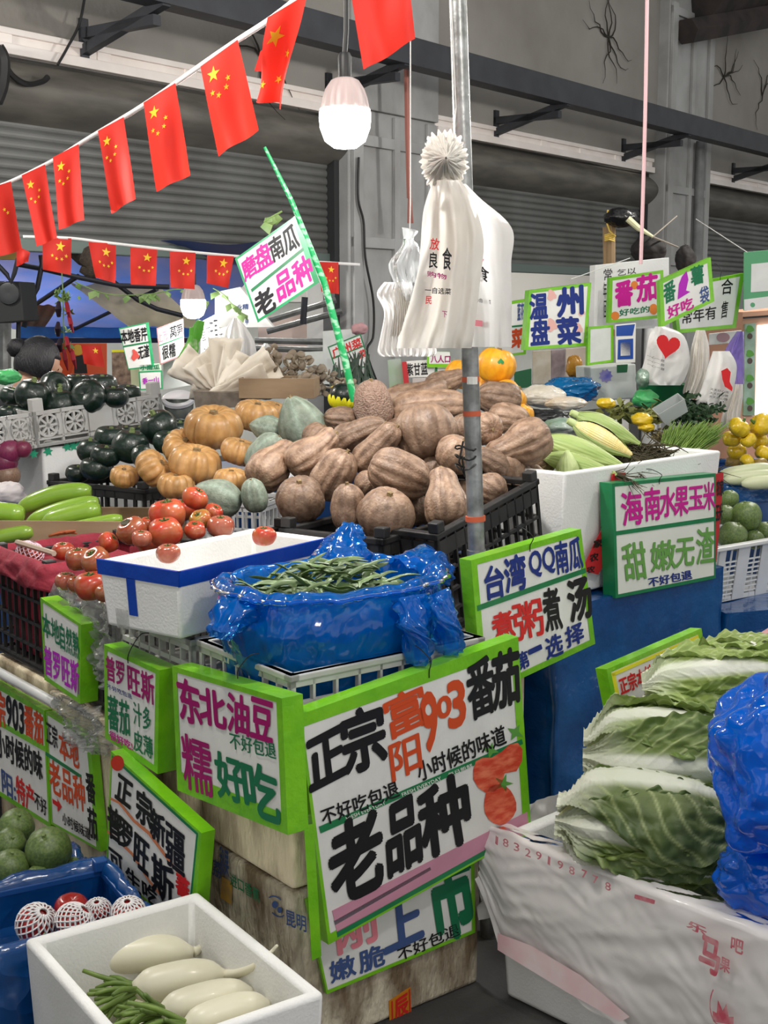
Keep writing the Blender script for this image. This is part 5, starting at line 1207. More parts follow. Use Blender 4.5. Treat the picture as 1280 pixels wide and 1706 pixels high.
# crumpled clear film between the signs
def crumple(label, pl, poly, seed, m, amp=.03, n=26, name='plastic_film', cat='plastic film'):
    """a crumpled sheet hung on plane pl inside a four-cornered outline of the picture"""
    (a, b, c, d) = poly
    def fn(s, t):
        x = (a[0] * (1 - s) + b[0] * s) * (1 - t) + (d[0] * (1 - s) + c[0] * s) * t; y = (a[1] * (1 - s) + b[1] * s) * (1 - t) + (d[1] * (1 - s) + c[1] * s) * t
        e = 6 * nz((s * 6, t * 6, seed), 1.3)
        return pl.hit(x + e, y + e * .5, amp * (nz((s * 4, t * 4, seed), 1.5) + .7 * abs(nz((s * 9, t * 9, seed + 2), 1.4)) + .3 * nz((s * 22, t * 22, seed), 1)))
    return tag(MB().grid(fn, n * 2, n * 2).build(name, m, angle=180), label, cat)
crumple('crumpled clear film bunched between the small sign and the tomato board', sl.shifted(.03), ((95, 1150), (168, 1180), (186, 1262), (118, 1240)), 3, CLEARF)
crumple('clear film hanging down beside the taped box over the crate corner', sl.shifted(.02), ((100, 975), (188, 1010), (196, 1160), (150, 1110)), 6, CLEARF)
# ---------------------------------------------------------------- corn
HUSK = mat('corn_husk', (.26, .36, .10), .5, c2=(.36, .44, .16), scale=3, detail=6, stretch=(7, 7, .8), bump=.35, bscale=10, vary=.12)
HUSKP = mat('pale_corn_husk', (.48, .56, .26), .5, c2=(.38, .48, .18), scale=3, detail=6, stretch=(7, 7, .8), bump=.3, bscale=10)
KERN = mat('corn_kernels', (.80, .64, .24), .35, c2=(.76, .68, .36), scale=30, coat=.2)
SILK = mat('dark_corn_silk', (.035, .032, .015), .8, c2=(.06, .045, .02), scale=20)
def corn(label, a, bq, Ya, Yb, w, kern=False, pale=False, silk=True):
    p, q = at(*a, Ya), at(*bq, Yb); d = (q - p); L = d.length; d.normalize(); rr = w / 2 * (Ya + Yb) / 2 / F
    toC = (EYE - p); e1 = (toC - d * toC.dot(d)).normalized(); e2 = d.cross(e1)
    if e2.z < 0: e2 = -e2
    t = thing('corn_cob', label, 'corn', ((p + q) / 2) - Z * rr)
    M = Matrix((e1, e2, d)).transposed().to_4x4(); M.translation = p
    t.matrix_basis = M
    prof = cat_spline([(.30,), (.78,), (1.0,), (1.02,), (.92,), (.70,), (.40,), (.16,)], 40)
    def body(f0, f1, off, m, nm, twist, rl=0):
        mb = MB()
        def fn(s, v):
            a_ = f0 + (f1 - f0) * s + twist * v; k = prof[min(40, int(v * 40))][0] * rr + off
            k += .0004 * math.sin(a_ * 22) + (.003 * nz((s * 3, v * 5, f0), 1))
            return V((k * math.cos(a_), k * math.sin(a_), v * L * .99))
        mb.grid(fn, 40, 40); mb.build(nm, m, t, angle=180, local=True)
    hm = HUSKP if pale else HUSK
    if kern:
        mb = MB()
        def kf(a_, i, r_, z):
            row = math.cos(a_ * 14 / 1.0); col = math.cos(z * 2 * PI / .0085)
            return V(((r_ + .0013 * (abs(row) ** .6 + abs(col) ** .6)) * math.cos(a_), (r_ + .0013 * (abs(row) ** .6 + abs(col) ** .6)) * math.sin(a_), z))
        mb.lathe([(max(.003, prof[int(i / 110 * 40)][0] * rr * .84), i / 110 * L * .97) for i in range(111)], 112, fn=kf)
        mb.build('kernels', KERN, t, local=True, angle=180)
        body(1.15, 3.6, .002, hm, 'husk', .45); body(3.2, 5.2, .001, hm, 'husk', .1); body(4.6, 6.0, .002, HUSKP, 'husk', -.2)
    else:
        body(0, 2 * PI, 0, hm, 'husk', .2); body(-.9, 1.0, .0035, hm, 'husk', .5); body(1.2, 3.2, .003, HUSKP if not pale else hm, 'husk', .35)
    mb = MB().tube([V((0, 0, .01)), V((0, 0, -.012)), V((.002, 0, -.022))], [rr * .36, rr * .34, rr * .30], 12); mb.build('shank', HUSKP, t, local=True)
    if silk:
        mb = MB(); rn = random.Random(int(a[0]))
        for k in range(22):
            x, y = rn.gauss(0, 1) * rr * .3, rn.gauss(0, 1) * rr * .3; l = rn.uniform(.03, .09)
            mb.tube([V((x * .3, y * .3, L * .95)), V((x, y, L + l * .5)), V((x * 3 + rn.gauss(0, .012), y * 3 + rn.gauss(0, .012), L + l))], [.0016, .0013, .0006], 4)
        mb.build('silk', SILK, t, local=True)
dY = .30
corn('green corn cob at the back of the box with a knob at its base end', (962, 692), (1068, 742), 3.70 + dY, 3.70 + dY, 36)
corn('corn cob with its husk pulled open over pale yellow kernels', (957, 706), (1056, 760), 3.60 + dY, 3.58 + dY, 38, True)
corn('long green corn cob lying beside the opened one toward the pumpkins', (905, 730), (1046, 782), 3.52 + dY, 3.48 + dY, 40)
corn('green corn cob lowest in the box under the long one', (905, 760), (1030, 792), 3.46 + dY, 3.36 + dY, 32)
corn('stubby pale corn cob standing at the near wall of the foam box', (946, 806), (944, 750), 3.36 + dY, 3.38 + dY, 36, False, True, False)
corn('green corn cob in shade beneath the others at the far wall', (1010, 766), (1130, 782), 3.72 + dY, 3.74 + dY, 36)
corn('green corn cob half covered by the dark silk near the ribbon', (1060, 790), (1180, 786), 3.62 + dY, 3.78 + dY, 34)
tag(MB().obox(CB + cu_ * .06 + cv_ * .06 + Z * .03, cu_ * .66, cv_ * .19, Z * .29).build('corn_layer', HUSK, smooth=False, bevel=.04), 'lower layer of green corn cobs hidden beneath those on show', 'corn', kind='stuff')
mb = MB(); rn = random.Random(3)
for k in range(220):
    c = at(rn.gauss(1062, 24), rn.uniform(745, 782), 3.70 + dY); d = V((rn.gauss(.3, 1), rn.gauss(0, .6), rn.gauss(0, .3))).normalized() * rn.uniform(.03, .07)
    mb.tube([c - d, c + V((rn.gauss(0, .01), 0, rn.gauss(.008, .006))), c + d], [.001, .0028, .0008], 4)
tag(mb.build('corn_silk', SILK), 'tangle of dark dry corn silk and husk tips heaped at the end of the corn', 'corn silk', kind='stuff')
# ---------------------------------------------------------------- white basket on the blue table
WBp = at(1187, 1012, 4.24); WBp.z = .535
def basket():
    u = V((.80, .60, 0)); v = V((-.60, .80, 0)); a, b_, h = .50, .26, .185
    r = thing('plastic_basket', 'white perforated plastic basket of round green gourds on the blue covered table', 'basket', WBp + u * .2)
    cs2 = [WBp, WBp + u * a, WBp + u * a + v * b_, WBp + v * b_]; cc = WBp + u * a / 2 + v * b_ / 2
    for i in range(4):
        q, e = cs2[i], cs2[(i + 1) % 4] - cs2[i]; L = e.length; d = e / L; n = e.cross(Z).normalized()
        if n.dot(q + e / 2 - cc) < 0: n = -n
        mb = MB(); fl = lambda z: n * (.025 * z / h)
        nc = max(1, int(L / .105)); cw = L / nc
        for k in range(nc):
            x0 = k * cw
            for (xa, xb) in ((x0, x0 + .03), (x0 + cw - .03, x0 + cw)): mb.obox(q + d * xa, d * (xb - xa), -n * .006, Z * h + fl(h))
            for j in range(3): 
                x = x0 + .03 + (cw - .06) * j / 2; mb.obox(q + d * x, d * .004, -n * .005, Z * h + fl(h))
            for z in [.0, .022, .038, .054, .070, .086, .102, .118, .134]:
                mb.obox(q + d * x0 + Z * z + fl(z), d * cw, -n * .005, Z * (.016 if z == 0 else .005))
        mb.build('side_panel', WHITEP, r, smooth=False)
    mb = MB()
    for i in range(4):
        q, e = cs2[i], cs2[(i + 1) % 4] - cs2[i]; n = e.cross(Z).normalized()
        if n.dot(q + e / 2 - cc) < 0: n = -n
        d = e.normalized(); mb.obox(q - d * .03 + n * .034 + Z * (h - .004), e + d * .06, -n * .03, Z * .014)
    mb.build('rim', WHITEP, r, smooth=False, bevel=.003)
    MB().obox(WBp + Z * .003, u * a, v * b_, Z * .006).build('floor_panel', WHITEP, r, smooth=False)
basket()

crinkle('dark clump of wilted husk tips under the corn silk', at(1066, 772, 4.02), .085, .05, .035, 6, SILK, 'corn_husk_tips', .5, 'husk', 60, 40)
k, b, m_, g, r_, o_, p_, lg, w_ = 'k', 'b', 'm', 'g', 'r', 'o', 'p', 'lg', 'w'
# ---------------------------------------------------------------- strings of small red flags
FLAG = mat('red_flag_cloth', (.80, .035, .018), .6, c2=(.68, .025, .018), scale=4, trans=.35)
FSTAR = mat('yellow_flag_star', (.90, .55, .02), .5)
CORD = mat('white_flag_ribbon', (.78, .77, .76), .6)
def flag(label, quad, Y, stars=None, wave=.012, seed=0, dy=(0, 0, 0, 0)):
    c = [at(x, y, Y + d) for (x, y), d in zip(quad, dy)]
    n = (c[1] - c[0]).cross(c[3] - c[0]).normalized()
    if n.y > 0: n = -n
    def fn(s, t, o=0.):
        p = (c[0] * (1 - s) + c[1] * s) * (1 - t) + (c[3] * (1 - s) + c[2] * s) * t
        return p + n * (wave * t * (math.sin(2.2 * s * PI + seed) + .5 * math.sin(4 * s + 5 * t + seed)) + o)
    mb = MB().grid(fn, 14, 20)
    if stars:
        for (u0, v0, r, rot) in stars:
            asp = (c[3] - c[0]).length / (c[1] - c[0]).length
            for side in (.0015, -.0015):
                pts = [(u0 + (r if i % 2 == 0 else r * .4) * math.sin(rot + PI * i / 5), v0 - (r if i % 2 == 0 else r * .4) * math.cos(rot + PI * i / 5) / asp) for i in range(10)]
                mb.add([fn(a, b_, side) for a, b_ in pts] + [fn(u0, v0, side)], [(i, (i + 1) % 10, 10) for i in range(10)], 1)
    return tag(mb.build('red_flag', [FLAG, FSTAR], angle=180), label, 'flag')
SA = [(.27, .17, .17, .25), (.58, .29, .07, 0), (.50, .37, .07, .3), (.30, .41, .07, .5), (.17, .35, .07, .2)]
SB = [(.64, .24, .17, .1), (.36, .52, .065, 0), (.52, .60, .065, .2), (.70, .60, .065, .4), (.84, .50, .065, .1)]
flag('red star flag first on the slanting string, cut by the frame edge', [(-32, 318), (18, 302), (38, 416), (-8, 430)], 4.4, [(.62, .36, .07, 0), (.72, .42, .07, 0)], seed=1)
flag('red star flag second along the slanting string, narrow and long', [(36, 292), (75, 274), (95, 396), (63, 411)], 4.1, SA, seed=2)
flag('red star flag third along the slanting string, hanging nearly straight', [(88, 262), (131, 240), (139, 366), (99, 383)], 3.75, SA, seed=3)
flag('red star flag fourth along the slanting string, alone over the shutter slats', [(163, 218), (206, 195), (225, 331), (185, 356)], 3.4, SA, seed=4)
flag('red star flag fifth along the slanting string with a curved lower hem', [(239, 171), (292, 138), (317, 292), (259, 319)], 3.1, SA, seed=5)
flag('largest red star flag on the slanting string, before the pale head strip', [(334, 111), (396, 66), (432, 218), (363, 260)], 2.88, SA, .016, seed=6)
flag('folded red star flag twisted back on itself next to the lit bulb', [(446, 29), (512, -10), (478, 179), (434, 165)], 2.66, [(.30, .28, .19, .5), (.58, .50, .08, .2), (.46, .76, .08, .5), (.16, .80, .08, 0)], .03, 7, (0, -.05, 0, .06))
tag(MB().prism([at(434, 85, 2.72), at(446, 78, 2.70), at(450, 120, 2.70), at(424, 118, 2.74)], V((0, .002, 0))).build('red_flag', FLAG, smooth=False), 'turned-back corner of a red flag poking out beside the folded one', 'flag')
flag('plain red flag highest on the string, right above the bulb and pole', [(574, -75), (672, -110), (692, 65), (606, 119)], 2.42, None, .014, 8)
lp = [at(-60, 331, 4.5), at(18, 302, 4.4), at(75, 274, 4.1), at(131, 240, 3.75), at(206, 195, 3.4), at(292, 138, 3.1), at(396, 66, 2.88), at(470, 16, 2.7), at(580, -70, 2.45), at(690, -115, 2.35)]
def strip(label, pts, w, name='flag_ribbon'):
    c = [V(q) for q in cat_spline([tuple(p) for p in pts], 60)]
    return tag(MB().grid(lambda s, t: c[min(60, int(t * 60 + .5))] + Z * (s - .5) * w + V((0, .004 + .004 * math.sin(9 * t * PI), 0)), 2, 60).build(name, CORD, angle=180, solid=.0012), label, 'ribbon')
strip('white ribbon of the slanting flag string', lp, .013)
YB = 5.75
for i, (qd, lab) in enumerate([
 ([(70, 396), (119, 397), (117, 458), (71, 449)], 'small red flag on the level string, partly behind the long second flag'), ([(147, 403), (193, 406), (192, 472), (158, 462)], 'small red flag on the level string with one corner swept back'),
 ([(217, 412), (262, 416), (260, 476), (217, 474)], 'small red flag hanging square in the middle of the level string'), ([(283, 419), (326, 421), (325, 482), (284, 479)], 'small red flag on the level string above the lit far bulb'),
 ([(345, 425), (390, 427), (381, 480), (345, 472)], 'small red flag on the level string beside the slanted squash sign'), ([(529, 436), (564, 437), (565, 490), (536, 486)], 'small red flag on the level string showing through beyond the green stick')]):
    flag(lab, qd, YB, SB, .012, 10 + i)
flag('faded pink flag corner behind the first flag of the slanting string', [(26, 408), (50, 420), (46, 436), (28, 444)], 5.6, None, .01, 3)
strip('thin white ribbon of the level flag string under the wide shutter', [at(38, 394, YB), at(119, 397, YB), at(193, 406, YB), at(330, 421, YB), at(460, 432, YB), at(600, 441, YB)], .012)
# ---------------------------------------------------------------- bulbs
def bulb(label, px, py, w, Y, glow, topY):
    p = at(px, py, Y); s = w * Y / F / .082          # lit bowl 82 mm wide at scale 1
    t = thing('light_bulb', label, 'lamp', p)
    MB().lathe([(.002 * s, -.048 * s), (.018 * s, -.046 * s), (.032 * s, -.036 * s), (.0395 * s, -.016 * s), (.041 * s, .0), (.040 * s, .012 * s), (.039 * s, .013 * s)], 28, fn=lambda a, i, r, z: p + V((r * math.cos(a), r * math.sin(a), z))).build('lit_bowl', mat('lit_bulb_%d' % glow, (1, 1, 1), .3, emit=glow * .3, emitc=(1, .98, .94)), t, angle=180)
    MB().lathe([(.039 * s, .013 * s), (.0355 * s, .03 * s), (.031 * s, .043 * s), (.022 * s, .056 * s), (.014 * s, .060 * s)], 64, fn=lambda a, i, r, z: p + V((r * (1 - .06 * (math.cos(12 * a) > .8)) * math.cos(a), r * (1 - .06 * (math.cos(12 * a) > .8)) * math.sin(a), z))).build('ribbed_housing', mat('pinkish_white_housing', (.50, .40, .39), .45), t, angle=60)
    MB().lathe([(.0105 * s, .058 * s), (.011 * s, .092 * s), (.008 * s, .098 * s)], 16, fn=lambda a, i, r, z: p + V((r * math.cos(a), r * math.sin(a), z))).build('socket', BLK, t)
    q = at(px + 2, topY, Y)
    MB().tube([p + Z * .095 * s, p + Z * .13 * s + V((.004, 0, 0)), V((q.x, q.y, q.z))], .0042 * s, 8).build('hanging_wire', BLK, t)
    return t
bulb('lit white LED bulb hanging on a black wire beside the folded flag', 575, 196, 84, 3.3, 42, -60)
lamp('bulb_glow', at(575, 262, 3.3), 22, .05, (1, .98, .95))
bulb('small lit LED bulb far back under the blue tarpaulin', 322, 506, 42, 6.4, 30, 430)
lamp('bulb_glow', at(322, 545, 6.4), 4, .06, (1, .98, .95))
# ---------------------------------------------------------------- hanging white bags
BAGW = mat('white_bag_film', (.84, .83, .81), .35, c2=(.80, .79, .78), scale=6, bump=.5, bscale=24, trans=.4, coat=.15)
BAGY = mat('creamy_bag_film', (.78, .74, .68), .35, c2=(.84, .82, .78), scale=5, bump=.5, bscale=20, trans=.4)
BAGC = film('clear_bag_film', (.74, .76, .77), .5, .25, .4, 24, tint=(.95, .95, .95), sheen=.05)
YH = 2.84
bn = thing('shopping_bag', 'bundle of white shopping bags tied in a ruffled knot to the steel pole', 'bag', at(745, 590, YH))
def pleat(mb, rows, Y, n, amp, nv=46, nu=90, phase=0., back=.0, both=True, curve=.05, seed=1):
    """sheet between two edge lines: rows = [(y, x_left, x_right)] in the picture at distance Y; n pleats"""
    cr = cat_spline(rows, nv)
    def fn(s, t):
        y, xl, xr = cr[min(nv, int(t * nv + .5))]
        x = xl + (xr - xl) * s
        d = amp * (.25 + .75 * t) * (math.sin(n * 2 * PI * s + phase + 1.5 * nz((s * 3, t * 2, seed), 1)) + .6 * nz((s * 7, t * 5, seed), 1.2)) - curve * math.sin(PI * s)
        return at(x, y, Y + back + d)
    mb.grid(fn, nu, nv); return mb
mb = MB()
pleat(mb, [(300, 722, 768), (340, 714, 790), (400, 706, 806), (470, 692, 800), (540, 672, 792), (580, 660, 786)], YH, 3, .019, seed=2)
mb.build('front_bags', BAGY, bn, angle=180)
pleat(MB(), [(306, 728, 776), (330, 735, 800), (380, 745, 853), (440, 758, 852), (510, 778, 853), (578, 782, 853)], YH + .05, 2, .007, curve=.02, seed=5).build('outer_bag', BAGW, bn, angle=180)
pleat(MB(), [(300, 722, 765), (350, 706, 765), (420, 700, 770), (500, 692, 770), (560, 664, 770)], YH + .07, 4, .012, seed=9).build('rear_bags', BAGW, bn, angle=180)
mb = MB()
kc = at(744, 270, YH - .01)
for L_ in range(7):                                                  # ruffled knot: gathered film edges, ring over ring
    r1 = .056 - .0055 * L_
    def kf(s, t, L_=L_, r1=r1):
        a = 2 * PI * s; k = 1 + .07 * math.sin(29 * a + 2 * L_) * t + .16 * nz((math.cos(a) * 2.2, math.sin(a) * 2.2, L_ * 1.3), 1.4) + .08 * nz((math.cos(a) * 9, math.sin(a) * 9, L_), 1.3)
        rr = r1 * (.12 + .88 * t) * k * (1.0 + .18 * max(0, math.sin(a)))
        return kc + V((rr * math.cos(a) * .86 - .004, -.007 * L_ - .030 * (1 - t) + .007 * math.sin(17 * a + L_) * t + .02 * t * t, rr * math.sin(a)))
    mb.grid(kf, 150, 8, cu=True)
mb.build('ruffled_knot', BAGY, bn, angle=180)
MB().tube([at(738, 300, YH), at(746, 318, YH), at(744, 345, YH)], [.024, .018, .03], 14).build('gathered_neck', BAGY, bn)
MB().tube([at(752, 262, YH + .02), at(757, 215, YH + .06), at(760, 180, YH + .1), at(752, 0, YH + .05)], .0012, 5).build('tie_string', mat('white_string', (.7, .7, .68), .7), bn)
pb2 = Plane(at(800, 480, YH + .028), (1, 0)); pf2 = Plane(at(735, 440, YH - .085), (1, 0))
def pw(pl_, s, tl, tr, bl, k, bold=.02):
    mb = MB(); write(mb, pl_, s, tl, tr, bl, 0, bold, .0); mb.build('print', ink(k), bn, smooth=False)
pw(pb2, '食', (794, 443), (815, 446), (793, 467), 'k'); pw(pb2, '多', (797, 421), (807, 423), (796, 440), 'pk'); pw(pb2, '市场自选菜', (785, 494), (818, 500), (785, 501), 'k', .01)
pw(pb2, '一', (786, 533), (811, 536), (786, 541), 'pk', .12); pw(pb2, '民', (786, 506), (794, 508), (785, 516), 'pk', .02)
pw(pf2, '良', (716, 420), (730, 421), (715, 446), 'k'); pw(pf2, '食', (738, 412), (753, 414), (737, 448), 'k'); pw(pf2, '放', (718, 396), (733, 398), (716, 415), 'r'); pw(pf2, '购物', (712, 451), (744, 457), (712, 460), 'dm')
pw(pf2, '一自选菜', (709, 478), (752, 481), (708, 488), 'k', .02); pw(pf2, '民', (710, 493), (720, 494), (709, 506), 'r'); pw(pf2, '下', (737, 518), (745, 519), (737, 528), 'dm')
b2 = thing('shopping_bag', 'smaller cluster of clear and white bags hanging behind the tied bundle', 'bag', at(680, 598, 3.1))
YS = 3.12
pleat(MB(), [(398, 672, 690), (412, 668, 698), (440, 648, 704), (470, 656, 704), (502, 672, 694)], YS - .03, 3, .012, curve=.04, seed=3).build('clear_bag', BAGC, b2, angle=180)
pleat(MB(), [(470, 640, 700), (490, 628, 710), (520, 640, 715), (560, 634, 722), (585, 629, 728), (594, 636, 722)], YS, 9, .009, curve=.04, seed=4).build('gathered_bags', BAGW, b2, angle=180)
pleat(MB(), [(480, 652, 690), (520, 655, 695), (560, 650, 700)], YS - .02, 12, .006, curve=.03, seed=6).build('folded_edges', BAGY, b2, angle=180)
MB().tube([at(683, 412, YS - .03), at(681, 396, YS - .03), at(684, 382, YS - .03)], [.016, .012, .020], 12).build('twisted_neck', BAGC, b2)
MB().tube([at(683, 384, YS - .03), at(684, 340, YS), at(684, -40, YS + .3)], .0016, 5).build('tie_string', MATS['white_string'], b2)
# ---------------------------------------------------------------- green stick with the slanted squash sign
TWIST = mat('green_twisted_tape', (.02, .42, .13), .3, c2=(.35, .70, .45), scale=5, detail=1, stretch=(8, 8, 14), coat=.3, lo=.5, hi=.6)
sk = [at(441, 245, 4.1), at(486, 335, 4.12), at(540, 470, 4.16), at(575, 600, 4.2), at(590, 668, 4.22)]
tag(MB().tube(sk, [.005, .008, .011, .012, .012], 10).build('wrapped_stick', TWIST), 'long leaning stick wound in shiny green tape carrying the squash sign', 'stick')
PSG = Plane(at(460, 440, 4.12), (1, .12))
GTAPE = mat('shiny_green_tape', (.012, .26, .09), .3, c2=(.03, .4, .15), scale=12, coat=.3)
board('slanted squash sign in pink and black taped to the green wrapped stick', PSG, [(392, 431), (495, 358), (532, 470), (430, 537)], .02, [3, 9, 4, 3], tape=GTAPE,
      strips=[('ribbon_tape', [(418, 482), (505, 412), (507, 417), (420, 487)], DTAPE)],
      texts=[('磨', (400, 438), (421, 421), (409, 470), 'm', .03), ('盘', (422, 417), (448, 400), (430, 454), 'm', .03), ('南', (446, 402), (466, 388), (456, 438), k, .03), ('瓜', (467, 386), (490, 371), (477, 425), k, .03),
             ('老', (420, 495), (449, 476), (433, 530), k, .04), ('品', (456, 463), (483, 444), (466, 503), 'm', .035), ('种', (484, 442), (512, 422), (497, 482), 'm', .035)])
# ---------------------------------------------------------------- signs and panels at the back, beyond the corn
BW = Plane(at(930, 530, 5.6), (1, .45))
def bk(Y, ang=.35): return Plane(at(1000, 500, Y), (1, ang))
board('lime-edged leaf vegetable sign with four big dark blue characters', bk(5.2), [(882, 484), (985, 471), (977, 576), (875, 583)], .035, 5,
      texts=[('温', (883, 491), (912, 488), (883, 532), 'b', .04), ('州', (928, 482), (970, 476), (929, 528), 'b', .05), ('盘', (885, 534), (915, 531), (885, 575), 'b', .04), ('菜', (926, 531), (963, 528), (931, 574), 'b', .045)],
      shapes=[('flower_daub', ell(919, 492, 7, 9, 14, 0, .2), mat('pale_pink_daub', (.75, .42, .38), .6)), ('flower_daub', ell(919, 542, 8, 11, 14, 0, .2), MATS['pale_pink_daub']), ('flower_daub', ell(969, 520, 5, 7, 14, 0, .2), MATS['pale_pink_daub']), ('flower_daub', ell(965, 548, 5, 9, 14, 0, .2), MATS['pale_pink_daub'])])
board('narrow lime-edged sign with an orange character half hidden behind the hanging bags', bk(5.5), [(820, 508), (880, 498), (876, 590), (820, 597)], .03, 4,
      texts=[('蓝花', (862, 506), (873, 504), (862, 534), 'n', .03), ('一菜', (826, 552), (876, 547), (826, 582), 'o', .04)], strips=[('ribbon_tape', [(822, 546), (877, 540), (877, 543), (822, 549)], DTAPE)])
lid = board('white foam lid with faint black handwriting hanging behind the tomato sign', bk(5.75), [(992, 442), (1115, 429), (1116, 546), (990, 550)], .05, 0, face=FOAM, name='foam_sheet', cat='foam sheet',
      texts=[('常', (1006, 448), (1020, 447), (1006, 468), k, .0), ('年有', (1005, 470), (1017, 469), (1005, 498), k, .0), ('回味', (1006, 500), (1016, 499), (1006, 530), k, .0), ('乞以', (1028, 449), (1060, 445), (1028, 460), k, .0)])
board('lime-edged tomato sign with bright pink characters on the white foam lid', bk(5.62), [(1016, 463), (1105, 450), (1107, 529), (1014, 538)], .02, 5,
      texts=[('番', (1025, 471), (1053, 467), (1026, 511), 'm', .05), ('茄', (1060, 461), (1094, 455), (1062, 503), 'm', .04), ('好吃的', (1032, 516), (1082, 509), (1032, 527), g, .02)],
      shapes=[('orange_dab', ell(1025, 526, 7, 7), mat('orange_dab', (.75, .22, .03), .6)), ('orange_dab', ell(1089, 515, 7, 9), MATS['orange_dab']), ('orange_dab', ell(1057, 475, 6, 7), MATS['orange_dab'])])
board('tilted lime-edged sweet potato sign with a purple leaf shape', bk(5.3), [(1099, 468), (1184, 429), (1190, 502), (1102, 545)], .025, 6,
      texts=[('番', (1105, 474), (1124, 465), (1107, 507), g, .03), ('薯', (1150, 447), (1171, 440), (1152, 477), g, .03), ('袋', (1165, 480), (1180, 475), (1167, 507), 'n', .02), ('好吃', (1111, 512), (1153, 494), (1114, 531), 'm', .03)],
      shapes=[('purple_leaf', [(1144, 451), (1147, 466), (1143, 484), (1150, 486), (1129, 499), (1131, 474), (1136, 461)], mat('purple_paint', (.42, .01, .45), .5))])
board('lime-edged sign with thin black characters behind the sweet potato sign', bk(5.75), [(1120, 478), (1240, 455), (1226, 546), (1129, 555)], .03, [4, 6, 6, 5],
      texts=[('合', (1203, 465), (1222, 463), (1201, 491), k, .01), ('售', (1203, 503), (1214, 500), (1200, 531), k, .01), ('常年有', (1136, 518), (1193, 509), (1136, 540), k, .01)], wire=((1200, 461), (1196, 440)))
LPN = mat('pale_panel', (.66, .69, .66), .4, c2=(.6, .63, .6), scale=20)
board('lime-edged pale payment board below the blue leaf vegetable sign', bk(5.15), [(980, 545), (1022, 541), (1022, 603), (979, 609)], .015, 4, face=LPN, name='payment_board', cat='board')
BLC = mat('blue_card', (.01, .06, .32), .35)
board('blue and white payment card beside the lime-edged payment board', bk(5.12), [(1026, 541), (1060, 538), (1059, 604), (1027, 605)], .006, 0, name='payment_card', cat='card',
      strips=[('blue_header', [(1027, 543), (1058, 540), (1054, 559), (1027, 560)], BLC), ('blue_square', [(1030, 566), (1055, 564), (1055, 598), (1029, 599)], BLC), ('white_square', [(1034, 571), (1050, 570), (1050, 592), (1034, 593)], PAPER)])
GPO = mat('soft_green_card', (.10, .36, .17), .45)
board('soft green payment poster with a white square at the frame edge', bk(5.6), [(1241, 420), (1310, 414), (1310, 508), (1240, 517)], .008, 0, face=GPO, name='payment_poster', cat='poster',
      strips=[('white_square', [(1252, 440), (1300, 435), (1300, 483), (1251, 487)], PAPER), ('pale_foot', [(1240, 499), (1310, 490), (1310, 509), (1240, 518)], PAPER)],
      shapes=[('tick_mark', ell(1254, 508, 4, 4), GPO)])
# fridge at the frame edge
fr = thing('display_fridge', 'lit glass-fronted display fridge with a peach-coloured frame at the frame edge', 'fridge', at(1300, 700, 6.0))
pfz = bk(5.95)
_a, _b = pfz.hit(1238, 520), pfz.hit(1400, 510); MB().prism([_a, _b, V((_b.x, _b.y, .0)), V((_a.x, _a.y, .0))], -pfz.n * .4).build('cabinet', mat('peach_panel', (.68, .36, .24), .5), fr, smooth=False)
MB().prism([pfz.hit(*p, .01) for p in ((1262, 542), (1400, 530), (1400, 705), (1258, 705))], -pfz.n * .012).build('lit_door', mat('lit_fridge_glass', (.9, .97, 1), .2, emit=1.6, emitc=(.86, .96, 1)), fr, smooth=False)
MB().prism([pfz.hit(*p, .012) for p in ((1240, 540), (1257, 538), (1255, 692), (1237, 692))], -pfz.n * .012).build('picture_strip', mat('teal_picture_strip', (.36, .50, .42), .5, c2=(.22, .34, .22), scale=12), fr, smooth=False)
for yy in (556, 597, 638, 676):
    MB().add([pfz.hit(x, y, .0135) for x, y in ell(1247, yy - 8, 6.5, 6, 16, 0, .1)], [tuple(range(16))]).build('leaf_picture', LEAFP, fr, smooth=False)
    MB().add([pfz.hit(x, y, .0135) for x, y in ell(1247, yy + 4, 4.5, 5, 16)], [tuple(range(16))]).build('pot_picture', mat('dark_picture_dab', (.09, .06, .05), .6), fr, smooth=False)
MB().prism([pfz.hit(*p, .011) for p in ((1238, 528), (1400, 516), (1400, 519), (1238, 531))], -pfz.n * .01).build('dark_seam', BLK, fr, smooth=False)
# bags hung among the greens
def hung(label, rows, Y, m, n, amp, prints=(), name='shopping_bag', cat='bag', curve=.05, seed=0, thick=0):
    ys = rows[-1]; t = thing(name, label, cat, at((ys[1] + ys[2]) / 2, ys[0], Y))
    pleat(MB(), rows, Y, n, amp, 34, 60, curve=curve, seed=seed).build('sheet', m, t, angle=180)
    pleat(MB(), rows, Y + .03, n, amp, 20, 30, curve=-curve, seed=seed + 3).build('back_sheet', m, t, angle=180)
    P = Plane(at(rows[0][1], rows[0][0], Y - curve - amp * 1.5 - .004), (1, 0))
    for kind, data, mm in prints:
        mb = MB()
        if kind == 't': write(mb, P, data[0], data[1], data[2], data[3], 0, .0, .0)
        else: mb.add([P.hit(*p) for p in data], [tuple(range(len(data)))])
        mb.build('print', mm, t, smooth=False)
    return t
HRT = mat('shiny_red_print', (.55, .012, .015), .25)
def heart(cx, cy, w, h, a=0.):
    out = []
    for q in range(28):
        t = 2 * PI * q / 28; x = math.sin(t) ** 3; y = -(13 * math.cos(t) - 5 * math.cos(2 * t) - 2 * math.cos(3 * t) - math.cos(4 * t)) / 16
        out.append((cx + w * (x * math.cos(a) - y * math.sin(a)), cy + h * (x * math.sin(a) + y * math.cos(a))))
    return out
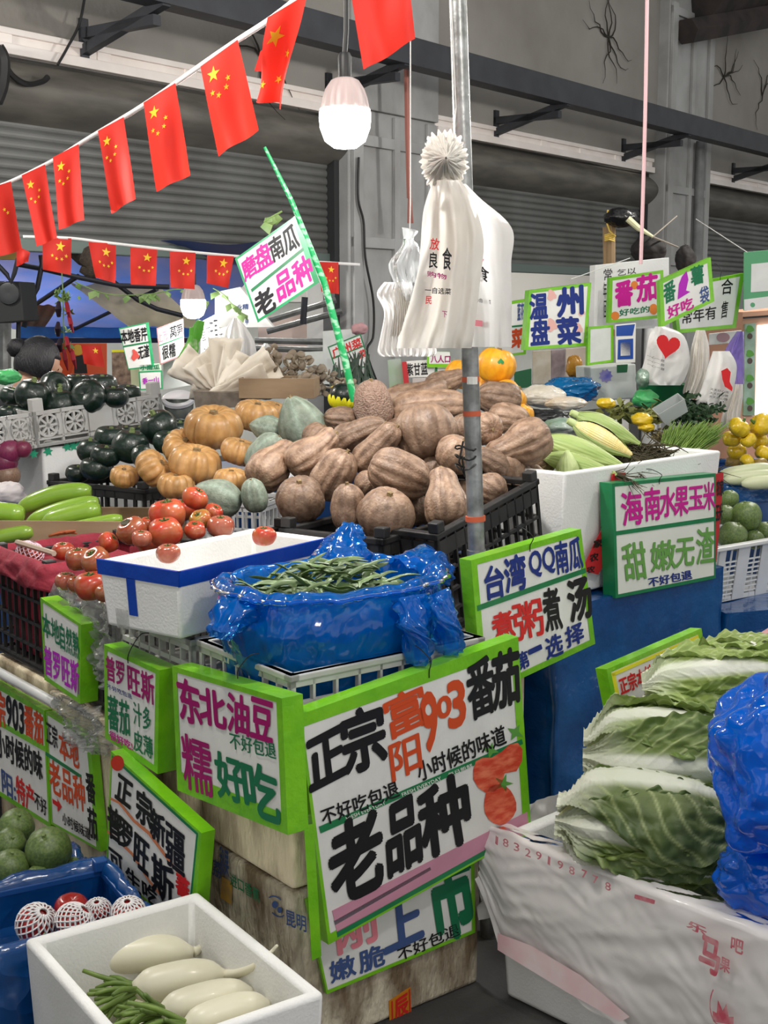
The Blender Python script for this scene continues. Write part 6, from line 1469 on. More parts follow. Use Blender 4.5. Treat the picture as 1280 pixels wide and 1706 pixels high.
hung('white shopping bag with a big red heart hung below the sweet potato sign', [(544, 1092, 1110), (560, 1082, 1140), (600, 1074, 1150), (630, 1066, 1142), (642, 1076, 1134)], 5.05, BAGW, 2, .01,
     [('p', heart(1113, 576, 20, 22, .2), HRT)] + [('t', ('一心一意', (1079, 590 + 7 * q), (1108, 600 + 7 * q), (1078, 594 + 7 * q)), ink('k')) for q in range(3)], seed=1)
hung('sheaf of creased greyish bags hanging beside the red heart bag', [(550, 1160, 1175), (580, 1152, 1182), (620, 1146, 1180), (652, 1138, 1168), (658, 1142, 1160)], 5.15, BAGY, 4, .018, seed=4)
hung('white shopping bag with a red stocking shape and lines of print', [(585, 1188, 1216), (610, 1180, 1228), (650, 1168, 1222), (672, 1160, 1212), (684, 1190, 1206)], 5.0, BAGW, 2, .008,
     [('p', [(1202, 618), (1212, 613), (1218, 620), (1216, 636), (1221, 646), (1220, 652), (1208, 644), (1204, 632)], HRT)] + [('t', ('天天好心情', (1184 - q, 646 + 6 * q), (1215 - q, 652 + 6 * q), (1183 - q, 650 + 6 * q)), ink('k')) for q in range(3)], seed=7)
hung('purple-blue printed bag hanging by the edge of the lit fridge', [(552, 1228, 1240), (580, 1210, 1240), (605, 1204, 1240), (640, 1216, 1240)], 5.3, mat('purple_bag', (.16, .11, .40), .4, c2=(.22, .15, .42), scale=8, bump=.4), 2, .01, seed=9)
hung('grey creased bag hanging against the dark fridge edge', [(640, 1222, 1238), (660, 1216, 1238), (690, 1204, 1234), (712, 1200, 1232)], 5.2, BAGY, 3, .014, seed=11)
board('white printed card tucked under the thin-lettered sign', bk(5.9), [(1182, 556), (1236, 550), (1236, 570), (1182, 575)], .006, 0, name='printed_card', cat='card', shapes=[('pink_oval', ell(1205, 562, 11, 8), mat('dull_pink_oval', (.42, .25, .28), .6))])
mb = MB()
for s in (-1, 1): mb.tube([wp(5.95, 1.3, .5), wp(6.0 + .02 * s, 2.2, .5 + .02 * s)], .022, 6)
# wooden post with black strapping
tp = thing('wooden_post', 'weathered wooden post bound with yellow cord beside the pillar', 'post', at(1019, 470, 6.4))
MB().tube([at(1018, 560, 6.4), at(1018, 372, 6.4)], .022, 8).tube([at(1012, 560, 6.42), at(1010, 378, 6.42)], .016, 8).build('timber', mat('weathered_wood', (.30, .20, .10), .8, c2=(.2, .13, .07), scale=14, stretch=(1, 1, .2)), tp)
mb = MB()
for q in range(4): mb.tube([at(1008, 392 + 3 * q, 6.36), at(1015, 390 + 3 * q, 6.34), at(1024, 393 + 3 * q, 6.36)], .004, 5)
mb.tube([at(1013, 350, 6.36), at(1011, 370, 6.35), at(1016, 385, 6.35), at(1026, 394, 6.35)], .004, 5)
mb.build('yellow_cord', mat('yellow_cord', (.6, .42, .08), .7), tp)
crinkle('black plastic bag knotted at the top of the wooden post', at(1033, 362, 6.35), .075, .06, .045, 5, mat('black_bag_film', (.008, .008, .009), .3, bump=.8, bscale=26), seg=50, rings=34)
crinkle('black cloth bundle hanging before the far pillar', at(1082, 418, 6.6), .085, .06, .07, 9, mat('black_cloth', (.01, .008, .008), .8, bump=.5, bscale=20), 'cloth_bundle', cat='bundle', seg=50, rings=34)
crinkle('dark cloth bundle hanging beside the foot of the conduit pipe', at(1142, 432, 6.8), .05, .05, .07, 12, MATS['black_cloth'], 'cloth_bundle', cat='bundle', seg=40, rings=30)
tag(MB().tube([at(1046, 364, 6.3), at(1064, 380, 6.3), at(1088, 394, 6.3)], [.016, .014, .006], 8).build('pale_rod', mat('pale_yellow_rod', (.7, .68, .42), .5)), 'short pale yellow rod sticking out of the black bag', 'rod')
tag(MB().tube([at(1086, 396, 6.4), at(1128, 360, 6.9)], .004, 5).tube([at(1086, 394, 6.4), at(1130, 412, 6.9)], .005, 5).build('slack_rope', mat('dull_rope', (.2, .18, .15), .8)), 'dull rope tying the black bundle to the pillar', 'rope')
for q, lab in enumerate(('thin white string slung from the pillar to the green poster', 'thin white string slung to the foam lid')):
    a, b2_ = ((1160, 365), (1245, 420)) if q == 0 else ((952, 465), (1050, 430))
    tag(MB().tube([at(*a, 6.6 - q), at(*b2_, 5.7)], .002, 5).build('white_string', MATS['white_string']), lab, 'string')
# back stall behind the yellow pumpkins
PB_ = bk(6.2, .3)
board('pale poster with a drawing of a vegetable under the blue leaf sign', PB_, [(888, 585), (918, 583), (918, 640), (888, 640)], .006, 0, face=mat('beige_poster', (.62, .57, .48), .6, c2=(.5, .42, .3), scale=14), name='poster', cat='poster')
board('narrow photo poster between two pale ones at the back', PB_, [(919, 583), (942, 582), (942, 634), (919, 636)], .006, 0, face=mat('photo_poster', (.45, .36, .36), .5, c2=(.10, .06, .06), scale=9), name='poster', cat='poster')
board('peach poster behind the amber bag', PB_, [(943, 581), (978, 578), (978, 640), (943, 640)], .006, 0, face=mat('peach_poster', (.66, .55, .45), .6), name='poster', cat='poster')
board('dark green panel behind the yellow pumpkins', PB_, [(858, 620), (886, 614), (886, 645), (858, 648)], .01, 0, face=mat('dark_green_panel', (.015, .13, .05), .5), name='green_board', cat='board')
crinkle('amber bag hanging under the blue leaf vegetable sign', at(957, 611, 5.7), .036, .03, .048, 2, mat('amber_film', (.50, .24, .02), .3, c2=(.36, .16, .02), scale=20, bump=.6, bscale=30), seg=40, rings=30)
crinkle('bright blue plastic bag lying behind the packed vegetables', at(952, 648, 5.3), .105, .08, .052, 4, film('turquoise_blue_film', (.01, .25, .62), .2, .12, .9, 16, tint=(.05, .5, .85)), seg=70, rings=44, amp=.35)
crinkle('clear packed bag of pale vegetables beside the yellow pumpkins', at(905, 660, 4.9), .085, .06, .04, 6, mat('packed_vegetable_film', (.55, .50, .40), .3, c2=(.66, .62, .55), scale=9, bump=.7, bscale=24), seg=60, rings=40)
crinkle('clear bag with orange carrots showing through at the back', at(942, 672, 4.85), .075, .05, .026, 7, mat('carrot_bag_film', (.62, .48, .33), .3, c2=(.6, .57, .5), scale=9, bump=.7, bscale=24), seg=60, rings=40)
crinkle('glossy black plastic bag behind the corn box', at(905, 700, 4.5), .10, .07, .035, 8, MATS['black_bag_film'], seg=60, rings=40, amp=.4)
crinkle('green-tinted clear bag at the back edge of the corn box', at(935, 710, 4.3), .06, .05, .026, 10, mat('green_tint_film', (.12, .26, .15), .3, c2=(.45, .5, .47), scale=9, bump=.7, bscale=24), seg=50, rings=34)
wt = thing('plastic_box', 'clear-fronted white box with a blue flower picture under the payment board', 'box', at(1018, 665, 5.5)); pwt = bk(5.4, .3)
MB().prism([pwt.hit(*p) for p in ((984, 612), (1060, 606), (1062, 664), (988, 668))], -pwt.n * .15).build('body', LPN, wt, smooth=False, bevel=.006)
MB().add([pwt.hit(x, y, .003) for x, y in star(1009, 626, 12, 9, .2, .75)], [tuple(range(18))]).build('flower_picture', mat('blue_flower_print', (.12, .12, .5), .5, c2=(.4, .35, .6), scale=20), wt, smooth=False)
MB().prism([pwt.hit(*p, .002) for p in ((1028, 608), (1046, 607), (1045, 620), (1028, 621))], -pwt.n * .002).build('green_label', MATS['dark_green_panel'], wt, smooth=False)
GTUB = mat('dark_green_tub', (.012, .16, .045), .35)
tb2 = thing('plastic_tub', 'dark green plastic tub below the red heart bag', 'tub', at(1100, 672, 5.3))
q0 = at(1108, 662, 5.3)
MB().lathe([(.07, -.06), (.085, .05), (.09, .055), (.082, .05), (.066, -.05)], 28, fn=lambda a, i, r, z: q0 + V((r * math.cos(a) * 1.3, r * math.sin(a), z))).build('body', GTUB, tb2)
crinkle('green plastic bag slumped before the dark green tub', at(1075, 664, 5.1), .05, .045, .035, 13, mat('green_bag_film', (.05, .38, .10), .3, c2=(.10, .5, .18), scale=8, bump=.7, bscale=24), seg=50, rings=34)
crinkle('shiny silver and green bag with a red tie beside the heart bag', at(1072, 630, 5.05), .028, .03, .036, 15, mat('silver_green_film', (.4, .5, .43), .2, c2=(.08, .2, .1), scale=14, bump=.8, bscale=30, metal=.3), seg=44, rings=30)
# ---------------------------------------------------------------- greens behind the corn
def tuft(label, name, cat, c, n, ln, spread, m, up=.7, w=.0022, seed=0, lean=(0, 0, 0), base=None, bm=None, leaf=0., kind=None):
    rn = random.Random(seed); t = thing(name, label, cat, c); mb = MB(); lf = MB()
    for q in range(n):
        a = rn.uniform(0, 2 * PI); r0 = rn.uniform(0, 1) ** .5; d = V((math.cos(a) * spread[0] * r0, math.sin(a) * spread[1] * r0, 0))
        e = c + d * 1.7 + V(lean) * rn.uniform(.6, 1.1) + Z * ln * up * rn.uniform(.5, 1.1); s = c + d * .6
        m1 = (s + e) / 2 + Z * ln * .16 + V((rn.gauss(0, .006), rn.gauss(0, .006), 0))
        mb.tube([s, m1, e], [w, w, w * .5], 4, cap=False)
        if leaf:
            for k in range(3):
                p = e + V((rn.gauss(0, leaf), rn.gauss(0, leaf), rn.gauss(0, leaf * .7))); x = V((rn.gauss(0, 1), rn.gauss(0, 1), rn.gauss(0, .5))).normalized() * leaf; y = V((rn.gauss(0, 1), rn.gauss(0, 1), rn.gauss(0, 1))).normalized() * leaf
                lf.add([p - x, p - y * .7 + x * .2, p + x, p + y * .7 + x * .2, p + Z * leaf * .25], [(0, 1, 4), (1, 2, 4), (2, 3, 4), (3, 0, 4)])
    mb.build('stalks', bm or m, t)
    if leaf: lf.build('leaves', m, t, smooth=True, angle=180)
    return t
CHV = mat('fine_green_shoots', (.20, .32, .06), .5, c2=(.12, .22, .035), scale=30); CHW = mat('white_shoot_stems', (.60, .62, .42), .5); PARS = mat('dark_parsley_leaf', (.022, .065, .018), .6, c2=(.012, .04, .012), scale=30)
OLV = mat('olive_leaf', (.12, .15, .03), .6, c2=(.22, .22, .05), scale=20)
tuft('fine green shoots with pale stems bundled behind the corn sign', 'chive_shoots', 'greens', at(1116, 782, 4.60), 520, .085, (.065, .03), CHV, .9, .0021, 2, (.11, .03, .085))
tuft('pale lower stems of the fine green shoots', 'chive_bundle', 'greens', at(1104, 788, 4.54), 220, .055, (.06, .02), CHW, .5, .0028, 3, (.05, .02, .055))
tuft('dark green bunch of parsley behind the fine shoots', 'parsley_bunch', 'greens', at(1158, 735, 4.85), 60, .10, (.05, .04), PARS, .9, .002, 4, (.0, 0, .03), leaf=.015)
tuft('olive leafy greens at the back of the corn beside the clear box', 'leafy_greens', 'greens', at(1065, 705, 4.9), 46, .06, (.07, .04), OLV, .8, .0025, 5, leaf=.022)
tuft('brownish wilted herbs before the parsley', 'wilted_herbs', 'greens', at(1112, 738, 4.75), 60, .05, (.04, .03), mat('wilted_herb', (.14, .10, .04), .7, c2=(.2, .18, .07), scale=30), .8, .0025, 6, leaf=.008)
YLW = mat('yellow_pepper_skin', (.72, .52, .015), .3, c2=(.62, .40, .012), scale=5, coat=.3)
tuft('dark green herbs beneath the bags by the fridge', 'leafy_greens', 'greens', at(1172, 690, 5.0), 50, .07, (.05, .04), PARS, .8, .002, 8, leaf=.018)
for i, (x, y, w, lab) in enumerate([(1070, 699, 30, 'crumpled yellow bag of peppers behind the corn tip'), (1078, 712, 22, 'yellow pepper below the crumpled yellow bag'), (1010, 672, 26, 'yellow leaf scrap behind the highest corn cob')]):
    crinkle(lab, at(x, y, 4.75), w / 2 * 4.75 / F * 1.2, .025, w / 2 * 4.75 / F * .7, 20 + i, YLW, 'yellow_pepper', .3, 'pepper', 36, 24)
bx = thing('plastic_box', 'clear plastic takeaway box tilted among the greens', 'box', at(1118, 690, 4.75)); 
mbx = MB(); M = Matrix.Translation(at(1118, 682, 4.75)) @ Matrix.Rotation(.55, 4, 'Y').inverted() @ Matrix.Rotation(.3, 4, 'X')
hollow(mbx, V((-.055, -.035, -.03)), V((1, 0, 0)), V((0, 1, 0)), .11, .07, .055, .004, .008); mbx.v = [M @ v for v in mbx.v]
mbx.build('body', film('frosted_box_film', (.62, .66, .66), .2, .35, .2, 10, tint=(.9, .92, .92)), bx, smooth=False)
# yellow peppers heap and loofah behind the basket
bc2 = at(1195, 742, 4.86)
crate('blue plastic crate of yellow peppers at the frame edge', V((bc2.x - .02, bc2.y + .02, .815)), (1, .2), .5, .25, .10, MATS['blue_plastic'], None, (10, 6))
foam_box('white foam box holding up the blue crate of yellow peppers', V((bc2.x + .02, bc2.y + .05, .806)), (1, .2), .4, .2, .008, shut=True, bev=.002)
PEP = 'yellow pepper'
for i, (x, y, w, lab) in enumerate([(1232, 712, 32, 'large yellow pepper at the top of the pepper heap'), (1219, 731, 28, 'yellow pepper at the outer side of the heap under the top one'), (1228, 752, 30, 'yellow pepper low in the heap facing the parsley'), (1247, 733, 24, 'yellow pepper with a green stem in the middle of the heap'),
                                   (1268, 708, 36, 'yellow pepper high at the frame edge'), (1266, 735, 28, 'yellow pepper beside the green stem at the frame edge'), (1245, 770, 24, 'round bright yellow pepper lowest in the heap'), (1272, 755, 26, 'yellow pepper in shade at the frame edge'), (1222, 771, 24, 'brownish pepper at the foot of the heap'), (1266, 775, 26, 'brown spotted pepper at the foot of the heap by the frame edge')]):
    sk_ = YLW if i < 8 else mat('brownish_pepper', (.26, .17, .04), .4)
    p = at(x, y, 4.95 + (i % 3) * .05); s = w / 2 * 4.98 / F * 1.15
    r = thing('yellow_pepper', lab, 'pepper', p, M=orient(p, 60 + i * 25, .2, i, s))
    fruit('tomato', 4, .16, 0, i * 1.3, .08, 28, 14).build('body', sk_, r, angle=180, local=True)
    MB().tube([V((0, 0, .5)), V((.03, .02, .8)), V((.1, .05, 1.0))], [.22, .12, .10], 7).build('stem', mat('green_pepper_stem', (.06, .14, .02), .6), r, local=True)
LUF = mat('pale_white_gourd', (.52, .55, .36), .4, c2=(.46, .5, .3), scale=8)
for i, (a, b_, lab) in enumerate([((1196, 792), (1290, 778), 'pale whitish gourd at the back of the row above the blue strip'), ((1206, 800), (1300, 790), 'pale whitish gourd in front of the row above the blue strip'), ((1236, 806), (1320, 800), 'pale whitish gourd nearest the frame edge above the blue strip')]):
    c = [at(a[0] + (b_[0] - a[0]) * q / 12, a[1] + (b_[1] - a[1]) * q / 12, 4.75 - .04 * i) for q in range(13)]
    tag(MB().tube(c, [.008, .017, .022, .024, .025, .025, .025, .025, .025, .024, .022, .017, .008], 14).build('white_gourd', LUF, angle=180), lab, 'gourd')
tag(MB().obox(at(1210, 842, 4.72), V((.5, .1, 0)), V((-.02, .1, 0)), Z * .075).build('blue_ledge', TARPB, smooth=False, bevel=.008), 'bright blue covered ledge under the row of pale gourds', 'ledge')
# ---------------------------------------------------------------- far stall under the blue tarpaulin, left of the pillar
TBL = mat('blue_tarpaulin_roof', (.05, .11, .36), .5, c2=(.13, .14, .30), scale=2.5, detail=5, trans=.3); TBE = mat('beige_tarpaulin_patch', (.66, .58, .40), .7, c2=(.42, .37, .25), scale=5, trans=.2); TBS = mat('bright_blue_valance', (.02, .20, .62), .4, c2=(.01, .12, .45), scale=8)
def canopy(label, corners, Ys, m, name='tarpaulin', sag=.05, seed=0):
    c = [at(*p, y) for p, y in zip(corners, Ys)]
    def fn(s, t): return (c[0] * (1 - s) + c[1] * s) * (1 - t) + (c[3] * (1 - s) + c[2] * s) * t - Z * sag * (math.sin(3 * PI * s) ** 2 + .5 * nz((s * 5, t * 5, seed), 1))
    return tag(MB().grid(fn, 40, 24).build(name, m, angle=180), label, 'tarpaulin')
canopy('faded blue tarpaulin roof over the far stall', [(-60, 395), (470, 400), (345, 545), (20, 548)], (7.4, 7.6, 9.2, 9.2), TBL, sag=.03)
canopy('beige tarpaulin patch slung beneath the blue roof', [(115, 470), (262, 474), (332, 540), (215, 545)], (7.9, 8.1, 8.0, 7.8), TBE, sag=.02, seed=3)
canopy('beige tarpaulin end with red print beneath the blue roof', [(40, 505), (100, 508), (75, 545), (30, 545)], (8.4, 8.4, 8.8, 8.8), mat('beige_red_tarpaulin', (.46, .36, .27), .7, c2=(.45, .16, .10), scale=5), sag=.01, seed=5)
canopy('bright blue valance hanging along the far stall', [(28, 543), (330, 546), (330, 562), (28, 563)], (8.7, 8.7, 8.7, 8.7), TBS, sag=.004, seed=6)
tag(MB().prism([at(28, 563, 8.72), at(330, 563, 8.72), at(330, 571, 8.72), at(28, 572, 8.72)], V((0, .03, 0))).build('dark_rail', mat('navy_rail', (.01, .016, .06), .5), smooth=False), 'dark navy rail under the bright blue valance', 'rail')
DPIPE = mat('dark_frame_pipe', (.02, .022, .03), .5, metal=.4)
def pipe(label, pts, r=.02, m=DPIPE, name='frame_pipe'): return tag(MB().tube([at(x, y, Y) for x, y, Y in pts], r, 8).build(name, m), label, 'pipe')
pipe('dark bent pipe of the stall frame beside the speaker', [(40, 545, 7.0), (48, 505, 7.0), (62, 480, 7.0), (70, 440, 7.0), (68, 425, 7.0)], .014)
pipe('dark pipe running level under the flags', [(28, 440, 7.0), (70, 448, 7.0), (130, 462, 7.0), (200, 476, 7.0), (282, 478, 7.0)], .013)
pipe('dark pipe slanting beneath the blue tarpaulin roof', [(40, 520, 8.2), (130, 460, 7.6)], .014)
pipe('dark pipe across the blue roof toward the far bulb', [(190, 470, 7.4), (230, 500, 7.4), (262, 515, 7.4), (305, 526, 7.4)], .013)
pipe('thin dark pipe slanting down to the valance', [(125, 548, 8.6), (262, 482, 7.8)], .012)
pipe('dark cable loop at the frame edge over the speaker', [(-5, 440, 6.6), (12, 458, 6.6), (18, 470, 6.6), (24, 455, 6.6), (30, 430, 6.6)], .012)
pipe('pale galvanised post behind the speaker', [(8, 470, 7.2), (8, 640, 7.2)], .035, GALV, 'frame_post')
pipe('thin dark stand pole under the speaker', [(31, 530, 6.9), (30, 575, 6.9)], .012)
for q, (pts, lab) in enumerate((([(445, 535, 8.5), (560, 500, 8.5)], 'galvanised rail high behind the stick'), ([(445, 552, 8.5), (570, 518, 8.5)], 'second galvanised rail behind the stick'), ([(425, 567, 8.3), (560, 570, 8.3)], 'level galvanised rail behind the mushrooms'), ([(505, 540, 8.2), (508, 495, 8.2)], 'short dark upright hanging from the rails'), ([(425, 580, 8.35), (560, 584, 8.35)], 'lower level rail behind the mushrooms'))):
    pipe(lab, pts, .02, GALV if q != 3 else DPIPE)
tag(MB().prism([at(430, 600, 8.9), at(572, 595, 8.9), at(572, 505, 8.9), at(430, 530, 8.9)], V((0, .02, 0))).build('pink_screen', mat('pale_pink_panel', (.66, .52, .47), .7), smooth=False), 'pale pinkish panel seen between the rails behind the stick', 'panel')
tag(MB().prism([at(478, 612, 8.0), at(540, 608, 8.0), at(540, 585, 8.0), at(478, 588, 8.0)], V((0, .02, 0))).build('pale_screen', LPN, smooth=False), 'pale green-white panel behind the mushrooms', 'panel')
sp = thing('loudspeaker', 'black loudspeaker on a stand under the flags at the frame edge', 'loudspeaker', at(15, 538, 6.7))
MB().prism([at(*p, 6.7) for p in ((-8, 468), (33, 469), (40, 535), (-8, 539))], V((.02, .22, 0))).build('cabinet', mat('black_speaker_cloth', (.014, .016, .017), .7), sp, smooth=False, bevel=.006)
MB().lathe([(.001, .0), (.03, .004), (.052, .0), (.056, .006), (.058, .0)], 28, fn=lambda a, i, r, z: at(14, 488, 6.69) + V((r * math.cos(a), -z, r * math.sin(a)))).build('driver_ring', mat('dark_ring', (.03, .033, .036), .4), sp)
tag(MB().prism([at(*p, 6.95) for p in ((-8, 400), (32, 402), (34, 432), (-8, 432))], V((0, .1, 0))).build('yellow_white_board', mat('yellow_white_board', (.6, .56, .5), .6, c2=(.6, .36, .03), scale=3), smooth=False), 'pale board with a yellow edge above the speaker', 'board')
tag(MB().tube([at(118, 418, 7.1), at(140, 425, 7.1), at(158, 440, 7.1), at(150, 455, 7.1), at(135, 448, 7.1)], [.03, .06, .06, .05, .02], 10).build('dark_basket', mat('dark_wicker', (.06, .045, .03), .9, c2=(.03, .022, .018), scale=60, bump=.8), angle=180), 'dark woven basket hung under the tarpaulin behind the flags', 'basket')
# hanging chillies and aubergines
hg = thing('hanging_vegetable_string', 'decorative string of dark aubergines and red chillies hanging under the blue roof', 'decoration', at(105, 600, 6.3))
mb = MB()
for q, (x, y, h_) in enumerate(((98, 515, 24), (97, 548, 22), (100, 575, 20))): mb.tube([at(x, y - h_ / 2, 6.3), at(x - 1, y, 6.28), at(x, y + h_ / 2, 6.3)], [.008, .016, .010], 8)
mb.build('aubergines', mat('dark_aubergine', (.02, .012, .02), .3), hg)
mb = MB()
for q, (x, y, h_) in enumerate(((113, 520, 30), (117, 540, 28), (108, 600, 34), (122, 600, 30), (112, 575, 26))): mb.tube([at(x - 2, y - h_ / 2, 6.3), at(x + 1, y, 6.27), at(x + 5, y + h_ / 2, 6.3)], [.010, .011, .003], 7)
mb.build('chillies', mat('dark_red_chilli', (.22, .015, .025), .3), hg)
mb = MB(); rn = random.Random(9)
for q in range(60):
    c = at(rn.gauss(106, 7), rn.choice((490, 494, 498, 520, 550, 575)) + rn.gauss(0, 3), 6.3); x = V((rn.gauss(0, 1), rn.gauss(0, 1), rn.gauss(0, 1))).normalized() * .02; y = V((rn.gauss(0, 1), rn.gauss(0, 1), rn.gauss(0, 1))).normalized() * .01
    mb.add([c - x, c - y, c + x, c + y], [(0, 1, 2, 3)])
mb.tube([at(103, 450, 6.3), at(105, 490, 6.3), at(107, 600, 6.3)], .003, 5)
mb.build('ivy_leaves', mat('plastic_ivy', (.12, .22, .06), .5, c2=(.2, .3, .1), scale=20), hg, angle=180)
mb = MB()
def vine(label, pts, Y, n, seed):
    t = thing('hanging_ivy', label, 'ivy', at(*pts[-1], Y)); rn = random.Random(seed); c = cat_spline([tuple(at(x, y, Y)) for x, y in pts], 30); mb = MB()
    MB().tube([V(q) for q in c], .003, 5).build('stem', MATS['plastic_ivy'], t)
    for q in range(n):
        p = V(c[rn.randint(0, 30)]); d = rn.uniform(.035, .06); x = V((rn.gauss(0, .5), rn.gauss(0, .3), -1)).normalized() * d; y = V((1, rn.gauss(0, .5), rn.gauss(0, .3))).normalized() * d * .45
        mb.add([p, p + x * .35 - y, p + x, p + x * .35 + y, p + x * .5 + V((0, -.008, 0))], [(0, 1, 4), (1, 2, 4), (2, 3, 4), (3, 0, 4)])
    mb.build('leaves', MATS['plastic_ivy'], t, angle=180)
vine('green ivy leaves trailing along the blue roof beside the far bulb', [(125, 470), (180, 490), (250, 490), (300, 482), (340, 500)], 6.9, 22, 2)
vine('green ivy sprig hanging before the white box and clear bag', [(355, 480), (372, 490), (385, 505), (398, 515), (404, 535)], 6.5, 8, 3)
vine('ivy sprig dangling by the green stick and squash sign', [(440, 370), (452, 362), (470, 352)], 4.1, 4, 5)
# person
def person():
    t = thing('person', 'person with black hair tied in a bun, bending behind the grey squash crate', 'person', (at(62, 700, 6.3).x, 6.35, 0))
    o = V((t.location.x, 6.35, 0)); hd = at(64, 606, 6.2)
    vs = [(0, .10, .50), (0, .06, .72), (0, .0, .92), (-.005, -.06, 1.04), (.0, -.10, 1.10), (-.17, .0, 1.02), (.17, .0, 1.02), (-.22, -.12, .80), (.22, -.12, .80), (-.16, -.34, .74), (.16, -.34, .74), (-.10, .08, .46), (.10, .08, .46), (-.16, -.34, .45), (.16, -.34, .45), (-.16, -.30, .06), (.16, -.30, .06), (-.16, -.42, .03), (.16, -.42, .03)]
    ed = [(0, 1), (1, 2), (2, 3), (3, 4), (2, 5), (2, 6), (5, 7), (6, 8), (7, 9), (8, 10), (0, 11), (0, 12), (11, 13), (12, 14), (13, 15), (14, 16), (15, 17), (16, 18)]
    rd = [.15, .15, .14, .065, .055, .075, .075, .05, .05, .036, .036, .09, .09, .065, .065, .045, .045, .04, .04]
    me = bpy.data.meshes.new('clothed_body'); me.from_pydata([tuple(V((v[0], -v[1] * -1, v[2]))) for v in vs], ed, [])
    b = bpy.data.objects.new('clothed_body', me); COL.objects.link(b); b.parent = t
    me.materials.append(mat('dark_jacket', (.015, .016, .02), .8))
    sm = b.modifiers.new('skin', 'SKIN')
    for i, r_ in enumerate(rd): me.skin_vertices[0].data[i].radius = (r_, r_)
    me.skin_vertices[0].data[0].use_root = True
    b.modifiers.new('sub', 'SUBSURF').render_levels = 2
    SKN = mat('skin', (.48, .27, .18), .5)
    h = MB()                                                          # head: skull, jaw, nose, ear; turned away to the right and down
    f = V((.75, .45, -.35)).normalized(); sd = f.cross(Z).normalized(); up = sd.cross(f)
    def hf(s, q):
        a, ph = 2 * PI * s, PI * q; d = V((math.cos(a) * math.sin(ph), math.sin(a) * math.sin(ph), math.cos(ph)))
        x, y, z = d.x * .098, d.y * .076, d.z * .115
        if z < 0: x *= 1 + .12 * z / .115; y *= 1 + .35 * z / .115
        if d.x > .9 and abs(d.y) < .2 and -.4 < d.z < .15: x += .018
        return hd + f * x + sd * y + up * z
    h.grid(hf, 32, 24, cu=True)
    for s in (-1, 1): h.lathe([(.004, -.012), (.016, -.006), (.018, .004), (.008, .010)], 12, fn=lambda a, i, r_, z: hd + sd * s * (.076 + z) + f * (r_ * .7 * math.cos(a) - .005) + up * (r_ * 1.5 * math.sin(a) - .01))
    h.tube([hd - up * .06 - f * .01, hd - up * .13 - f * .03, V((t.location.x, 6.33, 1.02))], [.055, .052, .06], 14)
    h.build('head', SKN, t, angle=180)
    fc = MB()
    for s in (-1, 1): fc.lathe([(.001, 0), (.008, .001), (.001, .004)], 10, fn=lambda a, i, r_, z: hd + f * (.088 + z) + sd * (s * .03 + r_ * 1.6 * math.cos(a)) + up * (.005 + r_ * .7 * math.sin(a)))
    fc.tube([hd + f * .088 - sd * .02 - up * .055, hd + f * .092 - up * .057, hd + f * .088 + sd * .02 - up * .055], .004, 6)
    fc.build('eyes_and_mouth', mat('dark_feature', (.10, .03, .025), .5), t)
    hr = MB()
    def hrf(s, q):
        a, ph = 2 * PI * s, PI * (.0 + .68 * q); d = V((math.cos(a) * math.sin(ph), math.sin(a) * math.sin(ph), math.cos(ph)))
        k = 1.10 + .02 * math.sin(30 * a) + .03 * nz(d * 3, 1, 2)
        if d.x > .55 and d.z < .35: k = .93
        return hd + f * (d.x * .098 * k - .008) + sd * d.y * .080 * k + up * (d.z * .115 * k + .004)
    hr.grid(hrf, 60, 24, cu=True)
    bn_ = hd - f * .085 + up * .045 + V((-.035, 0, 0))
    hr.lathe([(.002, -.045), (.03, -.038), (.046, -.01), (.044, .02), (.026, .042), (.002, .046)], 24, fn=lambda a, i, r_, z: bn_ + V((r_ * math.cos(a) * (1 + .06 * math.sin(6 * a + 60 * z)), r_ * math.sin(a), z)))
    hr.build('hair', mat('black_hair', (.006, .006, .009), .45, bump=.5, bscale=60, stretch=(4, 4, .6)), t, angle=180)
    MB().lathe([(.026, -.008), (.03, 0), (.026, .008)], 16, fn=lambda a, i, r_, z: hd - f * .072 + up * .04 + V((z - .02, r_ * math.cos(a), r_ * math.sin(a)))).build('hair_tie', mat('grey_hair_tie', (.6, .5, .5), .5), t)
person()
# things round the person
OB = Plane(at(100, 600, 7.6), (1, .1))
board('orange-red banner behind the person with a round yellow shape', OB, [(30, 572), (178, 572), (178, 625), (30, 625)], .01, 0, face=mat('orange_red_banner', (.72, .10, .03), .6), name='banner', cat='banner',
      shapes=[('yellow_disc', ell(130, 583, 9, 9), mat('yellow_disc', (.75, .45, .05), .6)), ('dark_patch', [(124, 594), (142, 590), (146, 622), (124, 622)], BLK)],
      texts=[('0', (101, 574), (121, 574), (101, 622), 'o', .12)])
flag('red flag with its pale lower half standing behind the dark squash', [(135, 575), (168, 576), (174, 612), (140, 606)], 7.0, [(.7, .25, .15, 0)], .01, 4)
board('tall dark picture of packed brown mushrooms with a yellow top edge', Plane(at(202, 610, 6.9), (1, 0)), [(186, 586), (219, 585), (219, 640), (187, 642)], .02, 0, face=mat('packed_mushroom_picture', (.10, .06, .04), .5, c2=(.32, .22, .16), scale=28), name='mushroom_picture', cat='picture',
      strips=[('yellow_edge', [(186, 583), (219, 582), (219, 586), (186, 587)], YEL)])
BL = Plane(at(220, 580, 6.5), (1, .05))
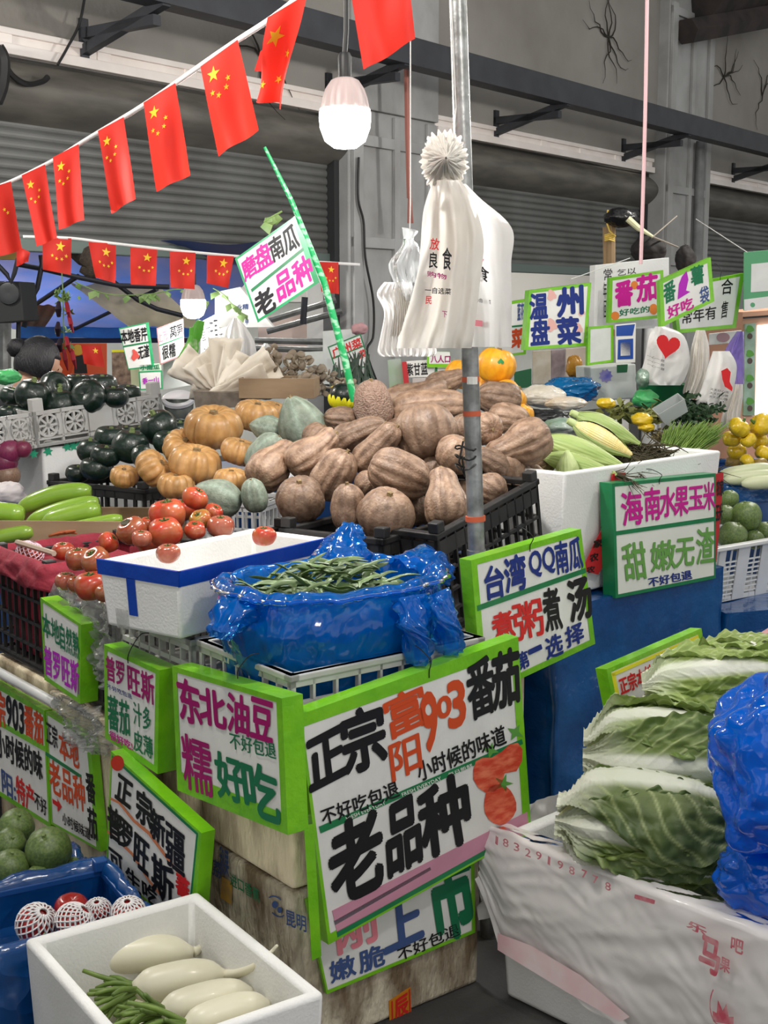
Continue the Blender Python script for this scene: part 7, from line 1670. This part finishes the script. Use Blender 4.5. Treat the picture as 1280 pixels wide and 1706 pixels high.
board('green-edged local celery sign with black characters', BL, [(198, 547), (247, 537), (257, 611), (214, 616)], .02, [2, 4, 2, 1], tape=GTAPE,
      texts=[('本地香芹', (201, 551), (244, 545), (203, 573), k, .03), ('无渣', (230, 578), (248, 573), (231, 599), k, .03)], shapes=[('red_daub', ell(225, 592, 6, 9, 14, 0, .25), mat('red_daub', (.65, .08, .06), .6))], strips=[('ribbon_tape', [(205, 576), (251, 568), (251, 571), (205, 579)], DTAPE)])
board('pink-edged lettuce stem sign with black and pink characters', BL, [(261, 547), (305, 531), (307, 591), (267, 608)], .02, 2, tape=mat('dull_pink_tape', (.45, .22, .22), .5),
      texts=[('莴', (283, 545), (294, 541), (284, 564), k, .02), ('笋', (294, 541), (304, 537), (295, 560), k, .02), ('很糯', (270, 577), (292, 570), (271, 600), k, .02), ('上市', (262, 553), (280, 547), (264, 572), 'pk', .02), ('好', (296, 566), (303, 563), (297, 580), 'pk', .02)], strips=[('ribbon_tape', [(265, 575), (305, 560), (305, 562), (265, 577)], DTAPE)])
board('small green-edged sign with purple writing above the squash crate', BL, [(231, 619), (270, 617), (271, 648), (233, 650)], .015, 2, tape=GTAPE, texts=[('香一山', (237, 630), (264, 627), (238, 640), p_, .03)])
board('pale green note pinned over the purple-lettered sign', BL, [(232, 608), (268, 605), (269, 617), (232, 619)], .006, 0, face=mat('pale_green_note', (.52, .66, .50), .6), name='note', cat='note', texts=[('小南瓜', (234, 609), (266, 607), (234, 617), g, .03)])
board('pale yellow-green board below the celery sign', Plane(at(225, 620, 6.7), (1, 0)), [(217, 612), (258, 608), (258, 645), (219, 648)], .006, 0, face=mat('pale_yellow_board', (.62, .66, .42), .6), name='board', cat='board')
board('pale green white board under the pink-edged sign', Plane(at(290, 620, 6.6), (1, 0)), [(272, 600), (306, 592), (330, 640), (272, 650)], .01, 0, face=LPN, name='board', cat='board')
board('white sheet covered in black handwriting behind the green string of leeks', Plane(at(345, 570, 6.5), (1, 0)), [(335, 536), (362, 522), (372, 594), (334, 597)], .006, 0, name='paper_sheet', cat='sheet', texts=[('鱼下', (336, 548), (350, 542), (337, 570), k, .0), ('主有', (348, 528), (362, 526), (350, 570), k, .0), ('计心', (340, 575), (360, 572), (340, 592), k, .0)])
board('white note with handwriting beside the knotted clear bag', Plane(at(375, 560, 6.45), (1, 0)), [(363, 548), (388, 542), (390, 575), (364, 580)], .006, 0, name='paper_sheet', cat='sheet', texts=[('土地', (364, 552), (382, 547), (365, 567), k, .0)])
board('white box side with blue print high beside the far bulb', Plane(at(400, 510, 6.6), (1, 0)), [(358, 487), (400, 478), (456, 545), (358, 546)], .1, 0, face=FOAM, name='foam_sheet', cat='foam sheet', texts=[('业精', (394, 508), (414, 506), (394, 517), 'n', .02), ('申', (409, 531), (414, 531), (409, 540), 'n', .03)])
board('small red-lettered sign leaning beside the pillar foot', Plane(at(590, 580, 5.6), (1, .05)), [(546, 578), (601, 556), (618, 610), (560, 620)], .012, 2, tape=DTAPE, texts=[('广州菜', (552, 582), (600, 562), (556, 597), 'r', .03), ('菜', (598, 585), (608, 581), (600, 598), 'r', .03)], strips=[('ribbon_tape', [(553, 596), (607, 575), (608, 577), (554, 599)], DTAPE)])
tag(MB().prism([at(*p, 5.9) for p in ((538, 552), (590, 548), (610, 585), (612, 640), (538, 640))], V((0, .1, 0))).build('foam_sheet', LPN, smooth=False), 'pale foam panel behind the small red-lettered sign', 'panel')
crinkle('pink paper lump on top of the pale foam panel by the pillar', at(599, 548, 5.8), .035, .03, .028, 3, mat('dusty_pink_paper', (.45, .25, .26), .7), 'paper_lump', .3, 'paper', 36, 24)
BR2 = Plane(at(700, 610, 5.0), (1, .1))
board('white sign with thin black characters for purple cabbage under the small bag cluster', BR2, [(676, 602), (724, 599), (724, 628), (679, 629)], .01, 0, texts=[('紫甘蓝', (677, 606), (712, 604), (678, 626), k, .02)])
board('lime-edged strip sign with dark red characters under the hanging bags', BR2.shifted(.02), [(712, 585), (750, 586), (752, 612), (712, 612)], .01, [0, 0, 6, 3], texts=[('八人口', (718, 592), (750, 592), (718, 604), 'dm', .03)])
tag(MB().prism([BR2.hit(*p) for p in ((646, 600), (668, 598), (678, 655), (650, 660))], V((0, .06, 0))).build('glass_sheet', mat('grey_green_glass', (.42, .46, .45), .2, c2=(.2, .4, .1), scale=5), smooth=False), 'grey-green glass panel with a lime stripe below the hanging bags', 'panel')
tag(MB().prism([BR2.hit(*p, .03) for p in ((668, 603), (676, 602), (682, 652), (673, 654))], V((0, .02, 0))).build('red_strip', RIB, smooth=False), 'narrow red strip leaning beside the purple cabbage sign', 'strip')
board('pale card below the purple cabbage sign behind the heap', BR2, [(687, 630), (722, 629), (722, 655), (688, 655)], .01, 0, face=mat('faded_card', (.50, .46, .44), .6), name='board', cat='board')
board('narrow white sign with a green upright beside the yellow pumpkin', BR2, [(727, 613), (748, 612), (748, 640), (727, 642)], .01, 0, name='board', cat='board', strips=[('green_upright', [(725, 612), (729, 612), (729, 642), (725, 642)], DTAPE)])
# ---------------------------------------------------------------- mushrooms, white sheets, jar, leeks
MUS = mat('oyster_mushroom_cap', (.30, .24, .17), .6, c2=(.20, .155, .11), scale=6, vary=.2); MUG = mat('oyster_mushroom_gill', (.58, .52, .42), .7)
rn = random.Random(21)
for i, (x, y, w, lab) in enumerate([(446, 612, 34, 'oyster mushroom clump at the outer end of the mushroom heap'), (466, 622, 36, 'oyster mushroom clump above the cardboard box'), (490, 618, 36, 'oyster mushroom clump in the middle of the heap'), (512, 630, 36, 'oyster mushroom clump above the dark gap beside the box'), (536, 622, 38, 'brown oyster mushroom clump beside the green stick'),
                                    (560, 635, 36, 'oyster mushroom clump behind the green stick'), (484, 640, 34, 'pale oyster mushroom clump with large caps low on the heap'), (530, 645, 34, 'oyster mushroom clump low by the cardboard corner'), (452, 596, 26, 'oyster mushroom clump topmost at the outer end'), (500, 600, 28, 'oyster mushroom clump highest in the middle'), (582, 640, 26, 'oyster mushroom clump nearest the small red-lettered sign')]):
    c = at(x, y, 5.05 + .06 * (i % 3)); t = thing('oyster_mushroom', lab, 'mushroom', c - Z * .03); mb = MB(); ms = MB()
    for q in range(13):
        r_ = rn.uniform(.011, .021); p = c + V((rn.gauss(0, .022), rn.gauss(-.01, .018), rn.gauss(.0, .018))); nrm = V((rn.gauss(0, .7), rn.gauss(-.6, .4), rn.gauss(.5, .5))).normalized(); x_ = nrm.cross(V((.1, .2, 1))).normalized(); y_ = nrm.cross(x_)
        mb.lathe([(.001, .25 * r_), (.5 * r_, .22 * r_), (.9 * r_, .02 * r_), (1.0 * r_, -.18 * r_), (.85 * r_, -.22 * r_), (.2 * r_, -.1 * r_)], 12, fn=lambda a, k2, r2, z: p + (x_ * math.cos(a) * (1 + .15 * math.sin(2 * a)) + y_ * math.sin(a)) * r2 + nrm * z)
        ms.tube([p - nrm * r_ * .1, c - Z * .03], [r_ * .3, r_ * .35], 6)
    mb.build('caps', MUS, t, angle=180); ms.build('stalks', MUG, t)
foam_box('brown cardboard box standing before the oyster mushrooms', at(398, 664, 4.86), (1, -.05), .28, .22, .075, t=.005, taper=0, m=CARD, name='cardboard_box', bev=.002)
SHEET = mat('pale_beige_sheet', (.88, .81, .70), .55, c2=(.78, .70, .58), scale=4, bump=.25, bscale=12)
sh = thing('beige_sheet', 'fan of pale beige folded sheets heaped beside the cardboard box', 'sheets', at(365, 665, 4.95))
for q in range(9):
    a0 = R(20 + q * 17); o = at(352 + q * 5, 662, 4.95 + .015 * q); d = V((math.cos(a0), .1, math.sin(a0) * .8))
    e = d.cross(V((0, 1, 0))).normalized()
    ln = .23 + .06 * math.sin(q * 2.1)
    MB().grid(lambda s, t_: o + d * (t_ * ln) + e * ((s - .5) * (.05 + .09 * t_)) + V((0, .03 * math.sin(s * 5 + q) * t_ + .012 * nz((s * 4, t_ * 4, q), 1.3), .010 * nz((s * 6, t_ * 5, q), 1))), 14, 14).build('folded_sheet', SHEET, sh, angle=180, solid=.0015)
tag(MB().prism([at(*p, 4.9) for p in ((322, 652), (412, 655), (408, 678), (326, 682))], V((0, .16, 0))).build('woven_tray', mat('dull_woven_tray', (.16, .13, .10), .8, c2=(.26, .22, .18), scale=26), smooth=False), 'dull woven tray under the pale beige sheets', 'tray')
jr = thing('lidded_tub', 'dark tub with a tilted shiny white lid behind the grey crate corner', 'tub', at(297, 690, 5.3)); jc = at(298, 672, 5.3)
MB().lathe([(.045, -.075), (.056, -.06), (.06, .0), (.058, .02)], 24, fn=lambda a, i, r_, z: jc + V((r_ * math.cos(a), r_ * math.sin(a), z))).build('body', mat('dark_glass_tub', (.02, .035, .03), .15, c2=(.2, .22, .2), scale=12), jr)
MB().lathe([(.001, .028), (.058, .03), (.066, .024), (.066, .012), (.06, .01)], 28, fn=lambda a, i, r_, z: jc + Matrix.Rotation(-.45, 3, 'X').inverted() @ V((r_ * math.cos(a), r_ * math.sin(a), z))).build('lid', mat('shiny_white_lid', (.72, .72, .76), .2), jr)
lk = thing('leek_bunch', 'bright green and white spotted leaves hanging from the far bulb wire', 'greens', at(295, 620, 6.0)); LK = mat('bright_green_leaf', (.10, .42, .03), .4, c2=(.6, .72, .45), scale=9, lo=.55, hi=.62)
for pts in ([(333, 536), (322, 570), (305, 600), (290, 624)], [(330, 540), (318, 575), (300, 602), (288, 620)], [(322, 545), (323, 580), (322, 612)], [(335, 534), (328, 560), (316, 590)]):
    MB().tube([at(x, y, 6.0) for x, y in pts], [.018, .024] + [.018] * (len(pts) - 3) + [.006], 8).build('leaf', LK, lk)
hung('knotted clear bag of white produce with pink print beside the ivy', [(530, 388, 396), (545, 378, 410), (570, 368, 424), (596, 362, 428), (612, 368, 424)], 6.2, BAGW, 3, .02, [('t', ('七吃好', (371, 577), (396, 577), (371, 589)), ink('pk'))], seed=21)
hung('small white knotted bag beside the rails above the mushrooms', [(572, 440, 446), (580, 434, 452), (592, 430, 458), (600, 432, 456)], 5.6, BAGW, 2, .012, seed=23)
mb = MB(); rn = random.Random(8); sg = thing('scallion_bunch', 'dark green bunch of long leaves standing beside the pillar', 'greens', at(600, 660, 5.3))
for q in range(30):
    x = rn.uniform(555, 622); mb.tube([at(x, 668, 5.3 + rn.uniform(-.05, .05)), at(x + rn.gauss(0, 5), 630, 5.3), at(x + rn.gauss(-4, 9), rn.uniform(585, 610), 5.3)], [.008, .009, .002], 5)
mb.build('leaves', mat('dark_scallion', (.012, .035, .016), .5), sg)
NETY = mat('bright_yellow_net', (.80, .74, .01), .6)
for i, (x, y, w, lab) in enumerate([(571, 660, 46, 'dark melon in a bright yellow foam net at the foot of the green stick'), (612, 655, 40, 'dark melon in a yellow net behind the warty pale pumpkin'), (657, 664, 34, 'yellow netted melon peeping over the heap by the pillar')]):
    p = at(x, y, 4.55); s = w / 2 * 4.55 / F
    r = thing('netted_melon', lab, 'melon', p, M=orient(p, 80, .1, i, s))
    fruit('ball', 0, 0, 0, i, .03, 28, 16).build('body', KAB, r, angle=180, local=True)
    fruit('ball', 14, .12, 0, i, .04, 42, 16).build('foam_net', NETY, r, angle=180, local=True).scale = (1.08, 1.08, .80)
    r.children[-1].location = (0, 0, -.26) if False else (0, 0, -.24)
    MB().prism([V((.5, -.2, .7)), V((.9, -.2, .45)), V((.9, .2, .45)), V((.5, .2, .7))], V((.05, 0, .08))).build('label_tag', mat('yellow_label', (.7, .55, .1), .5), r, local=True, smooth=False)
# left end: grey crate with squash, foam box under it, onions
gc = at(-60, 762, 5.05); gd = at(275, 712, 5.25)
gu = V((gd.x - at(62, 745, 4.9).x, gd.y - at(62, 745, 4.9).y, 0)); gl = gu.length; gp_ = at(62, 745, 4.9)
gcr = thing('plastic_crate', 'light grey plastic crate with flower-shaped openings full of dark squash', 'crate', gp_)
uu = gu.normalized(); vv_ = V((-uu.y, uu.x, 0)); H = .135
def fpanel(p, e, h, n, cells):
    mb = MB(); L = e.length; d = e / L; th = .012
    for z0, z1 in ((0, .012), (.026, .032), (h - .014, h)): mb.obox(p + Z * z0, e, -n * th, Z * (z1 - z0))
    for k in range(cells + 1): mb.obox(p + d * (L - .008) * k / cells, d * .008, -n * th, Z * h)
    for k in range(cells):
        x0 = L * k / cells; cw = L / cells; c = p + d * (x0 + cw / 2) + Z * (h * .58)
        if k in (2,): mb.obox(p + d * x0, d * cw, -n * th, Z * h); continue
        r_ = min(cw, h * .75) * .36
        for j in range(24):                                           # ring and spokes of the rosette
            a, b_ = 2 * PI * j / 24, 2 * PI * (j + 1) / 24
            q = [c + d * math.cos(t) * f + Z * math.sin(t) * f for t, f in ((a, r_), (b_, r_), (b_, r_ * 1.25), (a, r_ * 1.25))]; mb.prism(q, -n * th)
        for j in range(4): 
            a = PI * j / 4; mb.prism([c + d * math.cos(a + .12) * r_ + Z * math.sin(a + .12) * r_, c + d * math.cos(a - .12) * r_ + Z * math.sin(a - .12) * r_, c - d * math.cos(a + .12) * r_ - Z * math.sin(a + .12) * r_, c - d * math.cos(a - .12) * r_ - Z * math.sin(a - .12) * r_], -n * th)
        for sx in (-1, 1):
            mb.obox(c + d * (sx * (cw / 2 - .01) - .008) - Z * h * .3, d * .016, -n * th, Z * h * .6)
    mb.build('side_panel', GREYP, gcr, smooth=False)
A_ = V((gp_.x, gp_.y, .985))
fpanel(A_, uu * gl, H, -vv_, 5); fpanel(A_ + vv_ * .30, uu * gl, H, vv_, 5); fpanel(A_, vv_ * .30, H, -uu, 3); fpanel(A_ + uu * gl, vv_ * .30, H, uu, 3)
fpanel(A_ - uu * .20 - uu * 0, uu * .19, H, -vv_, 2)
MB().obox(A_ - uu * .20, uu * (gl + .20), vv_ * .30, Z * .01).build('floor_panel', GREYP, gcr, smooth=False)
for q in (A_ + uu * .0, A_ + uu * (gl - .045)): MB().obox(q + Z * (H - .002), uu * .045, vv_ * .04, Z * .05).build('corner_post', GREYP, gcr, smooth=False, bevel=.003)
_T = Matrix.Translation(A_) @ Matrix.Rotation(R(-5), 4, vv_) @ Matrix.Translation(-A_); gcr.matrix_basis = _T @ gcr.matrix_basis
fbx = foam_box('white foam box with a green leaf print under the grey squash crate', A_ + uu * .03 - Z * .28 + vv_ * .02, uu, .42, .26, .278, m=FOAM, shut=True, bev=.01)
plf = Plane(A_ + uu * .03 + vv_ * .02 - vv_ * .003, uu)
for q, (x, y) in enumerate(((80, 752), (112, 744), (122, 743), (134, 738), (56, 756))): MB().add([plf.hit(a, b_) for a, b_ in star(x, y, 9, 6, .3, .5)], [tuple(range(12))]).build('leaf_print', mat('green_leaf_print', (.01, .30, .16), .5), fbx, smooth=False)
foam_box('white foam box standing below the printed one behind the gourds', A_ + uu * .03 - Z * .985 + vv_ * .02, uu, .44, .27, .70, shut=True)
for i, (x, y, w, lab, c_) in enumerate([(14, 752, 46, 'purple-red onion at the frame edge under the grey crate', (.16, .02, .06)), (8, 770, 44, 'purple onion below the others at the frame edge', (.13, .018, .05)), (12, 792, 44, 'brown root tuber at the frame edge', (.20, .12, .08)), (38, 748, 30, 'small purple onion beside the white foam box', (.15, .02, .05))]):
    p = at(x, y, 4.85); M_ = orient(p, 80, .1, i, w / 2 * 4.85 / F); r = thing('onion' if i != 2 else 'tuber', lab, 'onion' if i != 2 else 'tuber', p, M=M_)
    fruit('ball', 0, 0, 0, i, .06, 28, 16).build('body', mat('onion_skin_%d' % i, c_, .35, c2=tuple(v * 1.6 for v in c_), scale=4, stretch=(5, 5, 1)), r, angle=180, local=True)
    MB().tube([V((0, 0, .8)), V((.02, 0, 1.05)), V((.05, .02, 1.2))], [.16, .08, .04], 7).build('neck', STEM, r, local=True)
crinkle('white paper sack with purple print at the frame edge below the onions', at(14, 822, 4.6), .06, .05, .04, 2, mat('white_paper_sack', (.62, .57, .58), .6, c2=(.35, .12, .35), scale=4, lo=.62, hi=.66), 'paper_sack', .25, 'sack', 44, 30)
crinkle('green plastic bag at the frame edge beside the person', at(10, 628, 5.7), .06, .05, .035, 3, MATS['green_bag_film'], 'plastic_bag', .3, 'bag', 40, 28)
